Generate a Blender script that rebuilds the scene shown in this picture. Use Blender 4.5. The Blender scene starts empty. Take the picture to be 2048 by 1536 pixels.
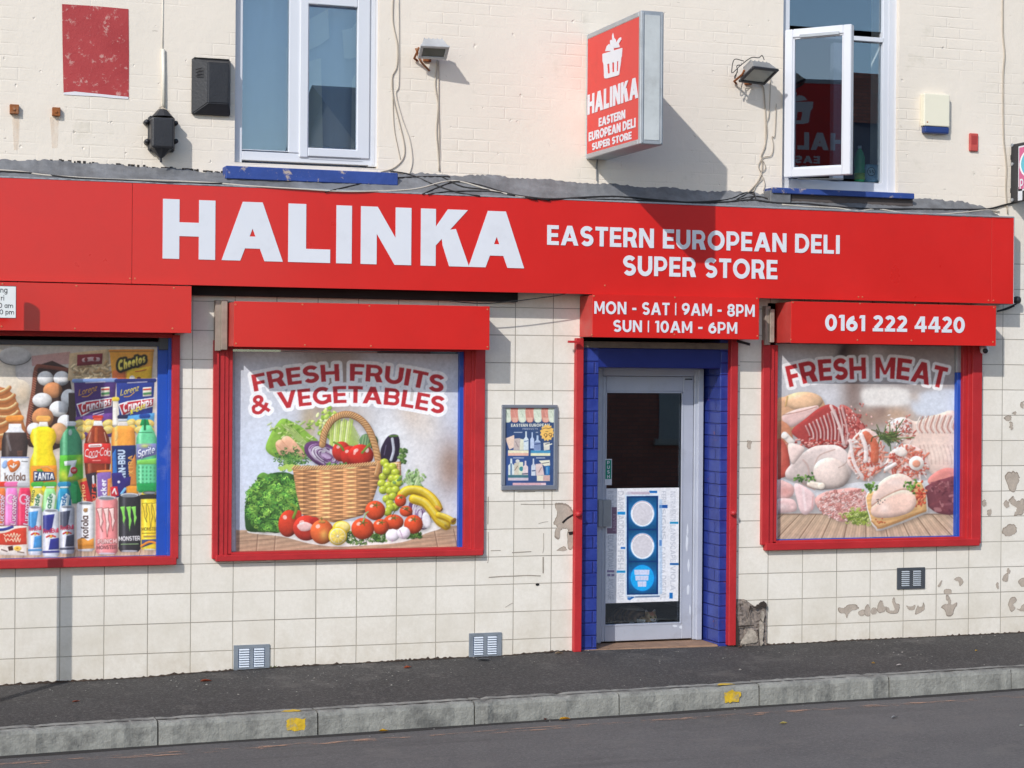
import bpy, bmesh, math, random
import numpy as np
from mathutils import Vector, Matrix

SC = bpy.context.scene
COL = SC.collection
# ------------------------------------------------------------------ camera, world, sun, exposure
CF, CYAW, CPIT, CROL = 3904.887, 0.3337057, -0.0031597, 0.0078261      # focal length in px of a 2048 px wide frame
CP = np.array([-1.17213, -13.69323, 1.94182])
_F = np.array([math.sin(CYAW)*math.cos(CPIT), math.cos(CYAW)*math.cos(CPIT), math.sin(CPIT)])
_R0 = np.array([math.cos(CYAW), -math.sin(CYAW), 0.0]); _U0 = np.cross(_R0, _F)
_R = math.cos(CROL)*_R0 + math.sin(CROL)*_U0
_U = -math.sin(CROL)*_R0 + math.cos(CROL)*_U0
cam_d = bpy.data.cameras.new('camera'); cam = bpy.data.objects.new('camera', cam_d); COL.objects.link(cam)
cam.matrix_world = Matrix([[_R[0], _U[0], -_F[0], CP[0]], [_R[1], _U[1], -_F[1], CP[1]], [_R[2], _U[2], -_F[2], CP[2]], [0, 0, 0, 1]])
cam_d.sensor_width = 36; cam_d.lens = CF/2048*36; cam_d.clip_end = 2000; cam_d.clip_start = .1
SC.camera = cam
SUNV = Vector((0.95528, 1.0, -0.90828)).normalized()                    # the way the light travels
W = bpy.data.worlds.new('World'); SC.world = W; W.use_nodes = True
_nt = W.node_tree; _nt.nodes.clear()
_o = _nt.nodes.new('ShaderNodeOutputWorld'); _b = _nt.nodes.new('ShaderNodeBackground'); _s = _nt.nodes.new('ShaderNodeTexSky')
_s.sky_type = 'NISHITA'; _s.sun_disc = False
_s.sun_elevation = math.asin(-SUNV.z); _s.sun_rotation = math.atan2(-SUNV.x, -SUNV.y) % (2*math.pi)
_s.air_density = 1.0; _s.dust_density = .6; _s.ozone_density = 1.0
_b.inputs[1].default_value = 0.15
_nt.links.new(_s.outputs[0], _b.inputs[0]); _nt.links.new(_b.outputs[0], _o.inputs[0])
sl = bpy.data.lights.new('sun', 'SUN'); sun = bpy.data.objects.new('sun', sl); COL.objects.link(sun)
sl.energy = 2.6; sl.angle = math.radians(.5); sl.color = (1.0, .975, .935)
sun.rotation_euler = SUNV.to_track_quat('-Z', 'Y').to_euler(); sun.location = (-8, -9, 9)
SC.view_settings.view_transform = 'Standard'; SC.view_settings.look = 'None'
SC.view_settings.exposure = 0.27; SC.view_settings.gamma = 1.0

# ------------------------------------------------------------------ measuring helpers
def ray(px, py):
    return _F + _R*(px-1024)/CF - _U*(py-768)/CF
def at(px, py, d=0.0):            # point of the vertical plane d metres in front of the facade
    r = ray(px, py); t = (-d-CP[1])/r[1]; return CP + t*r
def atx(px, py, X):               # point of a plane square to the facade
    r = ray(px, py); t = (X-CP[0])/r[0]; return CP + t*r
def atz(px, py, Z):
    r = ray(px, py); t = (Z-CP[2])/r[2]; return CP + t*r
def proj(P):
    D = np.asarray(P, float)-CP; z = D@_F
    return 1024+CF*(D@_R)/z, 768-CF*(D@_U)/z
def rect(xl, yt, xr, yb, d=0.0):
    a = at(xl, yt, d); b = at(xr, yb, d); return a[0], b[0], b[2], a[2]          # X0 X1 Z0 Z1

BX = np.array([-12, -.098, .917, 1.207, 1.81, 2.41, 3.6, 3.9, 5.7, 6.6, 7.5, 7.8, 20.])
BZ = np.array([-.32, -.181, -.166, -.15, -.135, -.129, -.1175, -.104, -.1217, -.112, -.1084, -.107, .04])
def zbase(X): return float(np.interp(X, BX, BZ))
def zkerb(X): return -.2297 + .0118*X
def zroad(X): return zkerb(X)-.15

# ------------------------------------------------------------------ colour and material helpers
def lin(c):
    c = np.asarray(c, float)/255.0
    return np.where(c <= .04045, c/12.92, ((c+.055)/1.055)**2.4)
def C(r, g, b, k=1.0):
    v = np.clip(lin((r, g, b))*k, 0, 1); return (float(v[0]), float(v[1]), float(v[2]), 1.0)
MATS = {}
class NB:                                     # a small node builder
    def __init__(s, name):
        s.m = bpy.data.materials.new(name); s.m.use_nodes = True; s.t = s.m.node_tree; s.t.nodes.clear()
        s.out = s.n('ShaderNodeOutputMaterial'); s.p = s.n('ShaderNodeBsdfPrincipled'); s.l(s.p, 0, s.out, 0)
        s.co = s.n('ShaderNodeTexCoord')
    def n(s, k, **kw):
        x = s.t.nodes.new(k)
        for a, b in kw.items(): setattr(x, a, b)
        return x
    def l(s, a, i, b, j): s.t.links.new(a.outputs[i], b.inputs[j])
    def noise(s, scale, detail=4, rough=.6, vec=None):
        x = s.n('ShaderNodeTexNoise'); x.inputs['Scale'].default_value = scale; x.inputs['Detail'].default_value = detail
        x.inputs['Roughness'].default_value = rough
        if vec is None: s.l(s.co, 'Object', x, 'Vector')
        else: s.l(vec, 0, x, 'Vector')
        return x
    def ramp(s, src, i, a, b, ca=(0, 0, 0, 1), cb=(1, 1, 1, 1)):
        r = s.n('ShaderNodeValToRGB'); e = r.color_ramp.elements
        e[0].position = a; e[0].color = ca; e[1].position = b; e[1].color = cb
        s.l(src, i, r, 0); return r
    def mix(s, fac, a, b, mode='MIX', f=None):
        x = s.n('ShaderNodeMix', data_type='RGBA', blend_type=mode)
        for v, k in ((fac, 0), (a, 6), (b, 7)):
            if isinstance(v, tuple) and len(v) == 2: s.t.links.new(v[0].outputs[v[1]], x.inputs[k])
            elif v is not None: x.inputs[k].default_value = v
        return x
    def mapping(s, loc=(0, 0, 0), rot=(0, 0, 0), scale=(1, 1, 1)):
        x = s.n('ShaderNodeMapping'); x.inputs[1].default_value = loc; x.inputs[2].default_value = rot; x.inputs[3].default_value = scale
        s.l(s.co, 'Object', x, 0); return x
    def bump(s, src, i, strength, dist, prev=None):
        b = s.n('ShaderNodeBump'); b.inputs['Strength'].default_value = strength; b.inputs['Distance'].default_value = dist
        s.l(src, i, b, 'Height')
        if prev is not None: s.l(prev, 0, b, 'Normal')
        return b
def pm(name, col, rough=.6, var=.1, scale=6, bump=0.0, bscale=60, metal=0.0, spec=.5, dirt=None, dscale=4, dlo=.55, dhi=.7, dcol=None, coat=0.0):
    """painted or plain surface: colour with large and small scale variation, optional wear in patches, fine bump"""
    if name in MATS: return MATS[name]
    b = NB(name); n1 = b.noise(scale, 5, .65); r = b.ramp(n1, 0, .3, .7, (1-var,)*3+(1,), (1+var*.4,)*3+(1,))
    c = b.mix(1.0, col, (r, 0), 'MULTIPLY'); last = c
    if dirt:
        n2 = b.noise(dscale, 8, .7); rr = b.ramp(n2, 0, dlo, dhi)
        mm = b.n('ShaderNodeMath', operation='MULTIPLY'); b.l(rr, 0, mm, 0); mm.inputs[1].default_value = dirt
        last = b.mix((mm, 0), (c, 2), dcol or (.05, .045, .04, 1))
    b.l(last, 2, b.p, 'Base Color')
    rn = b.ramp(n1, 0, .2, .8, (rough*.85,)*3+(1,), (min(1, rough*1.15),)*3+(1,)); b.l(rn, 0, b.p, 'Roughness')
    b.p.inputs['Metallic'].default_value = metal; b.p.inputs['Specular IOR Level'].default_value = spec
    if coat: b.p.inputs['Coat Weight'].default_value = coat; b.p.inputs['Coat Roughness'].default_value = .12
    if bump:
        n3 = b.noise(bscale, 6, .6); bp = b.bump(n3, 0, bump, .01); b.l(bp, 0, b.p, 'Normal')
    MATS[name] = b.m; return b.m

# ------------------------------------------------------------------ object helpers
def tag(o, label=None, cat=None, group=None, kind=None):
    if label: o['label'] = label
    if cat: o['category'] = cat
    if group: o['group'] = group
    if kind: o['kind'] = kind
    return o
def thing(name, label, cat, loc, group=None, rz=0.0):
    o = bpy.data.objects.new(name, None); COL.objects.link(o); o.empty_display_size = .1
    o.matrix_world = Matrix.Translation(Vector([float(v) for v in loc])) @ Matrix.Rotation(rz, 4, 'Z')
    return tag(o, label, cat, group)
WM = {}
def wm(o):
    return WM.get(o.name) or o.matrix_basis.copy()
def obj(name, bm, mat, parent=None, smooth=False):
    """one mesh object; its vertices are in world coordinates when it is built"""
    me = bpy.data.meshes.new(name); bm.to_mesh(me); bm.free()
    if mat: me.materials.append(mat)
    if smooth:
        for f in me.polygons: f.use_smooth = True
    o = bpy.data.objects.new(name, me); COL.objects.link(o)
    if parent is not None:
        o.parent = parent; o.matrix_parent_inverse = wm(parent).inverted()
        WM[o.name] = Matrix.Identity(4)
    return o
def bmn(): return bmesh.new()
def box(bm, x0, x1, y0, y1, z0, z1, bev=0.0, M=None, seg=1):
    x0, x1 = min(x0, x1), max(x0, x1); y0, y1 = min(y0, y1), max(y0, y1); z0, z1 = min(z0, z1), max(z0, z1)
    g = bmesh.ops.create_cube(bm, size=1.0); vs = g['verts']
    for v in vs:
        v.co = Vector((x0+(v.co.x+.5)*(x1-x0), y0+(v.co.y+.5)*(y1-y0), z0+(v.co.z+.5)*(z1-z0)))
    if bev > 0:
        es = list({e for v in vs for e in v.link_edges})
        r = bmesh.ops.bevel(bm, geom=es, offset=min(bev, .45*min(x1-x0, y1-y0, z1-z0)), segments=seg, affect='EDGES', profile=.5)
        vs = list({v for f in r['faces'] for v in f.verts} | {v for v in vs if v.is_valid})
    if M is not None:
        for v in vs: v.co = M @ v.co
    return vs
def slab(bm, xl, yt, xr, yb, df, db, bev=.003, ext=None):     # a block seen as the given picture rectangle, from depth df back to db
    X0, X1, Z0, Z1 = rect(xl, yt, xr, yb, df)
    if ext is not None: X0 = float(at(ext, yt, df)[0])
    return box(bm, X0, X1, -df, -db, Z0, Z1, bev)
def face(bm, pts):
    return bm.faces.new([bm.verts.new(Vector([float(c) for c in p])) for p in pts])
def prism(bm, pts2, f0, f1):                        # polygon (list of 2D) extruded: f0(p), f1(p) give its two ends
    a = [bm.verts.new(Vector(f0(p))) for p in pts2]; b = [bm.verts.new(Vector(f1(p))) for p in pts2]
    n = len(a)
    bm.faces.new(a); bm.faces.new(b[::-1])
    for i in range(n): bm.faces.new([a[i], b[i], b[(i+1) % n], a[(i+1) % n]])
def fixn(bm): bmesh.ops.recalc_face_normals(bm, faces=bm.faces[:])
def tube(bm, pts, r, n=7, caps=True):
    P = [Vector([float(c) for c in p]) for p in pts]; rings = []; up = Vector((0, 0, 1))
    rr = r if hasattr(r, '__len__') else [r]*len(P)
    u = None
    for i, p in enumerate(P):
        t = (P[min(i+1, len(P)-1)]-P[max(i-1, 0)]).normalized()
        if u is None:
            u = t.cross(up)
            if u.length < .05: u = t.cross(Vector((0, 1, 0)))
        u = (u - t*u.dot(t)).normalized(); w = t.cross(u)
        rings.append([bm.verts.new(p + (u*math.cos(2*math.pi*k/n)+w*math.sin(2*math.pi*k/n))*rr[i]) for k in range(n)])
    for a, b in zip(rings, rings[1:]):
        for k in range(n): bm.faces.new([a[k], a[(k+1) % n], b[(k+1) % n], b[k]])
    if caps: bm.faces.new(rings[0][::-1]); bm.faces.new(rings[-1])
def spline(pts, n=6):
    P = [np.asarray(p, float) for p in pts]
    if len(P) < 3: return P
    Q = [2*P[0]-P[1]] + P + [2*P[-1]-P[-2]]; out = []
    for i in range(1, len(Q)-2):
        for k in range(n):
            t = k/n
            out.append(.5*((2*Q[i])+(-Q[i-1]+Q[i+1])*t+(2*Q[i-1]-5*Q[i]+4*Q[i+1]-Q[i+2])*t*t+(-Q[i-1]+3*Q[i]-3*Q[i+1]+Q[i+2])*t**3))
    out.append(P[-1]); return out
def cspline(pts, n=5):                              # closed
    P = [np.asarray(p, float) for p in pts]; m = len(P); out = []
    for i in range(m):
        a, b, c, d = P[i-1], P[i], P[(i+1) % m], P[(i+2) % m]
        for k in range(n):
            t = k/n
            out.append(.5*((2*b)+(-a+c)*t+(2*a-5*b+4*c-d)*t*t+(-a+3*b-3*c+d)*t**3))
    return out
def ragged(pts, amp, n=2, rr=random.Random(9)):           # a polygon with broken edges
    out = []; P = [np.asarray(p, float) for p in pts]
    for a, b in zip(P, P[1:]+P[:1]):
        for k in range(n): out.append(a+(b-a)*k/n+np.array([rr.gauss(0, amp), rr.gauss(0, amp)]))
    return out
def dup(o, name=None):
    c = o.copy(); COL.objects.link(c); return c

# ------------------------------------------------------------------ lettering: a geometric bold sans drawn with strokes
def _arc(cx, cy, rx, ry, a0, a1, n=14):
    return [(cx+rx*math.cos(math.radians(a0+(a1-a0)*i/n)), cy+ry*math.sin(math.radians(a0+(a1-a0)*i/n))) for i in range(n+1)]
def _st(path, w):                                   # stroke with flat ends -> polygon
    P = np.array(path, float); keep = [0]
    for i in range(1, len(P)):
        if np.hypot(*(P[i]-P[keep[-1]])) > 1e-4: keep.append(i)
    P = P[keep]; n = len(P); L = []; Rr = []
    for i in range(n):
        d0 = P[i]-P[i-1] if i else P[1]-P[0]; d1 = P[i+1]-P[i] if i < n-1 else d0
        d0 = d0/np.hypot(*d0); d1 = d1/np.hypot(*d1)
        nn = np.array([-(d0+d1)[1], (d0+d1)[0]]); l = np.hypot(*nn); nn = nn/(l or 1)
        k = min(2.5, 1/max(.3, nn@np.array([-d0[1], d0[0]])))
        L.append(P[i]+nn*w/2*k); Rr.append(P[i]-nn*w/2*k)
    return [tuple(p) for p in L]+[tuple(p) for p in Rr[::-1]]
def _rc(a, b, c, d): return [(a, b), (c, b), (c, d), (a, d)]
def _ring(cx, cy, rx, ry, t):
    out = []
    for a in (0, 90, 180, 270):
        out.append(_arc(cx, cy, rx, ry, a, a+90, 9)+_arc(cx, cy, rx-t, ry-t, a+90, a, 9))
    return out
def glyph(ch, t):
    h = t*.86; x = .72
    if ch == ' ': return [], .3
    if ch == 'H': w = .86; return [_rc(0, 0, t, 1), _rc(w-t, 0, w, 1), _rc(t, .5-h/2, w-t, .5+h/2)], w
    if ch == 'A':
        w = 1.0; q = t*1.12; return [[(0, 0), (q, 0), (.5+t*.6, 1), (.5-t*.6, 1)], [(w, 0), (w-q, 0), (.5-t*.6, 1), (.5+t*.6, 1)], _rc(.24, .21, .76, .21+h*.88)], w
    if ch == 'L': w = .64; return [_rc(0, 0, t, 1), _rc(t, 0, w, h)], w
    if ch == 'I' or ch == '|' or ch == 'l': return [_rc(0, 0, t if ch != '|' else t*.5, 1)], (t if ch != '|' else t*.5)
    if ch == 'N': w = .86; q = t*1.05; return [_rc(0, 0, t, 1), _rc(w-t, 0, w, 1), [(0, 1), (q, 1), (w, 0), (w-q, 0)]], w
    if ch == 'K': w = .88; q = t*1.35; return [_rc(0, 0, t, 1), [(t*.8, .3), (t*.8, .3+q*.85), (w-q-.03, 1), (w-.03, 1)], [(.36, .62), (.36+q*.1, .36), (w-q, 0), (w, 0), (.36+q*.75, .66)]], w
    if ch == 'E': w = .66; return [_rc(0, 0, t, 1), _rc(t, 0, w, h), _rc(t, 1-h, w-.01, 1), _rc(t, .5-h/2, w-.05, .5+h/2)], w
    if ch == 'F': w = .64; return [_rc(0, 0, t, 1), _rc(t, 1-h, w, 1), _rc(t, .47-h/2, w-.06, .47+h/2)], w
    if ch == 'T': w = .72; return [_rc(0, 1-h, w, 1), _rc(w/2-t/2, 0, w/2+t/2, 1-h)], w
    if ch == 'V': w = .96; q = t*1.12; return [[(0, 1), (q, 1), (.48+t*.5, 0), (.48-t*.5, 0)], [(w, 1), (w-q, 1), (.48-t*.5, 0), (.48+t*.5, 0)]], w
    if ch == 'W':
        w = 1.36; q = t*1.05; r = []
        for a, b in ((0, .34), (.68, .34), (.68, 1.02), (1.36, 1.02)): r.append([(a-q/2+(q/2 if a == 0 else -q/2 if a > 1 else 0), 1), (a+q/2+(q/2 if a == 0 else -q/2 if a > 1 else 0), 1), (b+q/2, 0), (b-q/2, 0)])
        return r, w
    if ch == 'M': w = 1.0; return [_rc(0, 0, t, 1), _rc(w-t, 0, w, 1), [(0, 1), (t, 1), (.5+t*.3, .2), (.5-t*.3, .2)], [(w, 1), (w-t, 1), (.5-t*.3, .2), (.5+t*.3, .2)]], w
    if ch == 'X': w = .86; q = t*1.25; return [[(0, 0), (q, 0), (w, 1), (w-q, 1)], [(0, 1), (q, 1), (w, 0), (w-q, 0)]], w
    if ch == 'Y': w = .88; q = t*1.2; return [[(0, 1), (q, 1), (.44+t/2, .42), (.44-t/2, .42)], [(w, 1), (w-q, 1), (.44-t/2, .42), (.44+t/2, .42)], _rc(.44-t/2, 0, .44+t/2, .43)], w
    if ch == 'Z': w = .7; return [_rc(0, 0, w, h), _rc(0, 1-h, w, 1), [(0, h), (w-t*1.3, 1-h), (w, 1-h), (t*1.3, h)]], w
    if ch in 'O0': w = 1.02 if ch == 'O' else .8; return _ring(w/2, .5, w/2, .52, t), w
    if ch == 'Q': w = 1.02; return _ring(w/2, .5, w/2, .52, t)+[[(.55, .3), (.7, .4), (1.0, .02), (.84, -.06)]], w
    if ch == 'C': w = .92; return [_st(_arc(.5, .5, .5-t/2, .52-t/2, 48, 312, 24), t)], w
    if ch == 'G': w = .96; return [_st(_arc(.5, .5, .5-t/2, .52-t/2, 48, 325, 24), t), _rc(w-t-.02, .08, w-.02, .55), _rc(.5, .55-h*.8, w-t-.02, .55)], w
    if ch == 'S':
        w = .74; rx = (w-t)/2; ry = (1.03-t)/4
        return [_st(_arc(w/2, 1.015-t/2-ry, rx, ry, 28, 262, 18)+_arc(w/2, -.015+t/2+ry, rx, ry, 82, -152, 18), t)], w
    if ch == 'U': w = .84; r = w/2-t/2; return [_st([(t/2, 1), (t/2, .4)]+_arc(w/2, .4, r, .42-t/2, 180, 360, 16)+[(w-t/2, 1)], t)], w
    if ch == 'J': w = .6; return [_st([(w-t/2, 1), (w-t/2, .32)]+_arc(w/2-.03, .32, w/2-t/2+.03, .33-t/2, 0, -150, 14), t)], w
    if ch in 'PRB':
        w = .78; top = 1-h/2; mid = .36 if ch == 'P' else .42
        if ch == 'B': mid = .5
        r = (top-mid)/2; g = [_rc(0, 0, t, 1), _st([(t*.9, top), (w-r-t/2, top)]+_arc(w-r-t/2, (top+mid)/2, r, r, 90, -90, 14)+[(t*.9, mid)], h)]
        if ch == 'R': g.append([(.36, .44), (.36+t*1.25, .48), (w+.03, 0), (w-t*1.2, 0)]); w += .02
        if ch == 'B':
            r2 = (mid-h/2)/2; w += .03; g.append(_st([(t*.9, mid), (w-r2-t/2, mid)]+_arc(w-r2-t/2, (mid+h/2)/2, r2, r2, 90, -90, 14)+[(t*.9, h/2)], h))
        return g, w
    if ch == 'D': w = .88; return [_rc(0, 0, t, 1), _st([(t*.9, 1-h/2), (.38, 1-h/2)]+_arc(.38, .5, w-.38-t/2, .5-h/2, 90, -90, 20)+[(t*.9, h/2)], t*.94)], w
    if ch == '1': w = .4; return [_rc(w-t, 0, w, 1), [(0, .8), (.06, .98), (w-t, 1), (w-t, .82)]], w
    if ch == '2':
        w = .72; return [_st(_arc(w/2-.01, .69, w/2-t/2-.01, .33-t/2, 158, -38, 16)+[(t*.7, h*.9)], t), _rc(0, 0, w, h)], w
    if ch == '3':
        w = .72; return [_st(_arc(w/2-.04, .74, w/2-t/2-.02, .27-t/2, 150, -80, 14), t), _st(_arc(w/2-.04, .3, w/2-t/2+.03, .31-t/2, 80, -150, 14), t), _rc(.25, .5-h/2+.02, .45, .5+h/2+.02)], w
    if ch == '4': w = .84; return [_rc(w-t-.13, 0, w-.13, 1), _rc(0, .2, w, .2+h), [(0, .2+h*.5), (t*.9, .2+h), (w-.13-t*.2, 1), (w-.13-t*1.3, 1)]], w
    if ch == '5': w = .74; return [_rc(.08, 1-h, w-.06, 1), [(.08, 1), (.08+t, 1), (.06+t, .5), (.06, .46)], _st([(.08, .52), (w/2-.04, .6)]+_arc(w/2-.04, .3, w/2-t/2+.02, .31-t/2, 70, -150, 14), t)], w
    if ch in '69':
        w = .78; g = _ring(w/2, .33, w/2, .35, t)+[_st([(t/2, .33)]+_arc(.62, .34, .62-t/2, .62-t/2+.0, 180, 98, 10), t)]
        if ch == '9': g = [[(w-a, 1-b) for a, b in p] for p in g]
        return g, w
    if ch == '7': w = .74; return [_rc(0, 1-h, w, 1), [(w, 1-h), (w-t*1.15, 1-h), (.12, 0), (.12+t*1.15, 0)]], w
    if ch == '8': w = .78; return _ring(w/2, .28, w/2, .3, t*.95)+_ring(w/2, .74, w/2-.04, .28, t*.95), w
    if ch == '&':
        w = .92; q = t*.86; return [_st([(.9, .0), (.27, .68)], q), _st(_arc(.42, .78, .19, .2-t*.1, 215, -50, 12), q), _st([(.55, .63), (.22, .42)], q), _st(_arc(.33, .25, .26, .24, 118, 300, 12), q), _st([(.44, .05), (.66, .2), (.84, .5)], q)], w
    if ch == '-': return [_rc(.02, .5-h/2-.05, .42, .5+h/2-.05)], .44
    if ch == '.': return [_rc(0, 0, t, t)], t
    if ch == ':': return [_rc(0, 0, t, t), _rc(0, .5, t, .5+t)], t
    # lower case
    ring = lambda cx: _ring(cx, x/2, .33, x/2+.01, t*.9)
    if ch == 'a': return ring(.33)+[_rc(.66-t*.9, 0, .66, x)], .68
    if ch == 'b': return ring(.35)+[_rc(.0, 0, t*.9, 1)], .68
    if ch == 'd': return ring(.33)+[_rc(.66-t*.9, 0, .66, 1)], .68
    if ch == 'p': return ring(.35)+[_rc(.0, -.27, t*.9, x)], .68
    if ch == 'g': return ring(.33)+[_st([(.66-t*.45, x), (.66-t*.45, -.02)]+_arc(.34, -.02, .32-t*.45, .24, 0, -150, 10), t*.9)], .68
    if ch == 'c': return [_st(_arc(.34, x/2, .34-t/2, x/2-t/2+.01, 50, 310, 16), t*.9)], .6
    if ch == 'e': return [_st(_arc(.34, x/2, .34-t/2, x/2-t/2+.01, 0, 310, 20), t*.9), _rc(t*.5, x/2-t*.35, .66, x/2+t*.35)], .66
    if ch == 'f': return [_st([(.15, 0), (.15, .78)]+_arc(.32, .78, .17, .17, 180, 80, 8), t*.9), _rc(0, x-t*.7, .36, x)], .36
    if ch in 'hnmu':
        if ch == 'u': return [_st([(t/2, x), (t/2, .3)]+_arc(.3, .3, .3-t/2, .3-t/2, 180, 360, 12)+[(.6-t/2, x)], t*.9), _rc(.6-t*.95, 0, .6, x)], .6
        g = [_rc(0, 0, t*.9, 1 if ch == 'h' else x), _st([(t*.5, x-.3)]+_arc(.31, x-.3, .31-t/2, .3-t/2, 180, 0, 12)+[(.62-t/2, 0)], t*.9)]; w = .6
        if ch == 'm': g.append(_st([(.55, x-.3)]+_arc(.83, x-.3, .28-t/2+.03, .3-t/2, 180, 0, 12)+[(1.14-t/2, 0)], t*.9)); w = 1.12
        return g, w
    if ch == 'i': return [_rc(0, 0, t*.9, x), _rc(0, .84, t*.9, 1.02)], t*.9
    if ch == 'k': return [_rc(0, 0, t*.9, 1), [(t*.7, .2), (t*.7, .45), (.38, x), (.62, x)], [(.22, .44), (.36, .54), (.66, 0), (.42, 0)]], .64
    if ch == 'o': return ring(.33), .66
    if ch == 'r': return [_rc(0, 0, t*.9, x), _st(_arc(.36, x-.34, .3, .34-t/2, 165, 75, 8), t*.9)], .42
    if ch == 's':
        w = .54; rx = (w-t)/2; ry = (x+.02-t*.9)/4
        return [_st(_arc(w/2, x+.01-t*.45-ry, rx, ry, 28, 262, 12)+_arc(w/2, -.01+t*.45+ry, rx, ry, 82, -152, 12), t*.9)], w
    if ch == 't': return [_st([(.17, .95), (.17, .22)]+_arc(.33, .22, .16, .17, 180, 280, 8), t*.9), _rc(0, x-t*.7, .38, x)], .4
    if ch == 'z': w = .5; return [_rc(0, 0, w, t*.8), _rc(0, x-t*.8, w, x), [(0, t*.8), (w-t*1.2, x-t*.8), (w, x-t*.8), (t*1.2, t*.8)]], w
    return [_rc(.05, 0, .4, x)], .45
KERN = {('A', 'V'): -.12, ('V', 'E'): -.02, ('T', 'A'): -.08, ('F', 'R'): 0, ('P', 'A'): -.05, ('L', 'I'): .02}
def text_polys(s, t=.22, track=.13, shear=0.0):
    """polygons in a frame where the cap height is 1 and x runs from 0; returns (polys per letter, width)"""
    out = []; X = 0.0
    for i, c in enumerate(s):
        g, w = glyph(c, t)
        out.append([[(p[0]+X+shear*p[1], p[1]) for p in poly] for poly in g])
        X += w + (track if i < len(s)-1 else 0) + KERN.get((c, s[i+1] if i < len(s)-1 else ''), 0)
    return out, X
def sign_letters(bm, letters, f, thick_dir, thick=.004):
    """raised letters: f maps (u, v) to a point of the sign's face"""
    T = Vector([float(v) for v in thick_dir]); k = 0
    for let in letters:
        for poly in let:
            off = T*(thick + .0002*(k % 5)); k += 1
            prism(bm, poly, lambda p: Vector([float(c) for c in f(*p)])+off, lambda p: Vector([float(c) for c in f(*p)])+T*.0005)
    fixn(bm)
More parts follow.
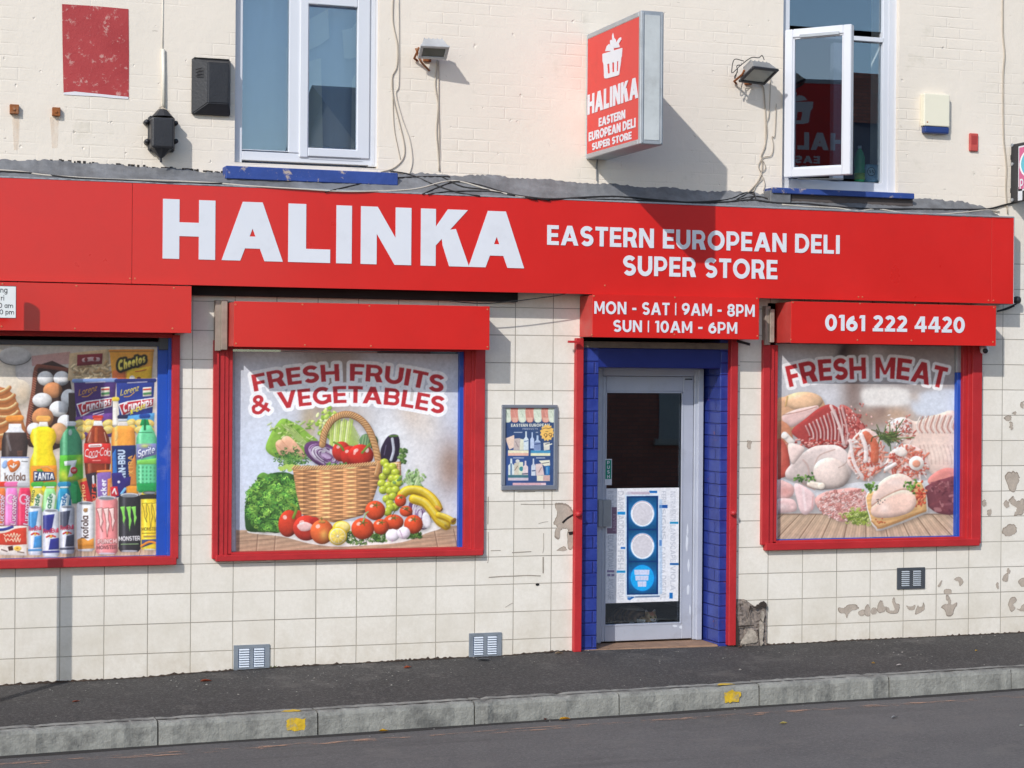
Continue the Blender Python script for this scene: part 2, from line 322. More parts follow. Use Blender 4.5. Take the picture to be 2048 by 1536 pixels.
# ------------------------------------------------------------------ printed pictures: painted here in the photograph's own proportions, carried as point colours of a fine flat grid
class Art:
    def __init__(s, x0, y0, x1, y1, k=2.0, bg=(200, 200, 200), seed=1):
        s.x0, s.y0, s.k = x0, y0, k; s.w = int((x1-x0)*k)+1; s.h = int((y1-y0)*k)+1
        s.a = np.empty((s.h, s.w, 3)); s.a[:] = bg; s.rng = np.random.default_rng(seed); s.frame(0, 0, 1)
    def frame(s, ox, oy, z): s.ox, s.oy, s.z = ox, oy, z; return s          # user units -> picture px: ox + u/z
    def c(s, u, v): return (s.ox+u/s.z-s.x0)*s.k, (s.oy+v/s.z-s.y0)*s.k
    def cv(s, pts):
        P = np.asarray(pts, float); return np.stack([(s.ox+P[:, 0]/s.z-s.x0)*s.k, (s.oy+P[:, 1]/s.z-s.y0)*s.k], 1)
    def _bb(s, P, pad=1):
        i0 = max(0, int(P[:, 0].min())-pad); i1 = min(s.w, int(P[:, 0].max())+pad+2); j0 = max(0, int(P[:, 1].min())-pad); j1 = min(s.h, int(P[:, 1].max())+pad+2)
        return (j0, j1, i0, i1) if i1 > i0 and j1 > j0 else None
    def mask(s, polys, ss=2):
        Q = [s.cv(p) for p in polys]; bb = s._bb(np.concatenate(Q))
        if bb is None: return None
        j0, j1, i0, i1 = bb
        X = (np.arange((i1-i0)*ss)+.5)/ss+i0; Y = ((np.arange((j1-j0)*ss)+.5)/ss+j0)[:, None]; tot = np.zeros((len(Y), len(X)), bool)
        for P in Q:
            ja = max(0, int((P[:, 1].min()-j0)*ss)-1); jb = min(len(Y), int((P[:, 1].max()-j0)*ss)+2); ia = max(0, int((P[:, 0].min()-i0)*ss)-1); ib = min(len(X), int((P[:, 0].max()-i0)*ss)+2)
            if jb <= ja or ib <= ia: continue
            x = X[None, ia:ib]; y = Y[ja:jb]; ins = np.zeros((jb-ja, ib-ia), bool); n = len(P)
            for e in range(n):
                xa, ya = P[e]; xb, yb = P[(e+1) % n]
                if ya == yb: continue
                cnd = (ya > y) != (yb > y); ins ^= cnd & (x < (xb-xa)*(y-ya)/(yb-ya)+xa)
            tot[ja:jb, ia:ib] |= ins
        m = tot.reshape(j1-j0, ss, i1-i0, ss).mean((1, 3)); return bb, m
    puff = 0.0
    def _box(s, m, r):
        for ax in (0, 1):
            for _ in range(2):
                p = [(0, 0), (0, 0)]; p[ax] = (r+1, r); c = np.cumsum(np.pad(m, p, mode='constant'), ax); n = m.shape[ax]; hi = np.take(c, np.arange(2*r+1, 2*r+1+n), ax); lo = np.take(c, np.arange(0, n), ax); m = (hi-lo)/(2*r+1)
        return m
    def paint(s, M, col, al=1.0):
        if M is None: return
        (j0, j1, i0, i1), m = M; rel = None
        if s.puff and min(m.shape) > 9 and al > .75:
            r = int(max(2, min(9, min(m.shape)*.14))); big = np.pad(m, r*2); B = s._box(big, r); jj0, jj1, ii0, ii1 = max(0, j0-r*2), min(s.h, j1+r*2), max(0, i0-r*2), min(s.w, i1+r*2)
            sh = np.roll(np.roll(B, r, 0), r//2, 1)[jj0-j0+r*2:jj1-j0+r*2, ii0-i0+r*2:ii1-i0+r*2]; s.a[jj0:jj1, ii0:ii1] *= (1-.26*s.puff*sh)[..., None]
            gy, gx = np.gradient(B); k = slice(r*2, -r*2); rel = np.clip(1+s.puff*(.9*r*(gx*.55+gy*.85)[k, k]-.22*np.clip(1-B[k, k], 0, 1)), .55, 1.3)[..., None]
        m = (m*al)[..., None]
        if callable(col):
            U = (((np.arange(i0, i1)+.5)/s.k+s.x0)-s.ox)*s.z; V = (((np.arange(j0, j1)+.5)/s.k+s.y0)-s.oy)*s.z
            col = col(U[None, :]+0*V[:, None], V[:, None]+0*U[None, :])
        else: col = np.asarray(col, float)
        if rel is not None: col = np.clip(col*rel, 0, 255)
        s.a[j0:j1, i0:i1] = s.a[j0:j1, i0:i1]*(1-m)+col*m
    def poly(s, pts, col, al=1.0, smooth=0): s.paint(s.mask([cspline(pts, smooth) if smooth else pts]), col, al)
    def ell(s, cx, cy, rx, ry, col, rot=0, al=1.0, n=28):
        ca, sa = math.cos(math.radians(rot)), math.sin(math.radians(rot)); T = np.linspace(0, 2*math.pi, n, endpoint=False)
        x, y = rx*np.cos(T), ry*np.sin(T); s.paint(s.mask([np.stack([cx+x*ca-y*sa, cy+x*sa+y*ca], 1)]), col, al)
    def line(s, pts, w, col, al=1.0, smooth=0):
        P = s.cv(spline(pts, smooth) if smooth else pts); r = w/s.z*s.k/2; bb = s._bb(P, int(r)+2)
        if bb is None: return
        j0, j1, i0, i1 = bb; X = np.arange(i0, i1)[None, :]+.5; Y = np.arange(j0, j1)[:, None]+.5; D = np.full((j1-j0, i1-i0), 1e9)
        for a, b in zip(P, P[1:]):
            dx, dy = b-a; L = dx*dx+dy*dy+1e-9; t = np.clip(((X-a[0])*dx+(Y-a[1])*dy)/L, 0, 1); D = np.minimum(D, (X-a[0]-t*dx)**2+(Y-a[1]-t*dy)**2)
        s.paint((bb, np.clip(r-np.sqrt(D)+.5, 0, 1)), col, al)
    def blob(s, cx, cy, rx, ry, col, al=1.0):                                 # soft out-of-focus patch
        P = s.cv([(cx-2.4*rx, cy-2.4*ry), (cx+2.4*rx, cy+2.4*ry)]); bb = s._bb(P)
        if bb is None: return
        j0, j1, i0, i1 = bb; x, y = s.c(cx, cy); X = (np.arange(i0, i1)-x)/(rx/s.z*s.k); Y = (np.arange(j0, j1)-y)/(ry/s.z*s.k)
        s.paint((bb, np.exp(-(X[None, :]**2+Y[:, None]**2))), col, al)
    def ball(s, cx, cy, rx, ry, col, rot=0, hl=.85, dark=.55, lx=-.35, ly=-.45):
        c = np.asarray(col, float)
        def f(U, V):
            t = np.clip(np.hypot((U-cx)/rx-lx, (V-cy)/ry-ly)/1.6, 0, 1)[..., None]; base = c*(1.12-(1.12-dark)*t**1.5)
            return np.clip(base, 0, 255)
        s.ell(cx, cy, rx, ry, f, rot)
        if hl: s.ell(cx+lx*rx, cy+ly*ry, rx*.2, ry*.16, (255, 245, 235), rot-25, hl*.8)
    def text(s, st, fmap, col, t=.22, track=.13, shear=0.0, outline=None, ow=0, al=1.0):
        """fmap(u 0..1 along, v 0..1 up) -> user units"""
        L, w = text_polys(st, t, track, shear); P = []
        for let in L:
            for poly in let:
                Q = []
                for a, b in zip(poly, poly[1:]+poly[:1]):
                    m = 3 if abs(a[0]-b[0]) > .3 else 1
                    for k in range(m): Q.append(fmap((a[0]+(b[0]-a[0])*k/m)/w, a[1]+(b[1]-a[1])*k/m))
                P.append(Q)
        if outline is not None:
            for Q in P: s.line(list(Q)+[Q[0]], ow, outline, al)
            s.paint(s.mask(P), outline, al)
        s.paint(s.mask(P, 3), col, al)
    def ltext(s, st, x0, y0, x1, y1, hgt, col, **kw):                          # straight text from baseline point 0 to 1, letters hgt tall at right angles
        dx, dy = x1-x0, y1-y0; L = math.hypot(dx, dy); nx, ny = dy/L*hgt, -dx/L*hgt
        s.text(st, lambda u, v: (x0+dx*u+nx*v, y0+dy*u+ny*v), col, **kw)
    def arctext(s, st, pts, hgt, col, **kw):
        P = np.array(spline(pts, 16)); D = np.r_[0, np.cumsum(np.hypot(*np.diff(P, axis=0).T))]; D /= D[-1]
        def f(u, v):
            x = np.interp(u, D, P[:, 0]); y = np.interp(u, D, P[:, 1]); e = .01
            tx = np.interp(min(u+e, 1), D, P[:, 0])-np.interp(max(u-e, 0), D, P[:, 0]); ty = np.interp(min(u+e, 1), D, P[:, 1])-np.interp(max(u-e, 0), D, P[:, 1])
            l = math.hypot(tx, ty); return x+ty/l*hgt*v*1.0, y-tx/l*hgt*v
        s.text(st, f, col, **kw)
    def photo(s, soft=1):
        n = s.rng.normal(0, 1, s.a.shape[:2]); t = sum(w*s._box(n, r)/(s._box(n, r).std()+1e-9) for r, w in ((2, .012), (5, .007), (14, .002), (40, .002))); s.a *= (1+t)[..., None]
        if soft: s.a = np.stack([s._box(s.a[..., k], 1)*.6+s.a[..., k]*.4 for k in range(3)], -1)
    def grain(s, amp): s.photo(); s.a += s.rng.normal(0, amp, s.a.shape[:2])[..., None]
    def at(s, px, py):
        x = np.clip((px-s.x0)*s.k-.5, 0, s.w-1.001); y = np.clip((py-s.y0)*s.k-.5, 0, s.h-1.001); i = x.astype(int); j = y.astype(int); fx = (x-i)[..., None]; fy = (y-j)[..., None]
        A = s.a; return (A[j, i]*(1-fx)+A[j, i+1]*fx)*(1-fy)+(A[j+1, i]*(1-fx)+A[j+1, i+1]*fx)*fy
_vm = {}
def print_mat(name, rough=.45, spec=.4, coat=0.0):
    if name in _vm: return _vm[name]
    b = NB(name); a = b.n('ShaderNodeAttribute'); a.attribute_name = 'print'; b.l(a, 0, b.p, 'Base Color')
    b.p.inputs['Roughness'].default_value = rough; b.p.inputs['Specular IOR Level'].default_value = spec
    if coat: b.p.inputs['Coat Weight'].default_value = coat; b.p.inputs['Coat Roughness'].default_value = .05
    n = b.noise(9, 3); bp = b.bump(n, 0, .03, .02); b.l(bp, 0, b.p, 'Normal'); _vm[name] = b.m; return b.m
def print_sheet(name, art, px, d, mat, res=1.0, parent=None, gain=1.0, thick=.0015):
    """a flat printed sheet standing upright on the plane d in front of the facade, px = its picture rectangle"""
    X0, X1, Z0, Z1 = rect(*px, d); nx = int((px[2]-px[0])*res)+2; nz = int((px[3]-px[1])*res)+2
    gx = np.linspace(X0, X1, nx); gz = np.linspace(Z0, Z1, nz); XX, ZZ = np.meshgrid(gx, gz)
    P = np.stack([XX, np.full_like(XX, -d), ZZ], -1); px_, py_ = proj(P.reshape(-1, 3)); col = lin(np.clip(art.at(px_, py_), 0, 255))*gain
    V = P.reshape(-1, 3); back = np.array([[X0, -d+thick, Z0], [X1, -d+thick, Z0], [X1, -d+thick, Z1], [X0, -d+thick, Z1]])
    V = np.concatenate([V, back]); idx = np.arange(nx*nz).reshape(nz, nx)
    q = np.stack([idx[:-1, :-1], idx[:-1, 1:], idx[1:, 1:], idx[1:, :-1]], -1).reshape(-1, 4); B = nx*nz
    q = np.concatenate([q, [[B+1, B, B+3, B+2]]])
    me = bpy.data.meshes.new(name); me.vertices.add(len(V)); me.vertices.foreach_set('co', V.ravel().astype(np.float32))
    me.loops.add(len(q)*4); me.loops.foreach_set('vertex_index', q.ravel().astype(np.int32)); me.polygons.add(len(q)); me.polygons.foreach_set('loop_start', np.arange(0, len(q)*4, 4, dtype=np.int32))
    me.update(calc_edges=True); ca = me.color_attributes.new('print', 'FLOAT_COLOR', 'POINT'); cc = np.ones((len(V), 4), np.float32); cc[:B, :3] = col; cc[B:, :3] = .5
    ca.data.foreach_set('color', cc.ravel()); me.materials.append(mat); o = bpy.data.objects.new(name, me); COL.objects.link(o)
    if parent is not None: o.parent = parent; o.matrix_parent_inverse = wm(parent).inverted()
    return o

def art_fruit():
    A = Art(460, 695, 928, 1110, 2.0, (202, 206, 217), 3).frame(420, 640, 3.072); R = A.rng
    # out of focus background
    A.blob(330, 400, 300, 500, (206, 208, 216)); A.blob(300, 900, 260, 340, (216, 224, 240), .9)
    A.blob(690, 420, 130, 230, (140, 112, 92), .85); A.blob(610, 640, 50, 120, (190, 165, 120), .7); A.blob(840, 360, 90, 200, (150, 120, 100), .6)
    A.blob(900, 600, 150, 110, (205, 190, 175), .6); A.blob(1240, 560, 110, 150, (214, 186, 160), .75); A.blob(1120, 760, 130, 190, (243, 243, 244), .9)
    A.blob(1480, 900, 110, 170, (146, 112, 92), .85); A.blob(1330, 640, 90, 170, (236, 222, 208), .6); A.blob(1400, 460, 130, 90, (205, 208, 218), .8); A.blob(1290, 900, 110, 160, (232, 226, 222), .7); A.blob(1400, 1170, 120, 70, (222, 214, 212), .8)
    # table
    A.poly([(140, 1290), (700, 1300), (1540, 1262), (1540, 1440), (140, 1440)], lambda U, V: np.array([178, 146, 118])*(1+.07*np.sin(U*.03+V*.21)+.05*np.sin(V*.6+U*.02))[..., None])
    for x0, x1 in ((160, 120), (260, 210), (380, 330), (470, 430), (1280, 1350), (1380, 1460), (1460, 1560)):
        A.line([(x0+.2*(x0-800), 1285), (x1+.1*(x1-800), 1430)], 4, (112, 84, 66)); A.line([(x0+.2*(x0-800)+9, 1285), (x1+.1*(x1-800)+9, 1430)], 3, (205, 178, 150), .7)
    for a, b in (((150, 1360), (420, 1345)), ((1300, 1340), (1540, 1320))): A.line([a, b], 3, (125, 95, 75))
    A.poly([(225, 1300), (440, 1330), (620, 1375), (780, 1392), (960, 1385), (1180, 1365), (1330, 1310), (1420, 1275), (1300, 1240), (500, 1240)], (243, 239, 232), 1, 5)
    A.puff = .65
    # romaine, carrots
    A.poly([(345, 765), (372, 700), (395, 660), (442, 607), (500, 622), (560, 655), (610, 700), (665, 745), (640, 810), (560, 850), (430, 850), (375, 830), (345, 800)], (132, 176, 62), 1, 5)
    for i in range(110):
        x, y = R.uniform(360, 640), R.uniform(620, 840)
        if abs((y-612)-(x-440)*.62) < 120: A.line([(x, y), (x+R.uniform(-30, 30), y+R.uniform(-22, 22))], R.uniform(5, 12), [(168, 204, 88), (104, 152, 44), (196, 220, 120), (224, 236, 168)][R.integers(4)], .8)
    for k in range(5): A.line([(440+k*18, 640+k*6), (520+k*20, 720+k*10), (600+k*14, 800)], 5, (214, 228, 150), .8, 4)
    for pts in ([(402, 765), (425, 735), (462, 748), (530, 815), (560, 850), (500, 850), (430, 830)], [(440, 740), (465, 712), (500, 725), (560, 790), (590, 850), (540, 850), (480, 800)]):
        A.poly(pts, lambda U, V: np.array([238, 178, 142])*(1.08-.25*((V-700)/160))[..., None], 1, 5)
        A.line([pts[0], pts[5]], 4, (196, 130, 96), .6)
    # celery, courgettes, aubergine behind the rim
    for i in range(120): A.ell(R.normal(740, 38), R.normal(640, 42), R.uniform(8, 18), R.uniform(6, 14), [(178, 206, 84), (210, 226, 120), (140, 178, 58), (232, 240, 170)][R.integers(4)], R.uniform(0, 180))
    for i in range(11): A.line([(745+i*13, 610+(i % 3)*8), (738+i*11, 800)], 12, [(206, 222, 120), (182, 206, 92), (230, 238, 168)][i % 3])
    for i in range(9): A.line([(875+i*7, 640+i*12), (860+i*5, 770)], 6, (176, 200, 96))
    A.ell(962, 745, 44, 46, (92, 128, 84)); A.ell(1000, 748, 34, 42, (60, 96, 62))
    for i in range(4): A.line([(930+i*18, 785), (945+i*15, 708)], 6, (176, 200, 140), .7)
    A.poly([(1048, 805), (1066, 755), (1092, 716), (1128, 702), (1160, 718), (1166, 790), (1150, 860), (1110, 885), (1060, 870)], (38, 28, 46), 1, 5)
    A.line([(1120, 730), (1128, 800), (1112, 860)], 17, (214, 218, 228), .85, 4); A.line([(1082, 770), (1070, 830)], 6, (110, 100, 130), .8); A.line([(1105, 714), (1150, 712)], 12, (82, 112, 52))
    for i in range(60): A.ell(R.normal(1180, 12), R.uniform(790, 880), 8, 7, [(92, 130, 60), (140, 170, 90), (60, 92, 44)][R.integers(3)])
    # kale clump left
    A.poly([(215, 1150), (235, 1075), (275, 1040), (300, 990), (345, 955), (420, 935), (500, 945), (560, 1000), (560, 1180), (440, 1300), (350, 1302), (235, 1298), (215, 1240)], (38, 72, 30), 1, 5)
    for i in range(70):
        x, y = R.uniform(235, 540), R.uniform(955, 1290)
        if ((x-400)/175)**2+((y-1130)/175)**2 < 1: T = np.linspace(0, 6.28, 11)[:-1]; q = R.uniform(22, 40); A.poly([(x+q*math.cos(a)*R.uniform(.75, 1.1), y+q*math.sin(a)*R.uniform(.7, 1.05)) for a in T], [(70, 116, 42), (92, 142, 52), (54, 98, 38), (110, 156, 60)][R.integers(4)], 1, 3)
    A.puff = 0.0
    for i in range(900):
        x, y = R.uniform(222, 560), R.uniform(940, 1300)
        if ((x-400)/185)**2+((y-1130)/185)**2 < 1:
            l = .55+.45*(1-(y-940)/360)*(.6+.4*R.random()); c = np.array([(92, 142, 52), (70, 122, 44), (128, 168, 66), (52, 100, 38), (30, 58, 26)][R.integers(5)])*(.95+.35*l)*(1.0+.28*math.sin(x*.055+1)*math.sin(y*.06))
            a = R.uniform(0, 360); A.line(_arc(x, y, R.uniform(5, 13), R.uniform(4, 10), a, a+200, 5), R.uniform(3, 6), c)
    for i in range(170):
        x, y = R.normal(500, 45), R.normal(855, 26); c = [(62, 112, 46), (98, 148, 62), (40, 80, 34), (128, 168, 80)][R.integers(4)]; a = R.uniform(0, 360); A.line(_arc(x, y, R.uniform(5, 12), R.uniform(4, 9), a, a+220, 5), 5, c)
    for i in range(30): A.ell(R.uniform(430, 540), R.normal(905, 10), 14, 8, (176, 206, 92), R.uniform(-30, 30))
    A.puff = .65
    # cabbage and peppers in the basket
    A.ell(705, 832, 138, 72, (92, 54, 96), 27); A.ell(716, 836, 122, 58, (190, 160, 196), 27)
    for i in range(46):
        k = R.uniform(.2, 1); a = R.uniform(0, 360); P = _arc(0, 0, 118*k, 56*k, a, a+R.uniform(40, 130), 8); ca, sa = math.cos(.47), math.sin(.47)
        A.line([(716+x*ca-y*sa, 836+x*sa+y*ca) for x, y in P], R.uniform(4, 8), [(106, 58, 112), (130, 80, 136), (236, 226, 236), (246, 240, 246), (84, 44, 92)][R.integers(5)], .9)
    A.line([(740, 800), (790, 850), (815, 890)], 12, (246, 240, 244), .8, 4)
    A.ball(808, 808, 58, 62, (196, 48, 36)); A.ball(862, 835, 60, 62, (190, 40, 30)); A.ball(925, 832, 80, 68, (204, 44, 32)); A.ell(965, 800, 12, 16, (255, 225, 215), 0, .85); A.ell(890, 812, 8, 18, (255, 215, 205), 20, .7)
    A.line([(820, 800), (800, 770), (762, 752)], 13, (108, 140, 48), 1, 4); A.line([(935, 815), (970, 775), (1000, 745)], 15, (116, 148, 56), 1, 4)
    for i in range(70): A.ell(R.uniform(720, 840), R.normal(895, 9), 9, 6, [(50, 84, 40), (78, 118, 52), (112, 150, 70)][R.integers(3)], R.uniform(0, 180))
    # handle
    H = [(690, 765), (705, 690), (745, 622), (800, 586), (862, 582), (925, 612), (975, 672), (1010, 760), (1032, 860), (1036, 930)]
    A.line(H, 42, (150, 98, 56), 1, 8); A.line(H, 36, (206, 154, 98), 1, 8); Q = np.array(spline(H, 10))
    for i in range(2, len(Q)-2, 2):
        t = Q[i+1]-Q[i-1]; t /= np.hypot(*t)+1e-9; n = np.array([-t[1], t[0]]); A.line([Q[i]+n*16-t*9, Q[i]-n*16+t*9], 4, (152, 98, 54), .9); A.line([Q[i]+n*12-t*2, Q[i]-n*12+t*14], 3, (236, 196, 146), .7)
    # basket
    def weave(U, V):
        row = np.floor((V+6*np.sin((U-780)/170.))/13.5); ph = (row % 2)*np.pi; cyl = np.clip(1.06-.55*np.abs((U-760)/290.)**2.2, .35, 1.1)
        h = .5+.5*np.sin(U/24.+ph); e = np.abs(((V+6*np.sin((U-780)/170.))/13.5) % 1-.5)*2; sh = (.62+.5*h)*(1.05-.5*e**3)*cyl
        return np.clip(np.array([222, 152, 98])*(.25+.78*sh[..., None])*(1+.10*np.sign(np.sin(U/26.)))[..., None]+np.array([40, 34, 22])*(h*(1-e))[..., None], 0, 255)
    A.poly([(1095, 880), (1172, 868), (1176, 980), (1150, 1080), (1080, 1120)], lambda U, V: weave(U-260, V), 1)
    A.poly([(508, 915), (640, 906), (800, 905), (960, 895), (1046, 885), (1040, 990), (1000, 1110), (940, 1200), (760, 1245), (600, 1215), (560, 1190), (530, 1060)], weave)
    for i in range(34):
        x = 512+i*16; y = 914-.0008*(x-760)**2*.2-(x-512)*.05; A.line([(x-8, y+9), (x+10, y-9)], 9, (222, 172, 116)); A.line([(x-2, y+10), (x+13, y-5)], 3, (158, 104, 60))
    for x in (1128, 1145, 1160): A.line([(x, 880), (x+2, 940)], 6, (236, 214, 190), .8)
    A.line([(1040, 880), (1022, 950)], 30, (198, 138, 84)); A.line([(1032, 880), (1014, 948)], 5, (238, 200, 150), .8)
    # grapes
    for x, y in ((1072, 876), (1090, 900), (1122, 905), (1064, 965), (1100, 945), (1140, 938), (1086, 930), (1120, 975), (1152, 975), (1056, 1005), (1096, 1018), (1136, 1010), (1158, 1000), (1064, 1045), (1106, 1050), (1140, 1045), (1086, 1100), (1124, 1085), (1106, 1130), (1136, 1150), (1108, 1155), (1090, 1180)):
        A.ball(x, y, 27, 25, (178, 190, 52), 0, .75, .62)
    for i in range(120): A.ell(R.normal(1245, 32), R.normal(990, 34), R.uniform(6, 14), R.uniform(5, 10), [(150, 182, 112), (120, 158, 88), (176, 204, 140), (96, 134, 70)][R.integers(4)], R.uniform(0, 180))
    for i in range(30): A.line([(1245, 1050), (R.uniform(1180, 1310), R.uniform(930, 1010))], 3, (206, 222, 170), .6)
    # red cabbage half and bananas
    A.ell(1288, 1188, 62, 104, (94, 56, 100), -20); A.ell(1296, 1196, 48, 90, (226, 214, 226), -20)
    for i in range(40): k = R.uniform(.2, 1); a = R.uniform(0, 360); A.line(_arc(1290+R.normal(0, 4), 1192, 46*k, 92*k, a, a+80, 6), 5, [(112, 66, 120), (240, 232, 240), (140, 96, 148)][R.integers(3)], .9)
    A.ell(1330, 1230, 26, 50, (238, 232, 236), -10)
    for B_, w in (([(1178, 1075), (1215, 1048), (1290, 1050), (1350, 1085), (1385, 1125), (1400, 1155)], 58), ([(1250, 1100), (1320, 1125), (1370, 1180), (1410, 1235), (1450, 1262)], 58), ([(1405, 1200), (1450, 1215), (1492, 1238)], 40)):
        A.line(B_, w, (206, 158, 22), 1, 6); A.line([(x-2, y-6) for x, y in B_], w*.72, (244, 204, 40), 1, 6); A.line([(x-3, y-13) for x, y in B_], w*.25, (255, 232, 110), .8, 6)
    A.line([(1392, 1150), (1418, 1165)], 22, (206, 140, 50)); A.line([(1490, 1236), (1504, 1226)], 20, (120, 84, 30)); A.line([(1420, 1168), (1428, 1160)], 9, (96, 64, 26)); A.line([(1446, 1262), (1462, 1272)], 14, (150, 120, 40))
    # tomatoes, peppers, apple, lemon, garlic, parsley
    for i in range(260):
        x, y = ((R.uniform(835, 985), R.uniform(1300, 1378)), (R.uniform(990, 1080), R.uniform(1300, 1362)), (R.uniform(1210, 1300), R.uniform(1305, 1338)))[i % 3]; a = R.uniform(0, 360)
        A.line(_arc(x, y, 8, 6, a, a+200, 4), 5, [(52, 92, 34), (86, 134, 48), (34, 62, 26), (118, 160, 66)][R.integers(4)])
    for x, y, rx, ry in ((1170, 1110, 36, 38), (1205, 1175, 40, 34), (1015, 1170, 62, 60), (1250, 1255, 58, 58), (1128, 1242, 62, 48), (1050, 1270, 50, 48), (938, 1282, 70, 66)):
        A.ball(x, y, rx, ry, (222, 74, 36)); 
        for k in range(5): A.line([(x+4, y-ry*.55), (x+4+math.cos(k*1.25)*rx*.36, y-ry*.55+math.sin(k*1.25)*ry*.26)], 5, (92, 116, 44))
    A.line([(940, 1240), (956, 1192), (972, 1178)], 8, (168, 186, 110), 1, 3); A.line([(1120, 1200), (1160, 1150), (1230, 1180)], 4, (60, 72, 30), 1, 3)
    A.ball(482, 1250, 62, 84, (204, 58, 34), 8); A.ell(545, 1200, 18, 32, (190, 52, 32)); A.line([(512, 1215), (530, 1160), (500, 1132)], 17, (116, 146, 48), 1, 5)
    A.ball(592, 1278, 82, 78, (206, 54, 38)); A.poly([(535, 1262), (580, 1240), (632, 1262), (610, 1292), (560, 1296)], (250, 225, 220), .8, 4); A.ell(640, 1232, 30, 22, (176, 40, 30))
    A.ball(688, 1302, 72, 76, (222, 96, 46)); A.blob(700, 1320, 26, 34, (240, 186, 90), .8); A.line([(688, 1238), (684, 1216)], 9, (120, 110, 40)); A.ell(688, 1240, 22, 9, (190, 130, 60))
    A.ell(808, 1276, 55, 42, (232, 196, 52)); A.ell(812, 1270, 44, 30, (246, 224, 130)); A.ell(785, 1327, 57, 57, (236, 200, 44)); A.ell(785, 1328, 49, 49, (250, 238, 190)); A.ell(785, 1328, 43, 43, (242, 212, 84))
    for k in range(9): A.line([(785, 1328), (785+43*math.cos(k*.7), 1328+43*math.sin(k*.7))], 3, (252, 240, 190))
    A.ell(785, 1328, 6, 6, (250, 236, 190)); A.ball(1122, 1322, 43, 38, (240, 234, 240), 0, .6, .78); A.ball(1190, 1308, 40, 38, (240, 228, 238), 0, .6, .78); A.line([(1122, 1350), (1120, 1362)], 4, (180, 120, 160)); A.line([(1165, 1290), (1185, 1340)], 3, (206, 150, 190))
    A.puff = 0.0
    # headline
    for st, pts in (('FRESH FRUITS', [(272, 440), (500, 398), (760, 376), (940, 376), (1180, 398), (1428, 448)]), ('& VEGETABLES', [(262, 578), (480, 540), (720, 515), (900, 510), (1150, 528), (1432, 578)])):
        A.arctext(st, pts, 104, (184, 40, 46), t=.215, track=.1, outline=(250, 250, 252), ow=44)
    for st, pts in (('FRESH FRUITS', [(272, 440), (500, 398), (760, 376), (940, 376), (1180, 398), (1428, 448)]), ('& VEGETABLES', [(262, 578), (480, 540), (720, 515), (900, 510), (1150, 528), (1432, 578)])):
        A.arctext(st, pts, 104, (190, 38, 44), t=.215, track=.1)
    A.poly([(120, 180), (142, 180), (158, 1440), (120, 1440)], (206, 206, 210)); A.line([(147, 190), (158, 1430)], 4, (150, 154, 166)); A.a = A.a*.93+np.array([17, 17, 18]); A.grain(2.5); return A

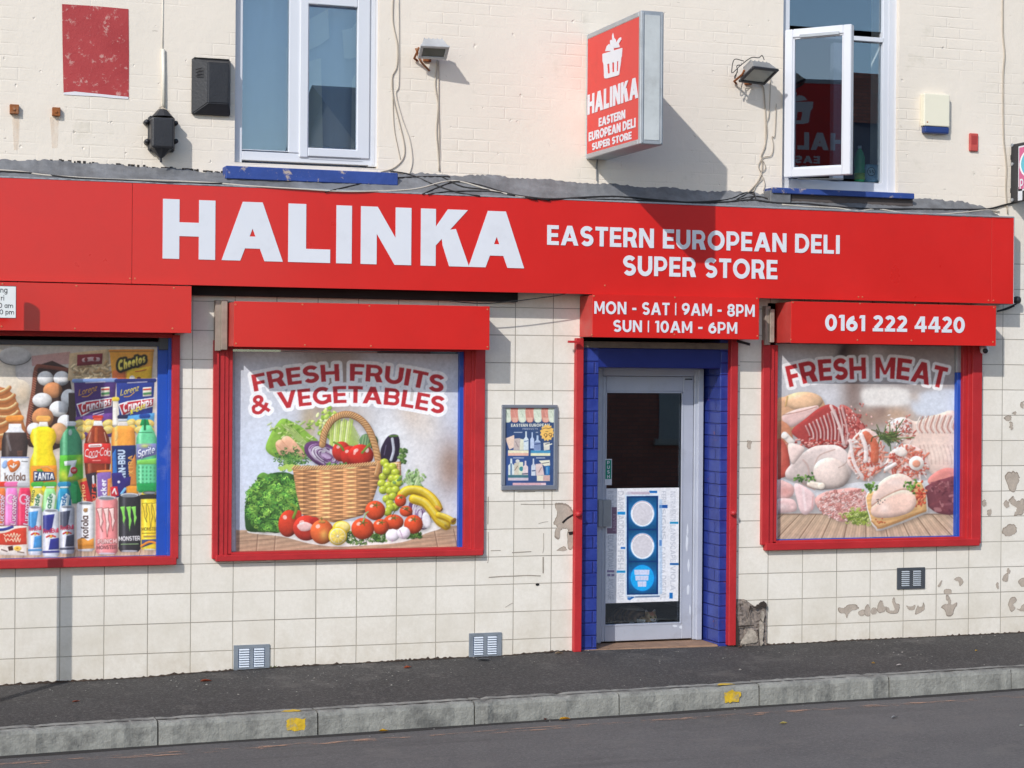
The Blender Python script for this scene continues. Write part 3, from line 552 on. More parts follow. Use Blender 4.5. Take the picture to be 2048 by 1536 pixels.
def art_meat():
    A = Art(1545, 682, 1922, 1088, 2.0, (178, 174, 172), 5).frame(1480, 560, 2.743); R = A.rng
    A.blob(300, 500, 160, 300, (196, 196, 200)); A.blob(480, 640, 110, 90, (206, 206, 212), .9); A.blob(620, 520, 55, 330, (120, 98, 90), .9); A.blob(560, 390, 40, 60, (30, 26, 30), .8)
    A.blob(700, 760, 90, 60, (150, 112, 92), .8); A.blob(860, 740, 110, 60, (196, 158, 128), .9); A.blob(770, 700, 40, 80, (110, 82, 72), .6); A.blob(1080, 520, 150, 160, (142, 126, 122), .6); A.blob(900, 470, 110, 120, (120, 100, 96), .5)
    A.poly([(665, 640), (680, 600), (800, 585), (915, 600), (935, 645), (905, 688), (700, 690)], (238, 234, 228), .9, 6); A.blob(1080, 680, 120, 55, (214, 222, 234)); A.poly([(960, 630), (1195, 600), (1195, 735), (970, 740)], (212, 220, 232), .85, 3); A.blob(960, 640, 26, 30, (196, 176, 160), .7)
    A.poly([(705, 365), (800, 365), (785, 400), (735, 405)], (200, 196, 194), .8, 3); A.poly([(500, 345), (560, 345), (540, 400), (505, 405), (430, 400), (410, 360)], (198, 196, 196), .5, 3)
    e_ = 16; B_ = np.pad(A.a, ((e_, e_), (e_, e_), (0, 0)), mode='edge'); A.a = np.stack([A._box(B_[..., k], 7)[e_:-e_, e_:-e_] for k in range(3)], -1)
    # table boards
    A.poly([(190, 1282), (1200, 1282), (1200, 1440), (190, 1440)], lambda U, V: np.array([188, 160, 132])*(1+.06*np.sin((U-690)/(V-900)*60)+.05*np.sin((U-690)/(V-900)*190+V*.02))[..., None])
    for k in range(-9, 10):
        x = k*.235; A.line([(690+x*385, 1285), (690+x*545, 1445)], 5, (120, 94, 72)); A.line([(690+x*385+7, 1285), (690+x*545+9, 1445)], 3, (214, 190, 160), .7)
    A.line([(190, 1285), (1200, 1285)], 8, (110, 84, 66), .6)
    A.poly([(200, 1080), (420, 1150), (640, 1110), (1010, 1100), (1190, 1080), (1190, 1130), (900, 1200), (400, 1190), (200, 1160)], (214, 216, 220), .9, 4)
    A.puff = .65
    # poultry top left
    A.poly([(205, 660), (245, 640), (300, 620), (380, 615), (440, 640), (470, 690), (500, 760), (400, 830), (260, 830), (205, 800)], (222, 170, 128), 1, 5); A.ball(350, 665, 105, 52, (232, 186, 144), 0, .3, .75)
    A.poly([(232, 745), (300, 712), (380, 695), (430, 690), (420, 735), (350, 775), (280, 808), (240, 780)], (232, 192, 184), 1, 5); A.line([(236, 740), (330, 722), (420, 696)], 5, (186, 130, 112), .8, 4); A.line([(250, 690), (260, 640)], 10, (206, 160, 96), .8)
    A.poly([(200, 780), (270, 800), (290, 900), (230, 960), (200, 940)], (206, 132, 96), 1, 4)
    # ribs
    A.poly([(282, 828), (360, 760), (430, 705), (498, 682), (560, 720), (600, 760), (590, 920), (480, 930), (375, 925), (330, 880)], (166, 54, 50), 1, 4); A.poly([(545, 690), (600, 700), (660, 770), (690, 830), (640, 900), (580, 890), (575, 790)], (196, 92, 84), 1, 4)
    for i in range(11):
        x = 330+i*20; A.line([(x+30, 800-i*11), (x+52, 850-i*6), (x+50, 905)], 9, (226, 190, 184) if i % 2 else (206, 150, 146), .95, 4); A.line([(x+40, 800-i*10), (x+60, 855-i*6), (x+58, 905)], 5, (128, 36, 36), .8, 4)
    for i in range(160): A.ell(R.normal(630, 34), R.normal(800, 50), 7, 4, [(214, 120, 110), (176, 66, 60), (236, 190, 182), (150, 50, 46)][R.integers(4)], 60)
    for i in range(120): A.ell(R.normal(430, 60), R.normal(900, 12), 9, 5, [(190, 66, 56), (226, 150, 140), (150, 40, 36)][R.integers(3)], -10)
    A.line([(498, 690), (545, 800), (572, 905)], 16, (236, 212, 206), .9, 4); A.line([(556, 700), (590, 830), (586, 900)], 8, (232, 190, 184), .8, 4)
    A.poly([(200, 885), (245, 890), (272, 980), (270, 1060), (230, 1085), (200, 1080)], (186, 70, 56), 1, 4); A.blob(225, 960, 18, 60, (216, 110, 90), .6)
    A.line([(245, 850), (282, 890)], 36, (238, 226, 216)); A.ell(245, 856, 20, 16, (246, 236, 226))
    # right-hand ribs and back
    A.poly([(800, 815), (850, 765), (905, 752), (960, 775), (1010, 760), (1080, 738), (1190, 740), (1190, 1080), (1060, 1070), (980, 960), (900, 900)], (236, 206, 190), 1, 4)
    for i in range(15): x = 968+i*15.5; A.line([(x+20, 742+abs(i-7)*1.2), (x, 800+(i % 2)*6), (x+16, 838)], 7, (196, 134, 118) if i % 2 else (250, 232, 220), .95, 3)
    for i in range(9): x = 985+i*22; A.line([(x, 905), (x+18, 965), (x+22, 1010)], 5, (206, 160, 144), .8, 4)
    A.blob(1090, 950, 90, 70, (244, 220, 204), .7); A.blob(1130, 1040, 60, 40, (226, 190, 176), .8); A.ball(880, 800, 66, 46, (238, 214, 206), -10, 0, .8)
    for i in range(120): A.ell(R.normal(880, 40), R.normal(820, 34), 10, 4, [(206, 120, 104), (246, 226, 218), (184, 84, 70)][R.integers(3)], R.uniform(0, 180))
    # whole chicken
    A.poly([(250, 1050), (280, 1010), (330, 960), (400, 915), (470, 905), (540, 910), (590, 950), (612, 1010), (610, 1070), (570, 1130), (500, 1148), (420, 1150), (360, 1120), (300, 1100), (255, 1085)], lambda U, V: np.array([232, 212, 204])*(1.06-.30*np.clip((V-920)/250., 0, 1)**1.5-.1*np.abs(np.sin((U-250)/90.)))[..., None], 1, 5)
    A.poly([(262, 905), (310, 900), (355, 925), (320, 980), (285, 1010)], (236, 210, 200), 1, 4); A.ball(500, 1060, 100, 84, (232, 210, 198), 20, 0, .72); A.line([(410, 1010), (440, 960), (520, 930)], 7, (188, 154, 140), .7, 4); A.line([(345, 985), (372, 1020), (380, 1080)], 8, (206, 168, 156), .8, 4); A.line([(540, 1030), (575, 1010), (600, 975)], 6, (170, 140, 128), .7, 4)
    A.line([(385, 1120), (440, 1130)], 36, (240, 222, 204)); A.ell(446, 1130, 20, 19, (246, 230, 210)); A.line([(340, 1115), (410, 1150)], 8, (150, 110, 96), .6)
    for x, y in ((325, 1085), (385, 1085)):
        for i in range(16): A.ell(x+R.normal(0, 16), y+R.normal(0, 9), 8, 5, [(74, 120, 44), (116, 158, 70), (46, 84, 32)][R.integers(3)], R.uniform(0, 180))
    # sliced shanks
    for cx, cy, rx, ry in ((695, 960, 104, 138), (918, 1005, 120, 100)):
        T = np.linspace(0, 2*math.pi, 18, endpoint=False); A.poly([(cx+rx*math.cos(a)*(1+.07*math.sin(5*a)), cy+ry*math.sin(a)*(1+.06*math.cos(4*a))) for a in T], (238, 206, 196), 1, 4)
        for i in range(230):
            r = math.sqrt(R.random())*.9; a = R.uniform(0, 2*math.pi); x, y = cx+rx*r*math.cos(a), cy+ry*r*math.sin(a)
            A.line([(x, y), (x+R.normal(0, 16), y+R.normal(0, 18))], R.uniform(4, 13), [(206, 84, 62), (222, 112, 84), (190, 64, 48), (246, 226, 218), (234, 160, 136)][R.integers(5)], .8)
    A.line([(690, 850), (735, 900), (740, 985)], 44, (206, 96, 64), .9, 4); A.line([(665, 850), (690, 920), (690, 990)], 24, (246, 232, 226), .9, 4); A.line([(605, 880), (625, 1000), (670, 1080)], 18, (248, 232, 226), .9, 4)
    A.ell(968, 1005, 42, 40, (246, 236, 226)); A.ell(968, 1008, 22, 20, (228, 150, 120)); A.poly([(840, 935), (890, 915), (920, 950), (880, 970)], (250, 240, 228), .9, 3); A.line([(800, 1040), (850, 1010)], 22, (244, 226, 218))
    for i in range(70): x = R.normal(800, 32); A.line([(x, 860+R.normal(0, 12)), (x+R.normal(20, 26), 850+R.normal(6, 30))], 5, [(66, 92, 40), (104, 126, 62), (44, 64, 28)][R.integers(3)])
    A.line([(722, 822), (800, 845), (886, 880)], 6, (84, 84, 44), 1, 3)
    # liver and dark meat right
    A.poly([(1030, 1095), (1080, 1050), (1140, 1030), (1192, 1050), (1192, 1130), (1060, 1130)], (214, 128, 118), 1, 4)
    A.poly([(1000, 1150), (1060, 1110), (1120, 1090), (1192, 1090), (1192, 1270), (1100, 1282), (1040, 1250), (1005, 1200)], (104, 48, 56), 1, 4)
    for i in range(40): x, y = R.uniform(1020, 1190), R.uniform(1105, 1265); A.line([(x, y), (x+R.normal(0, 26), y+R.normal(0, 18))], R.uniform(5, 15), [(136, 74, 80), (74, 30, 38), (176, 116, 116), (120, 56, 62)][R.integers(4)], .7)
    # drumsticks and thighs left
    A.poly([(200, 1100), (260, 1110), (296, 1140), (280, 1190), (200, 1205)], (232, 186, 180), 1, 5); A.poly([(200, 1205), (280, 1200), (310, 1230), (300, 1270), (200, 1272)], (238, 198, 194), 1, 5); A.blob(250, 1160, 40, 26, (214, 140, 130), .7); A.blob(235, 1245, 30, 18, (246, 222, 218), .8)
    A.poly([(298, 1120), (350, 1130), (410, 1180), (412, 1240), (370, 1285), (335, 1275), (315, 1220)], (238, 204, 202), 1, 5); A.line([(345, 1140), (360, 1260)], 14, (250, 228, 226), .7); A.line([(400, 1190), (395, 1260)], 8, (206, 150, 146), .7)
    # mince
    A.poly([(412, 1200), (460, 1165), (540, 1148), (620, 1140), (690, 1160), (700, 1250), (640, 1300), (560, 1328), (480, 1290), (430, 1250)], (224, 166, 156), 1, 5)
    for i in range(330):
        x, y = R.uniform(425, 690), R.uniform(1155, 1315)
        if ((x-570)/140)**2+((y-1225)/92)**2 < 1: a = R.uniform(0, 360); A.line(_arc(x, y, R.uniform(6, 12), R.uniform(4, 8), a, a+170, 5), 6, [(240, 192, 184), (206, 132, 122), (246, 212, 204), (188, 108, 100)][R.integers(4)])
    for i in range(210): a = R.uniform(0, 360); x, y = R.normal(650, 30), R.normal(1302, 18); A.line(_arc(x, y, 9, 7, a, a+200, 4), 5, [(138, 164, 50), (176, 198, 84), (92, 120, 34), (206, 220, 130)][R.integers(4)])
    # board and fillets
    A.poly([(688, 1190), (740, 1150), (960, 1100), (1012, 1130), (1032, 1262), (1000, 1290), (780, 1375), (742, 1362), (715, 1320)], (246, 240, 232), 1, 2)
    A.poly([(692, 1195), (745, 1155), (958, 1106), (1006, 1134), (1024, 1258), (990, 1282), (780, 1364), (748, 1352), (722, 1318)], lambda U, V: np.array([222, 172, 108])*(1+.05*np.sin(V*.25+U*.05))[..., None], 1, 2); A.line([(722, 1322), (760, 1362), (1022, 1262)], 7, (186, 128, 70), .9)
    for i in range(60): A.ell(R.normal(985, 16), R.normal(1190, 30), 9, 6, [(206, 84, 54), (226, 126, 84), (190, 60, 40)][R.integers(3)], R.uniform(0, 180))
    A.poly([(722, 1200), (745, 1140), (790, 1090), (860, 1062), (920, 1075), (952, 1110), (940, 1160), (860, 1180), (760, 1240), (725, 1240)], lambda U, V: np.array([242, 208, 192])*(1.04-.2*((V-1070)/170.)**2)[..., None], 1, 5)
    A.poly([(720, 1250), (760, 1205), (830, 1165), (900, 1150), (955, 1175), (966, 1230), (930, 1275), (850, 1300), (770, 1305), (725, 1290)], lambda U, V: np.array([244, 204, 184])*(1.05-.22*((V-1160)/150.)**2)[..., None], 1, 5)
    A.line([(722, 1240), (790, 1190), (880, 1150), (945, 1150)], 8, (206, 146, 124), .8, 4); A.blob(790, 1250, 30, 30, (252, 232, 222), .6); A.blob(850, 1110, 50, 20, (252, 228, 218), .6)
    for x, y, n in ((940, 1125, 26), (712, 1140, 26)):
        for i in range(n): A.ell(x+R.normal(0, 18), y+R.normal(0, 14), 9, 6, [(86, 134, 44), (130, 172, 74), (54, 96, 32)][R.integers(3)], R.uniform(0, 180))
    for i in range(9): A.ell(770+R.normal(0, 12), 1220+R.normal(0, 12), 3, 3, (60, 50, 50)); A.ell(770+R.normal(0, 16), 1330+R.normal(0, 8), 5, 4, (190, 90, 50))
    A.puff = 0.0
    A.a = A.a*.95+np.array([13, 12, 12])
    P = [(272, 588), (420, 556), (600, 545), (760, 541), (900, 548), (1118, 596)]
    A.arctext('FRESH MEAT', P, 116, (186, 40, 44), t=.225, track=.1, outline=(242, 240, 240), ow=34); A.arctext('FRESH MEAT', P, 116, (188, 38, 42), t=.225, track=.1)
    A.a = A.a*.93+np.array([17, 16, 16]); A.poly([(190, 340), (203, 340), (206, 1440), (190, 1440)], (214, 212, 212)); A.grain(2.5); return A
def can(A, x0, y0, x1, y1, body, rim=(196, 200, 206)):
    cx = (x0+x1)/2; w = x1-x0; e = w*.13
    A.poly([(x0+w*.1, y0), (x1-w*.1, y0), (x1, y0+e*1.4), (x1, y1-e), (x1-w*.12, y1), (x0+w*.12, y1), (x0, y1-e), (x0, y0+e*1.4)], lambda U, V: np.clip(np.array(body)*(1.1-.5*np.abs((U-cx)/w*1.6+.12)**2)[..., None]+np.array([40, 40, 42])*np.exp(-((U-x0-w*.25)/(w*.08))**2)[..., None], 0, 255))
    A.ell(cx, y0+e*.4, w*.41, e*.75, rim); A.ell(cx, y0+e*.5, w*.34, e*.5, (128, 132, 138)); A.ell(cx, y1-e*.3, w*.38, e*.35, (206, 208, 212), 0, .8)
def bottle(A, prof, y0, y1, cx, colf, sm=4):
    L = [(cx-hw, y) for hw, y in prof]; Rr = [(cx+hw, y) for hw, y in prof[::-1]]
    A.poly(L+Rr, colf)
def glassy(cx, w, c, k=.45):
    c = np.array(c, float)
    return lambda U, V: np.clip(c*(1.12-k*np.abs((U-cx)/w)**2)[..., None]+np.array([50, 50, 46])*np.exp(-((U-cx+w*.55)/(w*.13))**2)[..., None], 0, 255)
def clawmarks(A, x0, x1, y0, y1, col, edge=None):
    w = (x1-x0)
    for k, (a, b, l) in enumerate(((.05, .28, .8), (.38, .52, 1.0), (.66, .8, .78))):
        xa = x0+w*a; xb = x0+w*b; y = y0+(y1-y0)*l
        P = [(xa-w*.06, y0), (xa+w*.2, y0-(y1-y0)*.03), (xa+w*.19, y0+(y-y0)*.4), (xa+w*.25, y0+(y-y0)*.55), (xa+w*.16, y0+(y-y0)*.8), (xb, y), (xa+w*.09, y0+(y-y0)*.7), (xa+w*.1, y0+(y-y0)*.5), (xa+w*.03, y0+(y-y0)*.2)]
        if edge: A.line(P+[P[0]], w*.05, edge)
        A.poly(P, col)
def art_snacks():
    A = Art(-460, 660, 322, 1150, 2.0, (222, 206, 190), 8).frame(0, 640, 2.845); R = A.rng
    A.blob(100, 250, 260, 160, (206, 202, 200)); A.blob(780, 480, 220, 200, (236, 220, 200), .8); A.poly([(180, 205), (400, 180), (400, 250), (182, 262)], (198, 120, 112), .55)
    A.poly([(-220, 1300), (910, 1290), (910, 1400), (-220, 1400)], lambda U, V: np.array([206, 172, 140])*(1+.08*np.sin(U*.07+V*.02)+.05*np.sin(U*.31))[..., None])
    for x in (140, 320, 430, 545, 660, 800): A.line([(x, 1310), (x-12, 1362)], 4, (150, 110, 84))
    A.puff = .55
    # milk jug, bread, eggs in a basket
    A.poly([(-220, 180), (60, 180), (90, 320), (140, 345), (168, 380), (166, 440), (130, 480), (60, 480), (-220, 420)], (238, 226, 206), 1, 3); A.blob(130, 420, 46, 60, (222, 196, 164), .8); A.ell(85, 205, 92, 52, (204, 204, 204)); A.line(_arc(85, 205, 92, 52, 10, 170, 16), 4, (80, 74, 72))
    A.poly([(-220, 380), (40, 390), (100, 480), (140, 600), (150, 720), (-220, 720)], (188, 110, 58), 1, 2)
    for i, (x, y) in enumerate(((20, 395), (45, 440), (60, 490), (70, 535), (20, 580), (30, 640))): A.line([(x-130, y+18), (x-30, y+26), (x+18, y+8), (x+34, y-10)], 24, (196, 116, 60), 1, 4); A.line([(x-130, y+8), (x-30, y+14), (x+16, y-4), (x+30, y-18)], 11, (240, 204, 142), 1, 4)
    A.poly([(205, 262), (390, 275), (400, 705), (165, 720), (150, 600), (190, 420)], (58, 36, 32), 1, 2); A.line([(395, 285), (250, 266), (205, 275), (190, 400), (165, 540), (150, 680)], 22, (128, 66, 48), 1, 3)
    for i in range(30): y = 290+i*13; A.line([(196-i*1.5, y), (212-i*1.5, y+9)], 5, (176, 108, 82))
    for x, y, rx, ry, c in ((258, 332, 46, 42, 0), (350, 332, 46, 42, 0), (300, 400, 55, 46, 1), (240, 456, 56, 42, 0), (392, 445, 46, 52, 0), (334, 506, 54, 46, 0), (243, 556, 62, 58, 1), (372, 582, 46, 44, 0), (195, 622, 42, 38, 0), (335, 645, 52, 60, 2)):
        A.ball(x, y, rx, ry, ((238, 236, 234), (206, 134, 84), (214, 160, 112))[c], 0, 0, .62)
    A.poly([(390, 415), (430, 415), (432, 580), (392, 580)], (66, 52, 48))
    # pasta bag, orange snack bag
    A.poly([(395, 190), (620, 165), (622, 345), (385, 345)], (206, 178, 136))
    for i in range(70): x, y = R.uniform(405, 615), R.uniform(250, 345); a = R.uniform(-70, 70); d = np.array([math.cos(math.radians(a)), math.sin(math.radians(a))])*22; A.line([(x, y), (x+d[0], y+d[1])], 15, [(222, 196, 148), (236, 212, 168), (186, 150, 104)][R.integers(3)]); A.line([(x, y+5), (x+d[0], y+d[1]+5)], 3, (150, 112, 74), .7)
    A.poly([(440, 198), (585, 190), (580, 250), (438, 262)], (128, 34, 42)); A.line([(478, 228), (520, 222), (558, 224)], 24, (226, 206, 206), .8); A.ell(490, 226, 10, 12, (128, 34, 42)); A.ell(540, 222, 9, 11, (128, 34, 42))
    A.poly([(622, 168), (876, 166), (862, 345), (640, 345)], (240, 164, 54), 1); A.poly([(640, 290), (712, 270), (716, 345), (640, 345)], (226, 112, 56)); A.poly([(724, 282), (862, 262), (862, 345), (720, 345)], (238, 186, 40)); A.line([(624, 176), (872, 174)], 12, (226, 142, 52))
    for o, oc, c in (((46, 40, 20), 26, (46, 40, 20)), (None, 0, (248, 226, 96))): A.text('Cheetos', lambda u, v: (672+156*u, 292-52*u-62*v*(1-.25*u)), c, t=.3, track=.04, outline=o, ow=oc)
    A.line([(770, 294), (800, 290), (832, 282)], 5, (206, 90, 40)); A.ell(752, 330, 16, 14, (248, 240, 226)); A.ell(790, 332, 12, 9, (110, 60, 30))
    # crisps
    for k, (P, top, low) in enumerate((([(420, 346), (662, 342), (652, 470), (640, 665), (450, 672), (430, 500)], (72, 44, 110), (104, 62, 140)), ([(662, 346), (880, 343), (868, 520), (850, 640), (672, 640)], (36, 54, 138), (84, 160, 214)))):
        A.poly(P, top); X = 428+k*238
        A.poly([(X, 552), (X+214, 528), (X+206, 660-k*24), (X+16, 660-k*24)], low); A.line([P[0], P[1]], 22, (120, 150, 206) if not k else (30, 40, 110)); A.line([(X+60, 358), (X+170, 352)], 7, (196, 190, 210), .8)
        for i in range(9): x, y = X+30+(i % 4)*50+R.uniform(-8, 8), 590+(i//4)*34; A.ell(x, y, 34, 24, (236, 196, 92), R.uniform(-40, 40)); A.ell(x-4, y-4, 22, 14, (250, 224, 140), R.uniform(-30, 30), .8)
        A.text('Lorenz', lambda u, v: (X+18+104*u, 432-30*u-34*v), (226, 160, 70) if not k else (246, 214, 90), t=.17, track=.06, shear=.2); A.line([(X+40, 436), (X+70, 434), (X+98, 412)], 5, (226, 160, 70), 1, 3)
        A.poly([(X+146, 384), (X+196, 380), (X+196, 432), (X+146, 436)], (236, 226, 206)); A.line([(X+152, 396), (X+190, 393)], 9, (206, 60, 44)); A.line([(X+154, 420), (X+190, 416)], 13, (70, 130, 76))
        A.poly([(X+6, 478), (X+60, 462), (X+214, 440), (X+210, 492), (X+90, 522), (X+32, 552)], (246, 240, 240)); A.poly([(X+14, 484), (X+62, 468), (X+208, 447), (X+204, 486), (X+88, 514), (X+36, 542)], (178, 34, 44))
        A.text('Crunchips', lambda u, v: (X+34+166*u, 528-46*u-(58-16*u)*v), (250, 246, 246), t=.24, track=.05, shear=.05)
        if k: A.text('X-CUT', lambda u, v: (740+88*u, 540-38*u-26*v), (240, 226, 50), t=.26, track=.08)
        else:
            for q in range(2): A.line([(530+q*8, 536+q*14), (590, 518+q*14)], 6, (236, 226, 240), .8)
    A.poly([(642, 440), (672, 440), (676, 500), (684, 600), (640, 600)], (244, 236, 220)); A.line([(648, 450), (668, 450)], 24, (240, 206, 60)); A.line([(654, 510), (660, 590)], 22, (250, 244, 232))
    # big bottles
    cx = 85; A.line([(50, 562), (118, 558)], 36, (244, 148, 58)); A.poly([(50, 590), (120, 590), (124, 620), (150, 650), (20, 650), (48, 620)], (244, 244, 246)); A.poly([(22, 640), (148, 640), (160, 690), (152, 780), (8, 780), (10, 690)], glassy(85, 80, (62, 48, 46), .5), 1); A.line([(40, 660), (60, 740)], 12, (150, 146, 150), .5); A.poly([(96, 745), (130, 742), (128, 776), (100, 776)], (92, 62, 52))
    A.poly([(6, 778), (162, 778), (168, 950), (4, 950)], (246, 246, 248)); A.line([(6, 782), (162, 782)], 6, (110, 130, 190)); A.ell(28, 822, 16, 24, (150, 180, 226), 20); A.poly([(40, 812), (66, 794), (82, 806), (108, 800), (114, 826), (90, 858), (62, 866), (48, 840)], (226, 116, 52), 1, 4); A.line([(60, 830), (76, 840), (92, 826)], 9, (250, 240, 230)); A.line([(76, 840), (78, 818)], 8, (250, 240, 230)); A.line([(124, 804), (156, 806)], 5, (120, 116, 116)); A.ltext('kofola', 26, 916, 146, 914, 46, (112, 76, 60), t=.17, track=.05)
    for x, c in ((8, (226, 60, 40)), (65, (240, 110, 170)), (138, (196, 196, 200))): A.line([(x-26, 936), (x+26, 934)], 30, c)
    cx = 246; A.line([(222, 562), (272, 562)], 34, (250, 178, 84)); A.poly([(224, 580), (270, 580), (276, 608), (218, 608)], (246, 240, 230)); bottle(A, [(26, 606), (62, 622), (76, 660), (70, 690), (54, 720), (56, 752), (74, 800), (78, 850), (76, 960), (70, 1000)], 0, 0, cx, glassy(cx, 86, (244, 206, 26), .35)); A.poly([(176, 830), (322, 826), (324, 930), (174, 934)], (244, 146, 42)); A.poly([(206, 850), (234, 846), (252, 866), (222, 872)], (98, 160, 50)); A.line([(232, 838), (270, 834), (304, 856)], 6, (250, 180, 110))
    for o, ow, c in (((38, 60, 110), 12, (38, 60, 110)), (None, 0, (250, 250, 250))): A.text('FANTA', lambda u, v: (196+112*u, 914-8*u-(48-14*u)*v), c, t=.24, track=.05, outline=o, ow=ow)
    cx = 404; A.line([(388, 590), (420, 590)], 28, (226, 228, 230)); A.poly([(386, 604), (424, 604), (430, 622), (380, 622)], (34, 130, 76)); bottle(A, [(24, 618), (44, 644), (62, 690), (64, 760), (66, 920), (62, 1020)], 0, 0, cx, glassy(cx, 72, (70, 150, 104), .4)); A.ell(400, 640, 11, 18, (206, 226, 216), 0, .8)
    A.poly([(340, 770), (470, 766), (474, 912), (338, 916)], (92, 190, 54)); A.blob(360, 880, 26, 30, (206, 224, 60)); A.blob(452, 800, 20, 30, (190, 220, 60)); A.blob(400, 900, 40, 18, (216, 228, 60)); A.poly([(364, 804), (438, 796), (412, 890), (386, 894), (404, 826), (368, 830)], (240, 244, 244)); A.ell(421, 856, 20, 20, (200, 40, 44)); A.ltext('UP', 410, 862, 434, 861, 13, (250, 240, 240), t=.22)
    A.poly([(420, 920), (466, 920), (462, 1040), (420, 1040)], (24, 140, 66)); A.poly([(400, 925), (440, 940), (438, 1045), (410, 1045)], (52, 168, 92))
    cx = 554; A.line([(536, 552), (578, 552)], 20, (206, 56, 40)); A.line([(538, 566), (576, 566)], 12, (230, 90, 66)); A.poly([(536, 574), (580, 574), (586, 604), (530, 604)], (246, 244, 242)); bottle(A, [(26, 602), (48, 636), (66, 670), (72, 704), (74, 800), (68, 880)], 0, 0, cx, glassy(cx, 80, (128, 44, 24), .55)); A.line([(548, 620), (546, 690)], 18, (206, 92, 48), .8); A.line([(516, 640), (500, 690)], 5, (236, 190, 160), .8); A.line([(594, 640), (606, 692)], 5, (236, 190, 160), .8)
    A.poly([(478, 702), (630, 702), (630, 818), (478, 814)], (214, 46, 42)); A.line([(512, 716), (572, 713)], 18, (246, 240, 236)); A.line([(516, 716), (568, 714)], 5, (206, 120, 110)); A.text('Coca-Cola', lambda u, v: (480+148*u, 776-(48-10*abs(u-.5))*v+4*math.sin(6.28*u)), (250, 248, 246), t=.13, track=.02, shear=.22); A.line([(486, 772), (520, 784), (552, 778)], 5, (250, 248, 246), 1, 3); A.line([(528, 800), (572, 799)], 6, (240, 150, 140)); A.line([(505, 822), (505, 866)], 8, (206, 90, 50), .7); A.line([(600, 822), (600, 856)], 8, (206, 90, 50), .7)
    cx = 702; A.line([(680, 552), (716, 550)], 24, (38, 42, 74)); A.line([(680, 570), (718, 570)], 16, (196, 202, 212)); A.poly([(676, 580), (722, 580), (730, 604), (668, 604)], (230, 222, 214)); bottle(A, [(34, 602), (60, 616), (68, 660), (68, 720), (72, 900), (66, 985)], 0, 0, cx, glassy(cx, 78, (236, 150, 56), .35)); A.ell(662, 660, 9, 28, (250, 204, 120), 8, .8); A.poly([(636, 716), (772, 712), (782, 940), (640, 930)], (32, 42, 92)); A.poly([(640, 760), (660, 730), (668, 900), (642, 880)], (48, 110, 190)); A.poly([(732, 830), (770, 760), (784, 944), (740, 944)], (206, 126, 56)); A.ltext('IRN-BRU', 716, 906, 712, 738, 42, (206, 226, 246), t=.26, track=.06); A.ltext('XTRA', 758, 880, 754, 770, 26, (240, 170, 80), t=.22); A.poly([(726, 944), (790, 944), (786, 988), (724, 986)], (240, 154, 48))
    cx = 834; A.line([(804, 548), (844, 546)], 24, (30, 66, 150)); A.poly([(806, 566), (842, 566), (852, 600), (796, 600)], (24, 142, 72)); bottle(A, [(24, 598), (44, 636), (58, 670), (60, 720), (56, 780), (60, 860), (56, 975)], 0, 0, cx, glassy(cx, 66, (96, 196, 138), .4)); A.line([(824, 570), (824, 622)], 12, (20, 110, 56)); A.line([(788, 640), (866, 640)], 4, (40, 110, 70)); A.poly([(776, 706), (890, 702), (890, 766), (778, 796)], (128, 128, 190)); A.blob(826, 716, 30, 12, (206, 222, 120)); A.text('Sprite', lambda u, v: (782+98*u, 784-28*u-44*v), (250, 250, 252), t=.19, track=.05, shear=.1, outline=(70, 80, 150), ow=5); A.poly([(780, 800), (890, 786), (888, 820), (780, 822)], (124, 206, 84)); A.poly([(778, 930), (890, 925), (886, 980), (790, 982)], (34, 150, 74))
    for y in range(5):
        for x in range(5): A.ell(790+x*22, 838+y*22, 5, 7, (62, 158, 102), 0, .8)
    A.puff = .45
    # small bottles
    for x, c, cc in ((-36, (196, 80, 50), 0), (-2, (240, 120, 60), 0), (66, (226, 120, 186), (240, 120, 180)), (140, (214, 46, 84), (206, 206, 208)), (212, (214, 190, 70), (66, 180, 60)), (284, (140, 206, 130), (76, 176, 70)), (364, (34, 132, 172), (46, 144, 190))):
        if x > 180:
            A.line([(x-22, 936), (x+26, 934)], 28, cc); A.line([(x-18, 952), (x+22, 951)], 9, (240, 240, 236)); bottle(A, [(24, 958), (34, 985), (40, 1030), (46, 1090)], 0, 0, x, glassy(x, 50, c, .35)); A.poly([(x-28, 1090), (x-14, 1010), (x+14, 985), (x+34, 1000), (x+20, 1090)], (244, 248, 240), .85); A.ltext('ade', x+6, 1076, x+18, 994, 30, (50, 120, 80) if x < 330 else (36, 90, 150), t=.2, track=.05, shear=.1)
        else:
            bottle(A, [(28, 955), (34, 985), (38, 1040), (42, 1170)], 0, 0, x, glassy(x, 50, c, .35)); A.line(_arc(x-4, 1020, 22, 26, 60, 300, 10), 9, (250, 214, 232), .9); A.ltext('Lucozade', x+22, 1168, x+30, 1000, 30, (250, 236, 244), t=.19, track=.03, shear=.12, outline=(150, 30, 80), ow=4)
    A.puff = .4
    A.ltext('ZERO', 186, 1040, 200, 968, 14, (60, 80, 40), t=.2)
    # bars
    A.poly([(440, 912), (492, 896), (530, 1030), (480, 1036)], (206, 150, 60)); A.poly([(455, 925), (498, 912), (528, 1034), (484, 1040)], (196, 40, 40)); A.poly([(486, 878), (546, 866), (552, 1010), (520, 1020)], (44, 36, 48)); A.line([(530, 890), (532, 930)], 12, (220, 220, 224)); A.ltext('ars', 545, 1030, 548, 930, 34, (226, 70, 50), t=.2, shear=.1); A.ltext('chio', 492, 1034, 482, 935, 26, (250, 190, 120), t=.2)
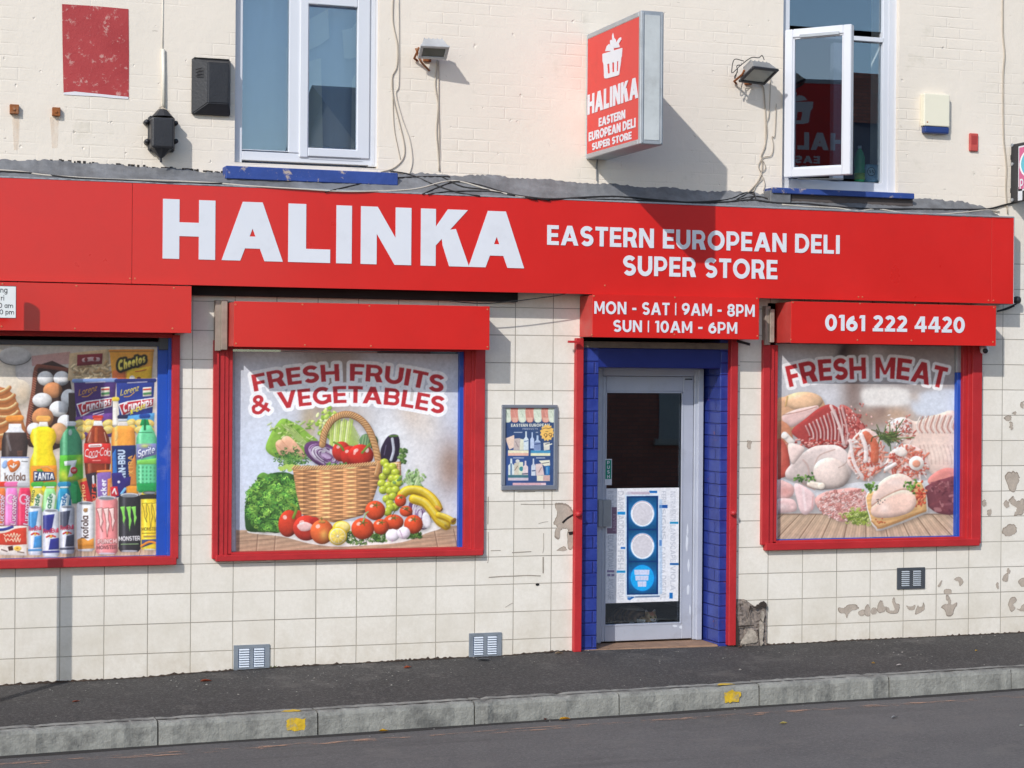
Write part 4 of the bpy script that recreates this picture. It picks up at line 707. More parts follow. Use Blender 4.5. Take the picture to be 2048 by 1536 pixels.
    A.poly([(552, 872), (600, 862), (632, 856), (630, 900), (616, 1010), (556, 1010)], (134, 98, 176)); A.line([(556, 862), (630, 858)], 12, (244, 150, 60)); A.ltext('icker', 608, 1006, 604, 906, 34, (250, 248, 250), t=.24, track=.05); A.poly([(612, 905), (632, 900), (626, 1000), (610, 1004)], (226, 130, 60))
    A.poly([(634, 872), (690, 866), (706, 900), (745, 890), (740, 940), (716, 950), (720, 1000), (660, 1010), (640, 960)], (46, 38, 110)); A.poly([(628, 950), (668, 946), (676, 1000), (632, 1010)], (206, 40, 50)); A.line([(640, 985), (652, 960), (662, 990)], 8, (250, 240, 240)); A.line([(690, 990), (712, 960)], 14, (120, 190, 232)); A.ell(676, 922, 8, 8, (230, 226, 240))
    # box of wafers, cans
    A.poly([(-60, 1178), (150, 1172), (152, 1340), (-60, 1336)], (246, 240, 226)); A.poly([(-60, 1215), (40, 1200), (90, 1185), (150, 1180), (152, 1276), (60, 1282), (-60, 1276)], (216, 62, 42)); A.line([(-60, 1196), (20, 1192), (70, 1178)], 16, (46, 56, 140), 1, 3); A.line([(-60, 1214), (30, 1206), (86, 1184), (150, 1176)], 9, (250, 240, 226), 1, 3)
    for q, (xa, xb, yy) in enumerate(((20, 122, 1228), (26, 124, 1254))):
        A.line([(xa+i*5, yy-9*math.sin(i*1.7+q)-8*(i % 3 == 0)) for i in range(int((xb-xa)/5))], 5, (250, 226, 190), 1, 2)
    A.poly([(44, 1290), (72, 1284), (76, 1310), (50, 1314)], (66, 36, 30)); A.ell(100, 1300, 22, 14, (246, 206, 80)); A.ell(98, 1298, 7, 5, (206, 130, 30)); A.line([(100, 1318), (136, 1324)], 5, (90, 60, 40)); A.line([(8, 1306), (40, 1316)], 7, (110, 90, 84))
    for x0, x1, y0, y1, c, c2, l in ((160, 240, 1060, 1338, (56, 130, 190), (206, 214, 226), 0), (340, 424, 1058, 1330, (62, 66, 84), (206, 210, 220), 1), (242, 338, 1078, 1348, (38, 42, 120), (214, 218, 228), 2)):
        can(A, x0, y0, x1, y1, c2); w = x1-x0; m = (y0+y1)/2; A.poly([(x0+3, y0+34), (x0+w*.72, y0+26), (x0+w*.52, m-8), (x0+3, m-4)], glassy((x0+x1)/2, w*.6, c, .4)); A.poly([(x0+w*.46, m+34), (x1-3, m+26), (x1-3, y1-44), (x0+w*.36, y1-40)], glassy((x0+x1)/2, w*.6, c, .4)); A.line([(x0+5, y1-28), (x1-5, y1-30)], 12, c, .9); A.ltext('RedBull', x0+4, m+2, x1-4, m-4, 26, (206, 40, 70), t=.2, track=.03)
        A.ell(x0+w*.5, m+18, w*.1, 9, (246, 190, 60)); A.line([(x0+w*.24, m+22), (x0+w*.42, m+14)], 9, (206, 50, 40)); A.line([(x0+w*.58, m+14), (x0+w*.76, m+20)], 9, (206, 50, 40))
    can(A, 436, 1036, 538, 1316, (246, 246, 246)); A.poly([(440, 1250), (470, 1236), (500, 1256), (534, 1240), (534, 1300), (442, 1304)], (226, 150, 60)); A.ltext('kofola', 504, 1242, 502, 1112, 42, (80, 60, 54), t=.19, track=.05); A.poly([(476, 1072), (500, 1070), (498, 1090), (484, 1096), (474, 1086)], (176, 130, 80)); A.line([(450, 1282), (526, 1278)], 14, (206, 130, 40), .8)
    can(A, 544, 1006, 670, 1334, (240, 140, 140)); clawmarks(A, 552, 664, 1074, 1234, (252, 214, 206), (150, 66, 60)); A.ltext('PUNCH', 556, 1274, 664, 1270, 26, (250, 214, 210), t=.24, track=.1, outline=(170, 90, 84), ow=4); A.ltext('MONSTER', 550, 1306, 664, 1302, 22, (130, 76, 76), t=.24, track=.06)
    can(A, 674, 990, 800, 1320, (40, 40, 44)); clawmarks(A, 684, 788, 1064, 1206, (140, 226, 92)); A.ltext('MONSTER', 676, 1258, 798, 1254, 26, (240, 240, 240), t=.22, track=.06); A.line([(690, 1276), (786, 1274)], 6, (150, 190, 130), .8)
    can(A, 802, 978, 902, 1310, (242, 206, 46), (80, 78, 70)); A.line([(806, 1006), (900, 1004)], 26, (44, 42, 40)); clawmarks(A, 810, 902, 1046, 1176, (250, 216, 60), (110, 84, 20)); A.ltext('MONSTER', 806, 1200, 898, 1198, 20, (120, 96, 30), t=.2, track=.06); A.line([(808, 1214), (898, 1212)], 5, (140, 110, 30)); A.poly([(806, 1250), (900, 1246), (900, 1262), (806, 1296)], (60, 70, 110)); A.line([(804, 1286), (850, 1262), (898, 1272)], 12, (240, 140, 40), 1, 3); A.line([(820, 1232), (896, 1230)], 10, (176, 140, 70))
    A.a = A.a*.92+np.array([19, 18, 18])
    n = int(382*2); j = int((-65+460)*2); yy = np.clip(((800+(np.arange(A.h)/2+660-800)/1.037)-660)*2, 0, A.h-1).astype(int); A.a[:, j-n:j] = A.a[yy][:, j:j+n]      # the print repeats to the left, beyond the picture
    A.grain(3); return A

def art_products():                                       # small framed poster on the tiles
    A = Art(1006, 812, 1114, 980, 3.0, (36, 62, 112), 4).frame(990, 790, 7.313); R = A.rng
    A.blob(300, 1050, 300, 260, (40, 74, 150), .8); A.blob(700, 500, 300, 200, (44, 66, 104), .7)
    A.poly([(140, 190), (880, 190), (880, 300), (140, 300)], (226, 226, 208))
    for i, x in enumerate((185, 292, 400, 510, 628, 742, 840)):
        c = ((214, 222, 200), (214, 136, 120))[i % 2]; A.poly([(x-58, 190), (x+58, 190), (x+56, 350), (x+30, 398), (x-30, 398), (x-56, 350)], c, 1, 3)
        A.poly([(x-44, 330), (x+44, 330), (x+28, 392), (x-28, 392)], ((226, 232, 210), (236, 178, 156))[i % 2], .9)
        if i % 2: A.line([(x-54, 196), (x+54, 196)], 16, (222, 90, 76)); A.line([(x-20, 220), (x+14, 330)], 14, (226, 156, 140), .7)
        else: A.line([(x-16, 240), (x+10, 310)], 10, (176, 190, 164), .7)
    A.ltext('EASTERN EUROPEAN', 234, 466, 800, 462, 44, (236, 232, 214), t=.24, track=.1); A.ltext('PRODUCTS', 404, 508, 624, 506, 24, (206, 206, 214), t=.2, track=.35)
    for x0, x1, y, c1, c2 in ((190, 490, 888, (240, 232, 196), (236, 180, 160)), (522, 808, 890, (56, 140, 186), (230, 228, 190)), (190, 488, 1250, (50, 104, 116), (206, 190, 200))): A.poly([(x0, y-80), (x1, y-80), (x1, y-40), (x0, y-40)], c1); A.poly([(x0, y-40), (x1, y-40), (x1, y), (x0, y)], c2)
    def bot(x, y0, y1, w, c): A.poly([(x-w*.3, y0), (x+w*.3, y0), (x+w*.34, y0+(y1-y0)*.3), (x+w, y0+(y1-y0)*.42), (x+w, y1), (x-w, y1), (x-w, y0+(y1-y0)*.42), (x-w*.34, y0+(y1-y0)*.3)], c)
    A.poly([(152, 635), (280, 585), (290, 760), (210, 800)], (238, 206, 186)); A.poly([(280, 640), (370, 630), (360, 805), (270, 805)], (196, 178, 172)); A.poly([(370, 640), (430, 650), (430, 805), (360, 805)], (226, 226, 200)); bot(454, 530, 805, 36, (214, 226, 232)); A.line([(430, 680), (480, 670)], 12, (80, 110, 160)); A.line([(300, 680), (340, 760)], 14, (150, 130, 130))
    bot(544, 545, 780, 28, (190, 206, 236)); bot(622, 590, 810, 44, (176, 196, 226)); A.poly([(572, 690), (665, 690), (660, 806), (566, 806)], (120, 140, 186)); A.line([(580, 720), (655, 712)], 14, (40, 60, 110)); A.poly([(708, 700), (800, 690), (800, 800), (716, 812)], (220, 214, 200)); A.line([(760, 740), (830, 715)], 16, (236, 232, 210)); A.line([(740, 720), (790, 705)], 9, (50, 60, 80))
    for a, b, y in ((280, 410, 548), (600, 640, 548), (268, 432, 922), (604, 742, 922)): A.line([(a+i*9, y-4*(i % 2)) for i in range(int((b-a)/9))], 11, (206, 212, 226), .85)
    bot(238, 930, 1170, 44, (216, 226, 226)); A.line([(236, 1010), (236, 1160)], 22, (70, 110, 150)); A.poly([(280, 1000), (350, 970), (350, 1170), (280, 1170)], (206, 196, 176)); A.poly([(350, 980), (410, 980), (416, 1170), (346, 1170)], (216, 222, 196)); A.ell(385, 1080, 30, 34, (46, 130, 136)); bot(446, 962, 1170, 38, (228, 206, 206)); A.ell(330, 965, 30, 24, (216, 214, 206)); A.line([(400, 1155), (475, 1150)], 20, (90, 90, 110)); A.line([(290, 1100), (330, 1040)], 12, (140, 120, 100))
    bot(562, 930, 1180, 32, (206, 214, 226)); A.line([(545, 1110), (585, 1105)], 16, (40, 60, 110)); A.poly([(592, 1010), (690, 1000), (720, 1170), (600, 1180)], (222, 196, 192)); A.poly([(640, 960), (800, 950), (806, 1030), (720, 1040)], (232, 228, 206)); A.poly([(735, 1040), (800, 1035), (796, 1170), (740, 1170)], (30, 110, 176)); A.poly([(612, 1178), (804, 1172), (802, 1258), (612, 1258)], (234, 222, 196)); A.poly([(705, 1180), (802, 1174), (800, 1256), (705, 1256)], (206, 166, 160)); A.line([(640, 1130), (680, 1060)], 12, (170, 130, 126)); A.line([(760, 1060), (762, 1150)], 9, (170, 200, 230)); A.line([(690, 1000), (790, 985)], 9, (60, 60, 70))
    A.poly([(258, 1285), (745, 1283), (742, 1318), (258, 1320)], (216, 166, 172)); A.line([(680, 1300), (740, 1306)], 16, (236, 210, 210))
    T = np.arange(26); A.poly([(762+(108 if k % 2 == 0 else 86)*1.0*math.cos(k*.2417), 552+(128 if k % 2 == 0 else 104)*math.sin(k*.2417)) for k in T], (244, 190, 92))
    A.line([(690, 500), (740, 482), (780, 490), (820, 480)], 9, (90, 60, 40), .8, 3); A.line([(740, 536), (775, 534)], 7, (90, 60, 40)); A.ltext('99', 716, 630, 840, 622, 66, (110, 72, 40), t=.14, track=.2); A.line([(752, 676), (770, 672)], 9, (60, 60, 90), 0)
    A.a = A.a*.88+np.array([206, 204, 200])*.12; A.grain(3); return A

def art_door():                                           # poster behind the door glass: a blue traffic light among pale words
    A = Art(1208, 974, 1362, 1208, 3.0, (226, 226, 230), 6).frame(1180, 960, 4.267); R = A.rng
    for st, x, y0, y1, h in (('IN THE AIR', 152, 95, 235, 48), ('EDUCATIONAL', 152, 470, 770, 48), ('LANGUAGE', 152, 820, 1020, 48), ('DARK', 236, 95, 265, 52), ('ADDRESS', 236, 300, 560, 52), ('FISH', 236, 600, 760, 52), ('RULE BIRTHDAY', 236, 800, 1025, 52), ('FERN', 610, 95, 205, 40), ('SIGNS', 606, 245, 510, 40), ('CAMERA', 600, 570, 800, 44), ('DIGITAL', 600, 815, 1020, 50), ('INSTRUMENTS', 686, 95, 350, 44), ('LANDSCAPE', 686, 380, 700, 44), ('VIOLA', 686, 730, 945, 44)):
        A.ltext(st, x, y0, x, y1, h, (196, 198, 206), t=.2, track=.1)
    for x, y, w, h, c in ((505, 92, 68, 20, (24, 110, 184)), (590, 212, 72, 28, (26, 84, 160)), (235, 270, 70, 26, (30, 140, 206)), (682, 356, 72, 18, (20, 140, 190)), (262, 572, 42, 16, (24, 110, 190)), (228, 772, 76, 20, (30, 140, 196)), (682, 708, 74, 18, (24, 96, 160)), (588, 512, 24, 50, (24, 84, 170)), (678, 962, 28, 50, (24, 110, 184)), (145, 770, 62, 18, (140, 128, 160)), (148, 802, 26, 18, (140, 128, 160)), (182, 802, 26, 18, (140, 128, 160)), (320, 100, 190, 24, (190, 176, 190))):
        A.poly([(x, y), (x+w, y), (x+w, y+h), (x, y+h)], c)
    A.poly([(186, 232), (228, 232), (228, 458), (146, 458), (146, 410), (186, 410)], (134, 108, 128)); A.ltext('EVENT', 196, 290, 196, 440, 24, (176, 152, 170), t=.2)
    A.poly([(318, 992), (388, 996), (340, 1026), (320, 1020)], (26, 96, 170)); A.line([(390, 998), (590, 992)], 14, (110, 130, 160)); A.line([(330, 130), (330, 980)], 60, (196, 200, 214), .5); A.line([(600, 180), (600, 960)], 34, (150, 184, 220), .55)
    A.poly([(300, 128), (590, 124), (592, 984), (304, 988)], (206, 222, 236), 1); A.poly([(312, 138), (582, 135), (582, 976), (314, 980)], (16, 54, 110))
    for k, (y0, y1) in enumerate(((150, 416), (430, 690), (702, 966))):
        A.poly([(328, y0), (568, y0-2), (566, y1), (330, y1+2)], lambda U, V: np.array([40, 130, 200])*(1.0-.32*np.abs((V-(y0+y1)/2)/130.)-.12*np.abs((U-446)/120.))[..., None]); c = (y0+y1)/2+4
        if k < 2: A.ell(448, c, 104, 114, (120, 170, 214)); A.ell(448, c, 98, 108, (240, 244, 248)); A.ell(448, c+2, 86, 96, (212, 208, 214)); A.line(_arc(448, c, 94, 104, 200, 340, 12), 6, (214, 170, 176), .8)
        else:
            A.ell(446, c-2, 106, 116, (22, 110, 190)); A.ell(446, c-2, 100, 110, (30, 164, 232))
            for x0, y, x1, y2 in ((378, 766, 508, 810), (386, 816, 500, 858), (406, 864, 482, 910)): A.poly([(x0, y), (x1, y), (x1-3, y2), (x0+3, y2)], (206, 212, 236)); A.line([(x0+40, y+4), (x0+42, y2-3)], 3, (160, 180, 220)); A.line([(x0, (y+y2)/2), (x1, (y+y2)/2)], 2, (176, 190, 226))
        for x, y in ((350, y0+34), (546, y0+32), (350, y1-28), (546, y1-28)): A.ell(x, y, 5, 6, (18, 70, 130))
    A.grain(2); return A
# ------------------------------------------------------------------ materials of the place
def wall_paint():
    b = NB('painted_brick'); mp = b.mapping(rot=(math.radians(-90), 0, 0)); br = b.n('ShaderNodeTexBrick')
    b.l(mp, 0, br, 'Vector'); br.inputs['Scale'].default_value = 1; br.inputs['Brick Width'].default_value = .242; br.inputs['Row Height'].default_value = .084; br.inputs['Mortar Size'].default_value = .007; br.inputs['Mortar Smooth'].default_value = .75
    dn = b.noise(14, 3); dm = b.n('ShaderNodeVectorMath', operation='SCALE'); b.l(dn, 1, dm, 0); dm.inputs['Scale'].default_value = .012
    ad = b.n('ShaderNodeVectorMath', operation='ADD'); b.l(mp, 0, ad, 0); b.l(dm, 0, ad, 1); b.l(ad, 0, br, 'Vector')
    n1 = b.noise(1.1, 6, .65); c = b.mix((b.ramp(n1, 0, .35, .7), 0), C(225, 215, 201), C(232, 221, 207)); n2 = b.noise(3.5, 8, .7); c2 = b.mix((b.ramp(n2, 0, .6, .78), 0), (c, 2), C(206, 197, 180))
    st = b.noise(1.0, 6, .7, b.mapping(scale=(9, 9, .5))); k = b.ramp(st, 0, .6, .85); kk = b.n('ShaderNodeMath', operation='MULTIPLY'); b.l(k, 0, kk, 0); kk.inputs[1].default_value = .22; c3 = b.mix((kk, 0), (c2, 2), C(190, 172, 146))
    n3 = b.noise(26, 4, .8); c4 = b.mix((b.ramp(n3, 0, .73, .76), 0), (c3, 2), C(168, 156, 140))
    dz = b.noise(1.0, 3, .6, b.mapping(scale=(7, 1, 42))); dk = b.ramp(dz, 0, .72, .755, cb=(.6, .6, .6, 1)); c4 = b.mix((dk, 0), (c4, 2), C(132, 120, 106)); dz2 = b.noise(1.0, 3, .6, b.mapping(loc=(3, 0, 5), scale=(46, 1, 8))); dk2 = b.ramp(dz2, 0, .74, .775, cb=(.5, .5, .5, 1)); c4 = b.mix((dk2, 0), (c4, 2), C(150, 138, 122))
    b.l(c4, 2, b.p, 'Base Color'); b.p.inputs['Roughness'].default_value = .62; b.p.inputs['Specular IOR Level'].default_value = .35
    m1 = b.noise(1.7, 3, .5); mk = b.ramp(m1, 0, .44, .70, (.05,)*3+(1,), (1, 1, 1, 1)); inv = b.n('ShaderNodeMath', operation='MULTIPLY'); b.l(br, 1, inv, 0); b.l(mk, 0, inv, 1)
    neg = b.n('ShaderNodeMath', operation='MULTIPLY'); b.l(inv, 0, neg, 0); neg.inputs[1].default_value = -1
    b1 = b.bump(neg, 0, .5, .0055); n4 = b.noise(9, 6, .7); b2 = b.bump(n4, 0, .34, .012, b1); n5 = b.noise(90, 4, .7); b3 = b.bump(n5, 0, .2, .004, b2)
    n6 = b.noise(17, 2, .5); pit = b.ramp(n6, 0, .70, .76); ng = b.n('ShaderNodeMath', operation='MULTIPLY'); b.l(pit, 0, ng, 0); ng.inputs[1].default_value = -1; b4 = b.bump(ng, 0, .6, .008, b3); b.l(b4, 0, b.p, 'Normal'); return b.m
def tiles(name, ox, oz):
    b = NB(name); mp = b.mapping(loc=(-ox, oz, 0), rot=(math.radians(-90), 0, 0)); br = b.n('ShaderNodeTexBrick', offset=0.0, squash=1.0)
    mp.inputs[1].default_value = (0, 0, 0); sh = b.n('ShaderNodeVectorMath', operation='SUBTRACT'); b.l(mp, 0, sh, 0); sh.inputs[1].default_value = (ox, oz, 0)
    dn = b.noise(2.2, 2); dm = b.n('ShaderNodeVectorMath', operation='SCALE'); b.l(dn, 1, dm, 0); dm.inputs['Scale'].default_value = .004; ad = b.n('ShaderNodeVectorMath', operation='ADD'); b.l(sh, 0, ad, 0); b.l(dm, 0, ad, 1); b.l(ad, 0, br, 'Vector')
    for k, v in (('Scale', 1), ('Brick Width', .3), ('Row Height', .2055), ('Mortar Size', .0033), ('Mortar Smooth', .35), ('Bias', 0.0)): br.inputs[k].default_value = v
    br.inputs['Color1'].default_value = C(229, 222, 211); br.inputs['Color2'].default_value = C(241, 235, 226); br.inputs['Mortar'].default_value = C(150, 142, 130)
    n1 = b.noise(3, 6, .7); c = b.mix(.35, (br, 0), C(227, 219, 206)); c = b.mix((br, 1), (c, 2), C(146, 137, 124)); sp = b.noise(34, 5, .75); c = b.mix((b.ramp(sp, 0, .38, .62, (.36,)*3+(1,), (0, 0, 0, 1)), 0), (c, 2), C(212, 204, 190)); c1 = b.mix((b.ramp(n1, 0, .45, .75), 0), (c, 2), C(206, 198, 182), f=None)
    g = b.n('ShaderNodeMix', data_type='RGBA'); g.inputs[0].default_value = .55; b.l(c, 2, g, 6); b.l(c1, 2, g, 7)
    # joints partly filled with paint: thin them out in places
    jn = b.noise(1.6, 3); jr = b.ramp(jn, 0, .40, .58, (.0,)*3+(1,), (1, 1, 1, 1)); jm = b.n('ShaderNodeMath', operation='MULTIPLY'); b.l(br, 1, jm, 0); b.l(jr, 0, jm, 1); jk = b.n('ShaderNodeMath', operation='MULTIPLY'); b.l(jm, 0, jk, 0); jk.inputs[1].default_value = .32; g2 = b.mix((jk, 0), (g, 2), C(92, 84, 76))
    # grime rising from the pavement and scuffs
    tc = b.n('ShaderNodeSeparateXYZ'); b.l(b.co, 'Object', tc, 0); mr = b.n('ShaderNodeMapRange'); b.l(tc, 2, mr, 0); mr.inputs[1].default_value = .35; mr.inputs[2].default_value = -.2; mr.inputs[3].default_value = 0; mr.inputs[4].default_value = .55
    gn = b.noise(5, 8, .75); gm = b.n('ShaderNodeMath', operation='MULTIPLY'); b.l(mr, 0, gm, 0); b.l(b.ramp(gn, 0, .35, .75), 0, gm, 1); g3 = b.mix((gm, 0), (g2, 2), C(176, 158, 130)); sn = b.noise(11, 5, .8); g4 = b.mix((b.ramp(sn, 0, .70, .80, cb=(.6, .6, .6, 1)), 0), (g3, 2), C(158, 150, 138))
    b.l(g4, 2, b.p, 'Base Color'); b.p.inputs['Roughness'].default_value = .42; b.p.inputs['Specular IOR Level'].default_value = .4
    neg = b.n('ShaderNodeMath', operation='MULTIPLY'); b.l(br, 1, neg, 0); neg.inputs[1].default_value = -1; b1 = b.bump(neg, 0, .5, .003); n4 = b.noise(14, 4); b2 = b.bump(n4, 0, .08, .006, b1); b.l(b2, 0, b.p, 'Normal'); return b.m
def blue_brick():
    b = NB('blue_painted_brick'); s = b.n('ShaderNodeSeparateXYZ'); b.l(b.co, 'Object', s, 0); a = b.n('ShaderNodeMath', operation='ADD'); b.l(s, 0, a, 0); b.l(s, 1, a, 1); cb = b.n('ShaderNodeCombineXYZ'); b.l(a, 0, cb, 0); b.l(s, 2, cb, 1)
    br = b.n('ShaderNodeTexBrick'); b.l(cb, 0, br, 'Vector')
    for k, v in (('Scale', 1), ('Brick Width', .25), ('Row Height', .094), ('Mortar Size', .009), ('Mortar Smooth', .9)): br.inputs[k].default_value = v
    n1 = b.noise(4, 6, .7); c = b.mix((b.ramp(n1, 0, .3, .75), 0), C(26, 40, 116), C(56, 74, 156)); c1 = b.mix((br, 1), (c, 2), C(38, 48, 124)); n2 = b.noise(7, 8, .7); c2 = b.mix((b.ramp(n2, 0, .64, .68), 0), (c1, 2), C(124, 66, 66))
    mr = b.n('ShaderNodeMapRange'); b.l(s, 2, mr, 0); mr.inputs[1].default_value = .12; mr.inputs[2].default_value = -.12; n3 = b.noise(6, 5, .7); mu = b.n('ShaderNodeMath', operation='ADD'); b.l(mr, 0, mu, 0); b.l(n3, 0, mu, 1); c3 = b.mix((b.ramp(mu, 0, 1.0, 1.03), 0), (c2, 2), C(128, 72, 58))
    b.l(c3, 2, b.p, 'Base Color'); b.p.inputs['Roughness'].default_value = .32; neg = b.n('ShaderNodeMath', operation='MULTIPLY'); b.l(br, 1, neg, 0); neg.inputs[1].default_value = -1; b1 = b.bump(neg, 0, .8, .008); n4 = b.noise(30, 5); b2 = b.bump(n4, 0, .3, .006, b1); b.l(b2, 0, b.p, 'Normal'); return b.m
def asphalt(name, c0, c1, sp=.35):
    b = NB(name); n1 = b.noise(.7, 6, .65); c = b.mix((b.ramp(n1, 0, .3, .7), 0), c0, c1); n2 = b.noise(110, 3, .8); c2 = b.mix((b.ramp(n2, 0, .56, .70, cb=(.6, .6, .6, 1)), 0), (c, 2), C(128, 123, 118)); gr = b.noise(48, 4, .8); c2 = b.mix((b.ramp(gr, 0, .50, .66, cb=(.42, .42, .42, 1)), 0), (c2, 2), C(134, 130, 126)); gd = b.noise(36, 3, .8); c2 = b.mix((b.ramp(gd, 0, .58, .72, cb=(.55, .55, .55, 1)), 0), (c2, 2), C(40, 38, 38)); pn = b.noise(2.3, 7, .7); c2 = b.mix((b.ramp(pn, 0, .56, .64, cb=(.35, .35, .35, 1)), 0), (c2, 2), C(112, 107, 102)); st = b.noise(1.2, 5, .6, b.mapping(scale=(.5, 5, 1))); c3 = b.mix((b.ramp(st, 0, .55, .8, cb=(.35, .35, .35, 1)), 0), (c2, 2), C(52, 50, 50))
    n6 = b.noise(60, 3, .7); c4 = b.mix((b.ramp(n6, 0, .7, .78), 0), (c3, 2), C(36, 34, 34)); b.l(c4, 2, b.p, 'Base Color'); b.p.inputs['Roughness'].default_value = .85; b.p.inputs['Specular IOR Level'].default_value = sp
    n4 = b.noise(180, 3, .7); b1 = b.bump(n4, 0, .5, .006); n5 = b.noise(5, 4); b2 = b.bump(n5, 0, .25, .02, b1); b.l(b2, 0, b.p, 'Normal'); return b.m
def glass_mat(name, tint=(.86, .9, .9, 1), k=2.0, rough=0.0):
    b = NB(name); t = b.n('ShaderNodeBsdfTransparent'); t.inputs[0].default_value = tint; g = b.n('ShaderNodeBsdfGlossy'); g.inputs['Roughness'].default_value = rough; g.inputs[0].default_value = (.80, .90, 1, 1); f = b.n('ShaderNodeFresnel'); f.inputs[0].default_value = 1.5
    m = b.n('ShaderNodeMath', operation='MULTIPLY', use_clamp=True); b.l(f, 0, m, 0); m.inputs[1].default_value = k; x = b.n('ShaderNodeMixShader'); b.l(m, 0, x, 0); b.l(t, 0, x, 1); b.l(g, 0, x, 2); b.l(x, 0, b.out, 0); b.t.nodes.remove(b.p); return b.m
M_WALL = wall_paint(); M_TILE_L = tiles('cream_tile', 0.0, 0.0); M_TILE_R = tiles('cream_tile_right', -.003, .0269); M_BLUEBR = blue_brick()
M_RED = pm('red_panel', C(208, 34, 28), .3, .07, 1.6, .06, 2.2, spec=.5, dirt=.22, dscale=5, dlo=.5, dhi=.8, dcol=C(176, 40, 36), coat=.25)
M_REDT = pm('red_timber', C(182, 38, 42), .5, .16, 5, .25, 40, dirt=.35, dscale=7, dlo=.6, dhi=.75, dcol=C(140, 36, 38))
M_WHITE = pm('white_lettering', C(217, 219, 225), .45, .03, 3, dirt=.06)
M_UPVC = pm('white_upvc', C(212, 214, 220), .3, .04, 2, dirt=.12, dcol=C(180, 178, 170)); M_BLUE = pm('blue_paint', C(44, 72, 144), .6, .25, 4, .4, 25, dirt=.75, dscale=10, dlo=.59, dhi=.65, dcol=C(196, 176, 150))
M_BLUET = pm('blue_jamb', C(30, 78, 176), .4, .12, 5, .1, dirt=.3, dcol=C(150, 160, 190)); M_LEAD = pm('grey_flashing', C(122, 123, 126), .65, .3, 6, .8, 9, dirt=.7, dscale=5, dlo=.44, dhi=.68, dcol=C(78, 77, 78))
M_METAL = pm('grey_metal', C(176, 180, 184), .38, .15, 6, .1, 30, metal=.45, dirt=.4, dscale=5, dcol=C(110, 106, 100)); M_ALU = pm('door_metal', C(190, 194, 206), .42, .1, 3, .05, metal=.25, dirt=.3, dscale=6, dcol=C(130, 128, 128)); M_GALV = pm('vent_metal', C(160, 168, 178), .4, .14, 9, metal=.5, dirt=.3)
M_DARKM = pm('dark_metal', C(84, 88, 94), .5, .15, 8, metal=.3); M_BLACK = pm('black_plastic', C(44, 44, 48), .45, .2, 6, .2, 60, dirt=.4, dcol=C(120, 118, 112), dlo=.68, dhi=.8); M_CABLE = pm('black_cable', C(36, 34, 34), .6, .2, 5); M_CABLEW = pm('pale_cable', C(196, 188, 176), .6, .15, 5); M_CABLEB = pm('beige_cable', C(176, 164, 148), .65, .15, 5)
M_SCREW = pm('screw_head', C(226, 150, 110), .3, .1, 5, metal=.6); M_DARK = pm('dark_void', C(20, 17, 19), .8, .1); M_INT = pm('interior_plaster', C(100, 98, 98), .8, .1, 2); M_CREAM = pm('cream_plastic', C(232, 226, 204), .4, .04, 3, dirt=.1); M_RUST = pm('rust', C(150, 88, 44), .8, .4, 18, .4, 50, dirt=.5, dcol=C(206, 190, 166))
M_GLASS = glass_mat('window_glass', k=4.0); M_GLASSD = glass_mat('door_glass', (.94, .95, .96, 1), 2.5); M_STONE = pm('threshold_stone', C(152, 120, 96), .85, .3, 12, .8, 30, dirt=.4, dcol=C(120, 84, 62)); M_PLASTER = pm('bare_plaster', C(182, 168, 154), .9, .18, 14, .5, 60); M_PLASTERD = pm('chip_edge', C(150, 137, 124), .9, .2, 14)
M_ASPH = asphalt('pavement_asphalt', C(50, 48, 47), C(68, 65, 63)); M_ROAD = asphalt('road_asphalt', C(84, 82, 81), C(102, 99, 97)); M_KERB = pm('kerb_stone', C(146, 145, 138), .88, .28, 9, .9, 45, dirt=.8, dscale=4.2, dlo=.48, dhi=.66, dcol=C(88, 87, 84)); M_YEL = pm('yellow_paint', C(214, 176, 40), .75, .3, 20, .4, 60, dirt=.85, dscale=11, dlo=.52, dhi=.62, dcol=C(142, 138, 124))

# ------------------------------------------------------------------ setting: road, pavement, kerb
def strip(name, rows, mat, xs):                         # rows: functions X -> (y, z) from the wall outward
    bm = bmn(); V = [[bm.verts.new((x, *r(x))) for x in xs] for r in rows]
    for a, b in zip(V, V[1:]):
        for i in range(len(xs)-1): bm.faces.new([a[i], b[i], b[i+1], a[i+1]])
    bmesh.ops.recalc_face_normals(bm, faces=bm.faces[:])
    if sum(f.normal.z for f in bm.faces) < 0: bmesh.ops.reverse_faces(bm, faces=bm.faces[:])
    return tag(obj(name, bm, mat), kind='structure')
XS = np.linspace(-12, 20, 161); KY = -1.31; KF = -1.47
strip('pavement', [lambda x: (.4, zbase(x)), lambda x: (.0, zbase(x)), lambda x: (-.5, zbase(x)*.65+zkerb(x)*.35-.002+.003*math.sin(x*2.1)), lambda x: (-.95, zbase(x)*.3+zkerb(x)*.7+.003*math.sin(x*1.7+1)), lambda x: (KY+.004, zkerb(x)-.004)], M_ASPH, XS)
strip('road', [lambda x: (-1.3, zroad(x)), lambda x: (-2.5, zroad(x)+.015), lambda x: (-6, zroad(x)+.05), lambda x: (-9.6, zroad(x))], M_ROAD, XS)
strip('opposite_pavement', [lambda x: (-9.45, zroad(x)), lambda x: (-9.5, zroad(x)+.12), lambda x: (-12, zroad(x)+.14), lambda x: (-18.5, zroad(x)+.2)], M_ASPH, XS)
bm = bmn(); face(bm, [(-700, -700, -1.2), (700, -700, -1.2), (700, 700, -1.2), (-700, 700, -1.2)]); tag(obj('ground', bm, pm('far_ground', C(96, 92, 84), .9, .2, .05)), kind='structure')
kb = bmn(); JX = [-3.45, -2.35, -1.28, -.25, .745, 1.765, 2.82, 3.85, 4.9, 5.92, 6.93, 7.98, 9, 10, 11.05, 12.1]; rk = random.Random(4)
